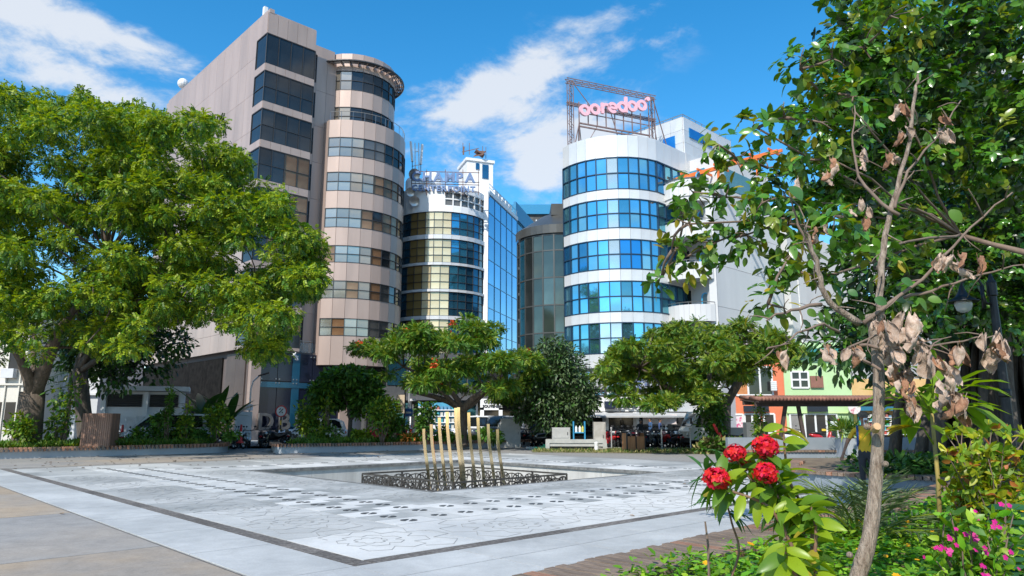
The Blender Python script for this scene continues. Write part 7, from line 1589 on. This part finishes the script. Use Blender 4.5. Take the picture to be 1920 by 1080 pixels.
# ---- ixora with red flower heads and lime leaves
xb = Vector((1.66, 3.75, .32)); t = E('ixora_bush', 'lime leaved bush with round red flower heads at the front of the bed', 'flowering bush', xb)
IXO = LF('leaf_ixora_lime', (.24, .36, .02), .25, .4, .35); IXG = LF('leaf_ixora_green', (.09, .20, .02), .3, .32, .35)
REDF = LF('petal_red', (.60, .012, .018), .22, .25, .5, .3)
im = [smooth(leaf_mesh('leaf', [(0, 0, 0)], [(1, 0, 0)], [(0, 0, 1)], 1, T_fine(.185, .07, .28), m)) for m in (IXO, IXG, YEL)]
stems = [([(1518, 1110), (1505, 1000), (1480, 930), (1440, 880), (1434, 850)], 3.75), ([(1518, 1100), (1500, 980), (1465, 940), (1440, 905)], 3.7), ([(1515, 1100), (1480, 960), (1410, 900), (1380, 862)], 3.75), ([(1520, 1090), (1520, 980), (1480, 900), (1468, 800)], 3.85), ([(1512, 1090), (1450, 960), (1370, 920), (1350, 905)], 3.65), ([(1522, 1100), (1530, 1000), (1520, 950)], 3.6), ([(1515, 1110), (1480, 1060), (1470, 1020)], 3.5), ([(1522, 1110), (1530, 1070)], 3.5)]
mb = MB(); nodes = []
for pts, Y in stems:
    path = smooth_path([(D(x, y, Y).x, D(x, y, Y).z) for x, y in pts], 6); q = [Vector((p.x, Y, p.y))-xb for p in path]; mb.tube(q, [.011-.006*i/len(q) for i in range(len(q))], 6); nodes.append(q)
mb.build('stem', M('stem_brown', (.16, .08, .05), (.22, .14, .09), .8, scale=20), t, smooth=True)
def pair_leaves(parent, q, meshes, w, s0, s1, start=.25):
    n = len(q); az = random.uniform(0, 6)
    for i in range(int(n*start), n):
        tg = (q[min(i+1, n-1)]-q[max(i-1, 0)]).normalized(); az += PI/2+.3
        for sg in (0, PI):
            a = tg.orthogonal().normalized(); a.rotate(Matrix.Rotation(az+sg, 3, tg)); d = a+tg*random.uniform(.1, .6)+Vector((0, 0, -.15)); o = OB('leaf', random.choices(meshes, w)[0], parent, q[i], (d.to_track_quat('X', 'Z') @ Euler((random.uniform(-1.3, 1.3), random.uniform(-.2, .5), 0)).to_quaternion()).to_euler()); s = random.uniform(s0, s1); o.scale = (s, s, s)
for k, q in enumerate(nodes): pair_leaves(t, q, im, [.75, .15, .1] if k in (3, 5, 6, 7) else [.35, .6, .05], .105, .175, .25 if k < 3 else .12)
def head(px, py, Y, R):
    p = rel(D(px, py, Y), xb); n = 105; d = rdir(n, .35); P = d*np.array([R*1.05, R*1.05, R*.85])*RNG.uniform(.55, 1.12, (n, 1)); AA = []; PP = []; NN = []
    for c, dd in zip(P, d):
        o1 = Vector(dd).orthogonal().normalized(); o2 = Vector(dd).cross(o1); a0 = random.uniform(0, 6)
        for m in range(4): a = a0+m*PI/2; PP.append(c); AA.append(o1*math.cos(a)+o2*math.sin(a)+Vector(dd)*.35); NN.append(dd)
    OB('flower_head', leaf_mesh('flower_head', PP, AA, NN, R*.42*RNG.uniform(.7, 1.2, len(PP)), T_leaf(.3, .08, .12), REDF), t, p)
for a in ((1345, 898, 3.62, .056), (1378, 850, 3.7, .046), (1434, 838, 3.72, .058), (1436, 886, 3.6, .052), (1396, 872, 3.8, .034), (1465, 962, 3.8, .025)): head(*a)
# ---- oleander-like narrow leaved stalk beside it
nb = Vector((1.12, 3.95, .32)); t = E('narrow_leaved_stalk', 'bare stalk with a head of narrow dark leaves left of the red flowers', 'plant', nb); NL = LF('leaf_narrow', (.05, .15, .035), .3, .28, .4); nl_ = leaf_mesh('leaf', [(0, 0, 0)], [(1, 0, 0)], [(0, 0, 1)], 1, T_leaf(.07, .03, .2), NL)
mb = MB()
for pts, hd in (([(1350, 1130), (1385, 1040), (1372, 980), (1360, 930), (1352, 880)], 26), ([(1356, 930), (1335, 900), (1318, 880)], 12), ([(1358, 940), (1375, 900), (1385, 868)], 12)):
    path = smooth_path([(D(x, y, 3.95).x, D(x, y, 3.95).z) for x, y in pts], 5); q = [Vector((p.x, 3.95, p.y))-nb for p in path]; mb.tube(q, [.007-.003*i/len(q) for i in range(len(q))], 6)
    for k in range(hd):
        p = random.choice(q[-9:]); d = Vector(rdir(1, .1)[0]); o = OB('leaf', nl_, t, p, d.to_track_quat('X', 'Z').to_euler()); s = random.uniform(.14, .24); o.scale = (s, s, s)
mb.build('stem', M('stem_brown', (.16, .08, .05)), t, smooth=True)
tw = MB(); a = D(1327, 1080, 4.3); tw.tube([(a.x, 4.3, .3), (a.x+.01, 4.3, D(1327, 1020, 4.3).z), (a.x, 4.3, D(1326, 978, 4.3).z)], [.009, .007, .005], 6); o = tw.build('dry_stick', TWIG, label='thin upright reddish stick beside the slatted bench', cat='stick')
# ---- palm seedling clump behind the trunk
pb_ = D(1612, 985, 7.6); PALM = LF('leaf_palm', (.15, .20, .09), .35, .2, .45)
frond_tree('low palm clump with stiff grey green fronds behind the slim trunk', Vector((pb_.x, 7.6, .30)), .05, 15, 1.15, .32, [PALM], .05, 'palm_clump', False, 'palm', (.35, 1.35), 30, T_diamond(.026, .012))
# ---- shrubs at the right: yellow-green bush, vinca, ground cover
YB = LF('leaf_croton', (.33, .36, .02), .4, .4, .4); YB2 = LF('leaf_croton_green', (.17, .29, .025), .4, .35)
ORB = LF('leaf_croton_orange', (.38, .14, .03), .3, .35)
def leafy_bush(label, base, tips, mats, n_per, size, tmpl, name='bush', cat='bush'):
    t = E(name, label, cat, base); mb = MB(); P = []; A = []
    for tip in tips:
        q = limb(mb, (0, 0, 0), rel(tip, base), .012, .004, .08, 6, 5)
        for p in q[2:]:
            for k in range(n_per): P.append(p+Vector(rdir(1)[0])*.02); A.append(Vector(rdir(1, .35)[0]))
    mb.build('stem', TWIG, t, smooth=True); n = len(P); OB('foliage', leaf_mesh('foliage', P, A, rdir(n, 1.0), size*RNG.uniform(.6, 1.2, n), tmpl, mats, RNG.choice(len(mats), n)), t); return t
rb = D(1850, 1000, 7.0); rb.z = .33
leafy_bush('yellow green bush with orange tipped leaves below the street lamp', rb, [D(random.uniform(1770, 1935), random.uniform(800, 930), random.uniform(6.6, 7.4)) for _ in range(40)], [YB, YB2, YB2, YB, YB2, YB, YB2, YB, ORB], 9, .11, OVAL)
rb2 = D(1745, 860, 13); rb2.z = .38
t = E('shade_undergrowth', 'low dark undergrowth at the foot of the banyan roots', 'undergrowth', rb2); leafcloud('foliage', t, [((x, y, .12), (.7, .6, .3)) for x in np.arange(.9, 6, .9) for y in (3.2, 4.2)], 2600, .2, OVAL, [SHRUB_D, GRS], [.8, .2], .1, .8, (.2, 1.05))
cb = D(1868, 985, 5.8); cb.z = .33; CY = LF('leaf_cycad', (.025, .085, .03), .25, .2, .35)
t = E('fern_frond_plant', 'single dark pinnate frond standing before the yellow green bush', 'fern', cb); P = []; A = []; Nn = []
for k in range(10):
    z = .1+.055*k
    for sg in (-1, 1): P.append((.01*k, 0, z)); A.append((sg, -.25, .12)); Nn.append((0, -.7, .7))
OB('leaflets', leaf_mesh('leaflets', P, A, Nn, .17, T_leaf(.17, .03, .1), CY), t); mb = MB(); mb.tube([(0, 0, -.1), (.05, 0, .35), (.1, 0, .66)], [.012, .009, .005], 5); mb.build('stem', TWIG, t)
# ground cover with small yellow flowers
GC = LF('leaf_cover', (.14, .34, .02), .4, .3, .4); GC2 = LF('leaf_cover_lime', (.25, .42, .03), .35, .35, .4); GC3 = LF('leaf_cover_deep', (.05, .16, .016), .35, .2, .4)
bedp = poly((3.35, 2.7), (3.4, 10), (3.5, 14.0), (3.2, 15.4), (2.4, 16.2), (1.3, 16.6), (-3, 16.5), (-6, 12), (-6, 3.0), (-1, 2.6))
nearp = poly((3.42, 2.7), (3.42, 9.0), (-2.6, 9.0), (-2.6, 2.7))
ground_leaves('ground_cover', [(nearp, .34)], 46000, .075, [GC, GC2, GC3], [.55, .25, .20], .15, OVAL, 1.1, lean=.25)
ground_leaves('ground_cover', [(poly((3.45, 9.0), (3.5, 14.0), (3.2, 15.4), (2.4, 16.2), (1.3, 16.6), (-3, 16.5), (-6, 12), (-6, 3.0), (-2.6, 3), (-2.6, 9.0)), .34)], 36000, .10, [GC, GC2, GC3], [.55, .2, .25], .17, T_leaf(.26, .05, .1), 1.1, lean=.4)
bm_ = ground_leaves('ground_creeper', [(poly((3.3, 3), (3.75, 3.2), (3.62, 6), (3.5, 9), (3.3, 9)), .43)], 700, .075, [GC, GC2], [.6, .4], .09, OVAL, 1.0, lean=.5)
YF = LF('petal_yellow', (.70, .36, .01), .15, .2); q = []
for k in range(240):
    u, v = random.uniform(-2.4, 3.2), random.uniform(3.0, 12.5); q.append(W(u, v, .53+random.uniform(-.02, .06)))
PP = []; AA = []; NN = []
ye = []
for p in q:
    a0 = random.uniform(0, 6); tl = Vector((random.uniform(-.4, .4), random.uniform(-.7, 0), 1)).normalized()
    ye.append((p, tl, a0))
fm_ = leaf_mesh('flower', [(0, 0, 0)]*7, [(math.cos(2*PI*k/7), math.sin(2*PI*k/7), .12) for k in range(7)], [(0, 0, 1)]*7, .029, T_leaf(.32, .04, .05), YF)
fl = E('yellow_flowers', 'tiny yellow daisies dotted over the green ground cover', 'flowers'); 
for p, tl, a0 in ye: o = OB('flower', fm_, fl, p, tl.to_track_quat('Z', 'Y').to_euler()); s = random.uniform(.7, 1.3); o.scale = (s, s, s)
# magenta flowers at the lower right
MG = LF('petal_magenta', (.55, .015, .22), .25, .3); vm_ = leaf_mesh('flower', [(0, 0, 0)]*5, [(math.cos(2*PI*k/5), math.sin(2*PI*k/5), .05) for k in range(5)], [(0, 0, 1)]*5, .021, T_leaf(.36, .06, .05), MG)
vb = D(1830, 1080, 4.6); vb.z = .33; t = leafy_bush('sprawling plant with magenta flowers at the lower right corner', vb, [D(random.uniform(1750, 1925), random.uniform(960, 1075), random.uniform(4.3, 5.0)) for _ in range(26)], [GC, GC2, SHRUB], 7, .085, OVAL, 'magenta_flower_plant', 'flowering plant')
for px, py, n in ((1770, 1035, 10), (1790, 1015, 6), (1745, 1035, 4), (1835, 970, 3), (1840, 950, 2), (1885, 955, 4), (1860, 990, 4), (1820, 1010, 5), (1838, 1030, 5), (1885, 1045, 5), (1850, 1070, 6), (1900, 1075, 4), (1800, 1000, 3), (1868, 985, 2)):
    for k in range(max(1, int(n*.7))):
        Y = random.uniform(4.25, 4.5); p = rel(D(px+random.uniform(-14, 14), py+random.uniform(-11, 11), Y), vb); o = OB('flower', vm_, t, p, Vector((random.uniform(-.6, .5), -1, random.uniform(.1, 1))).to_track_quat('Z', 'Y').to_euler()); s = random.uniform(.65, 1.1); o.scale = (s, s, s)
# dead leaves blown over the paving
lit = leaf_mesh('fallen_leaf', [(0, 0, 0)], [(1, 0, 0)], [(0, 0, 1)], 1, T_leaf(.3, .14, -.15), M('leaf_fallen', (.30, .15, .05), (.42, .26, .1), .8, scale=8))
fl = []
for px, py, lb in ((1193, 1032, 'orange brown leaf fallen on the tan strip beside the bench'), (1191, 967, 'orange leaf fallen beside the stone drain'), (1280, 907, 'small orange leaf fallen near the basin corner'), (112, 963, 'brown leaf fallen on the tan slabs at the left')):
    p = G(px, py, .03); o = OB('fallen_leaf', lit, None, p, (0, 0, random.uniform(0, 6)), lb, 'leaf', 'leaves fallen on the paving'); s = .10; o.scale = (s, s, s)
sc = E('leaf_litter', 'scattered dry leaf specks along the far left edge of the plaza', 'leaf litter')
n = 260; u_ = RNG.uniform(26, 36, n); v_ = RNG.uniform(4.8, 26, n); P = np.array([tuple(W(a, b, .035)) for a, b in zip(u_, v_)]); OB('leaf_specks', leaf_mesh('leaf_specks', P, np.column_stack([rdir(n)[:, :2], np.zeros(n)]), np.array([[0, 0, 1.]]*n)+rdir(n)*.3, RNG.uniform(.06, .16, n), T_leaf(.3, .1, -.1), M('leaf_fallen_dark', (.09, .06, .04), rough=.9)), sc, kind='stuff')
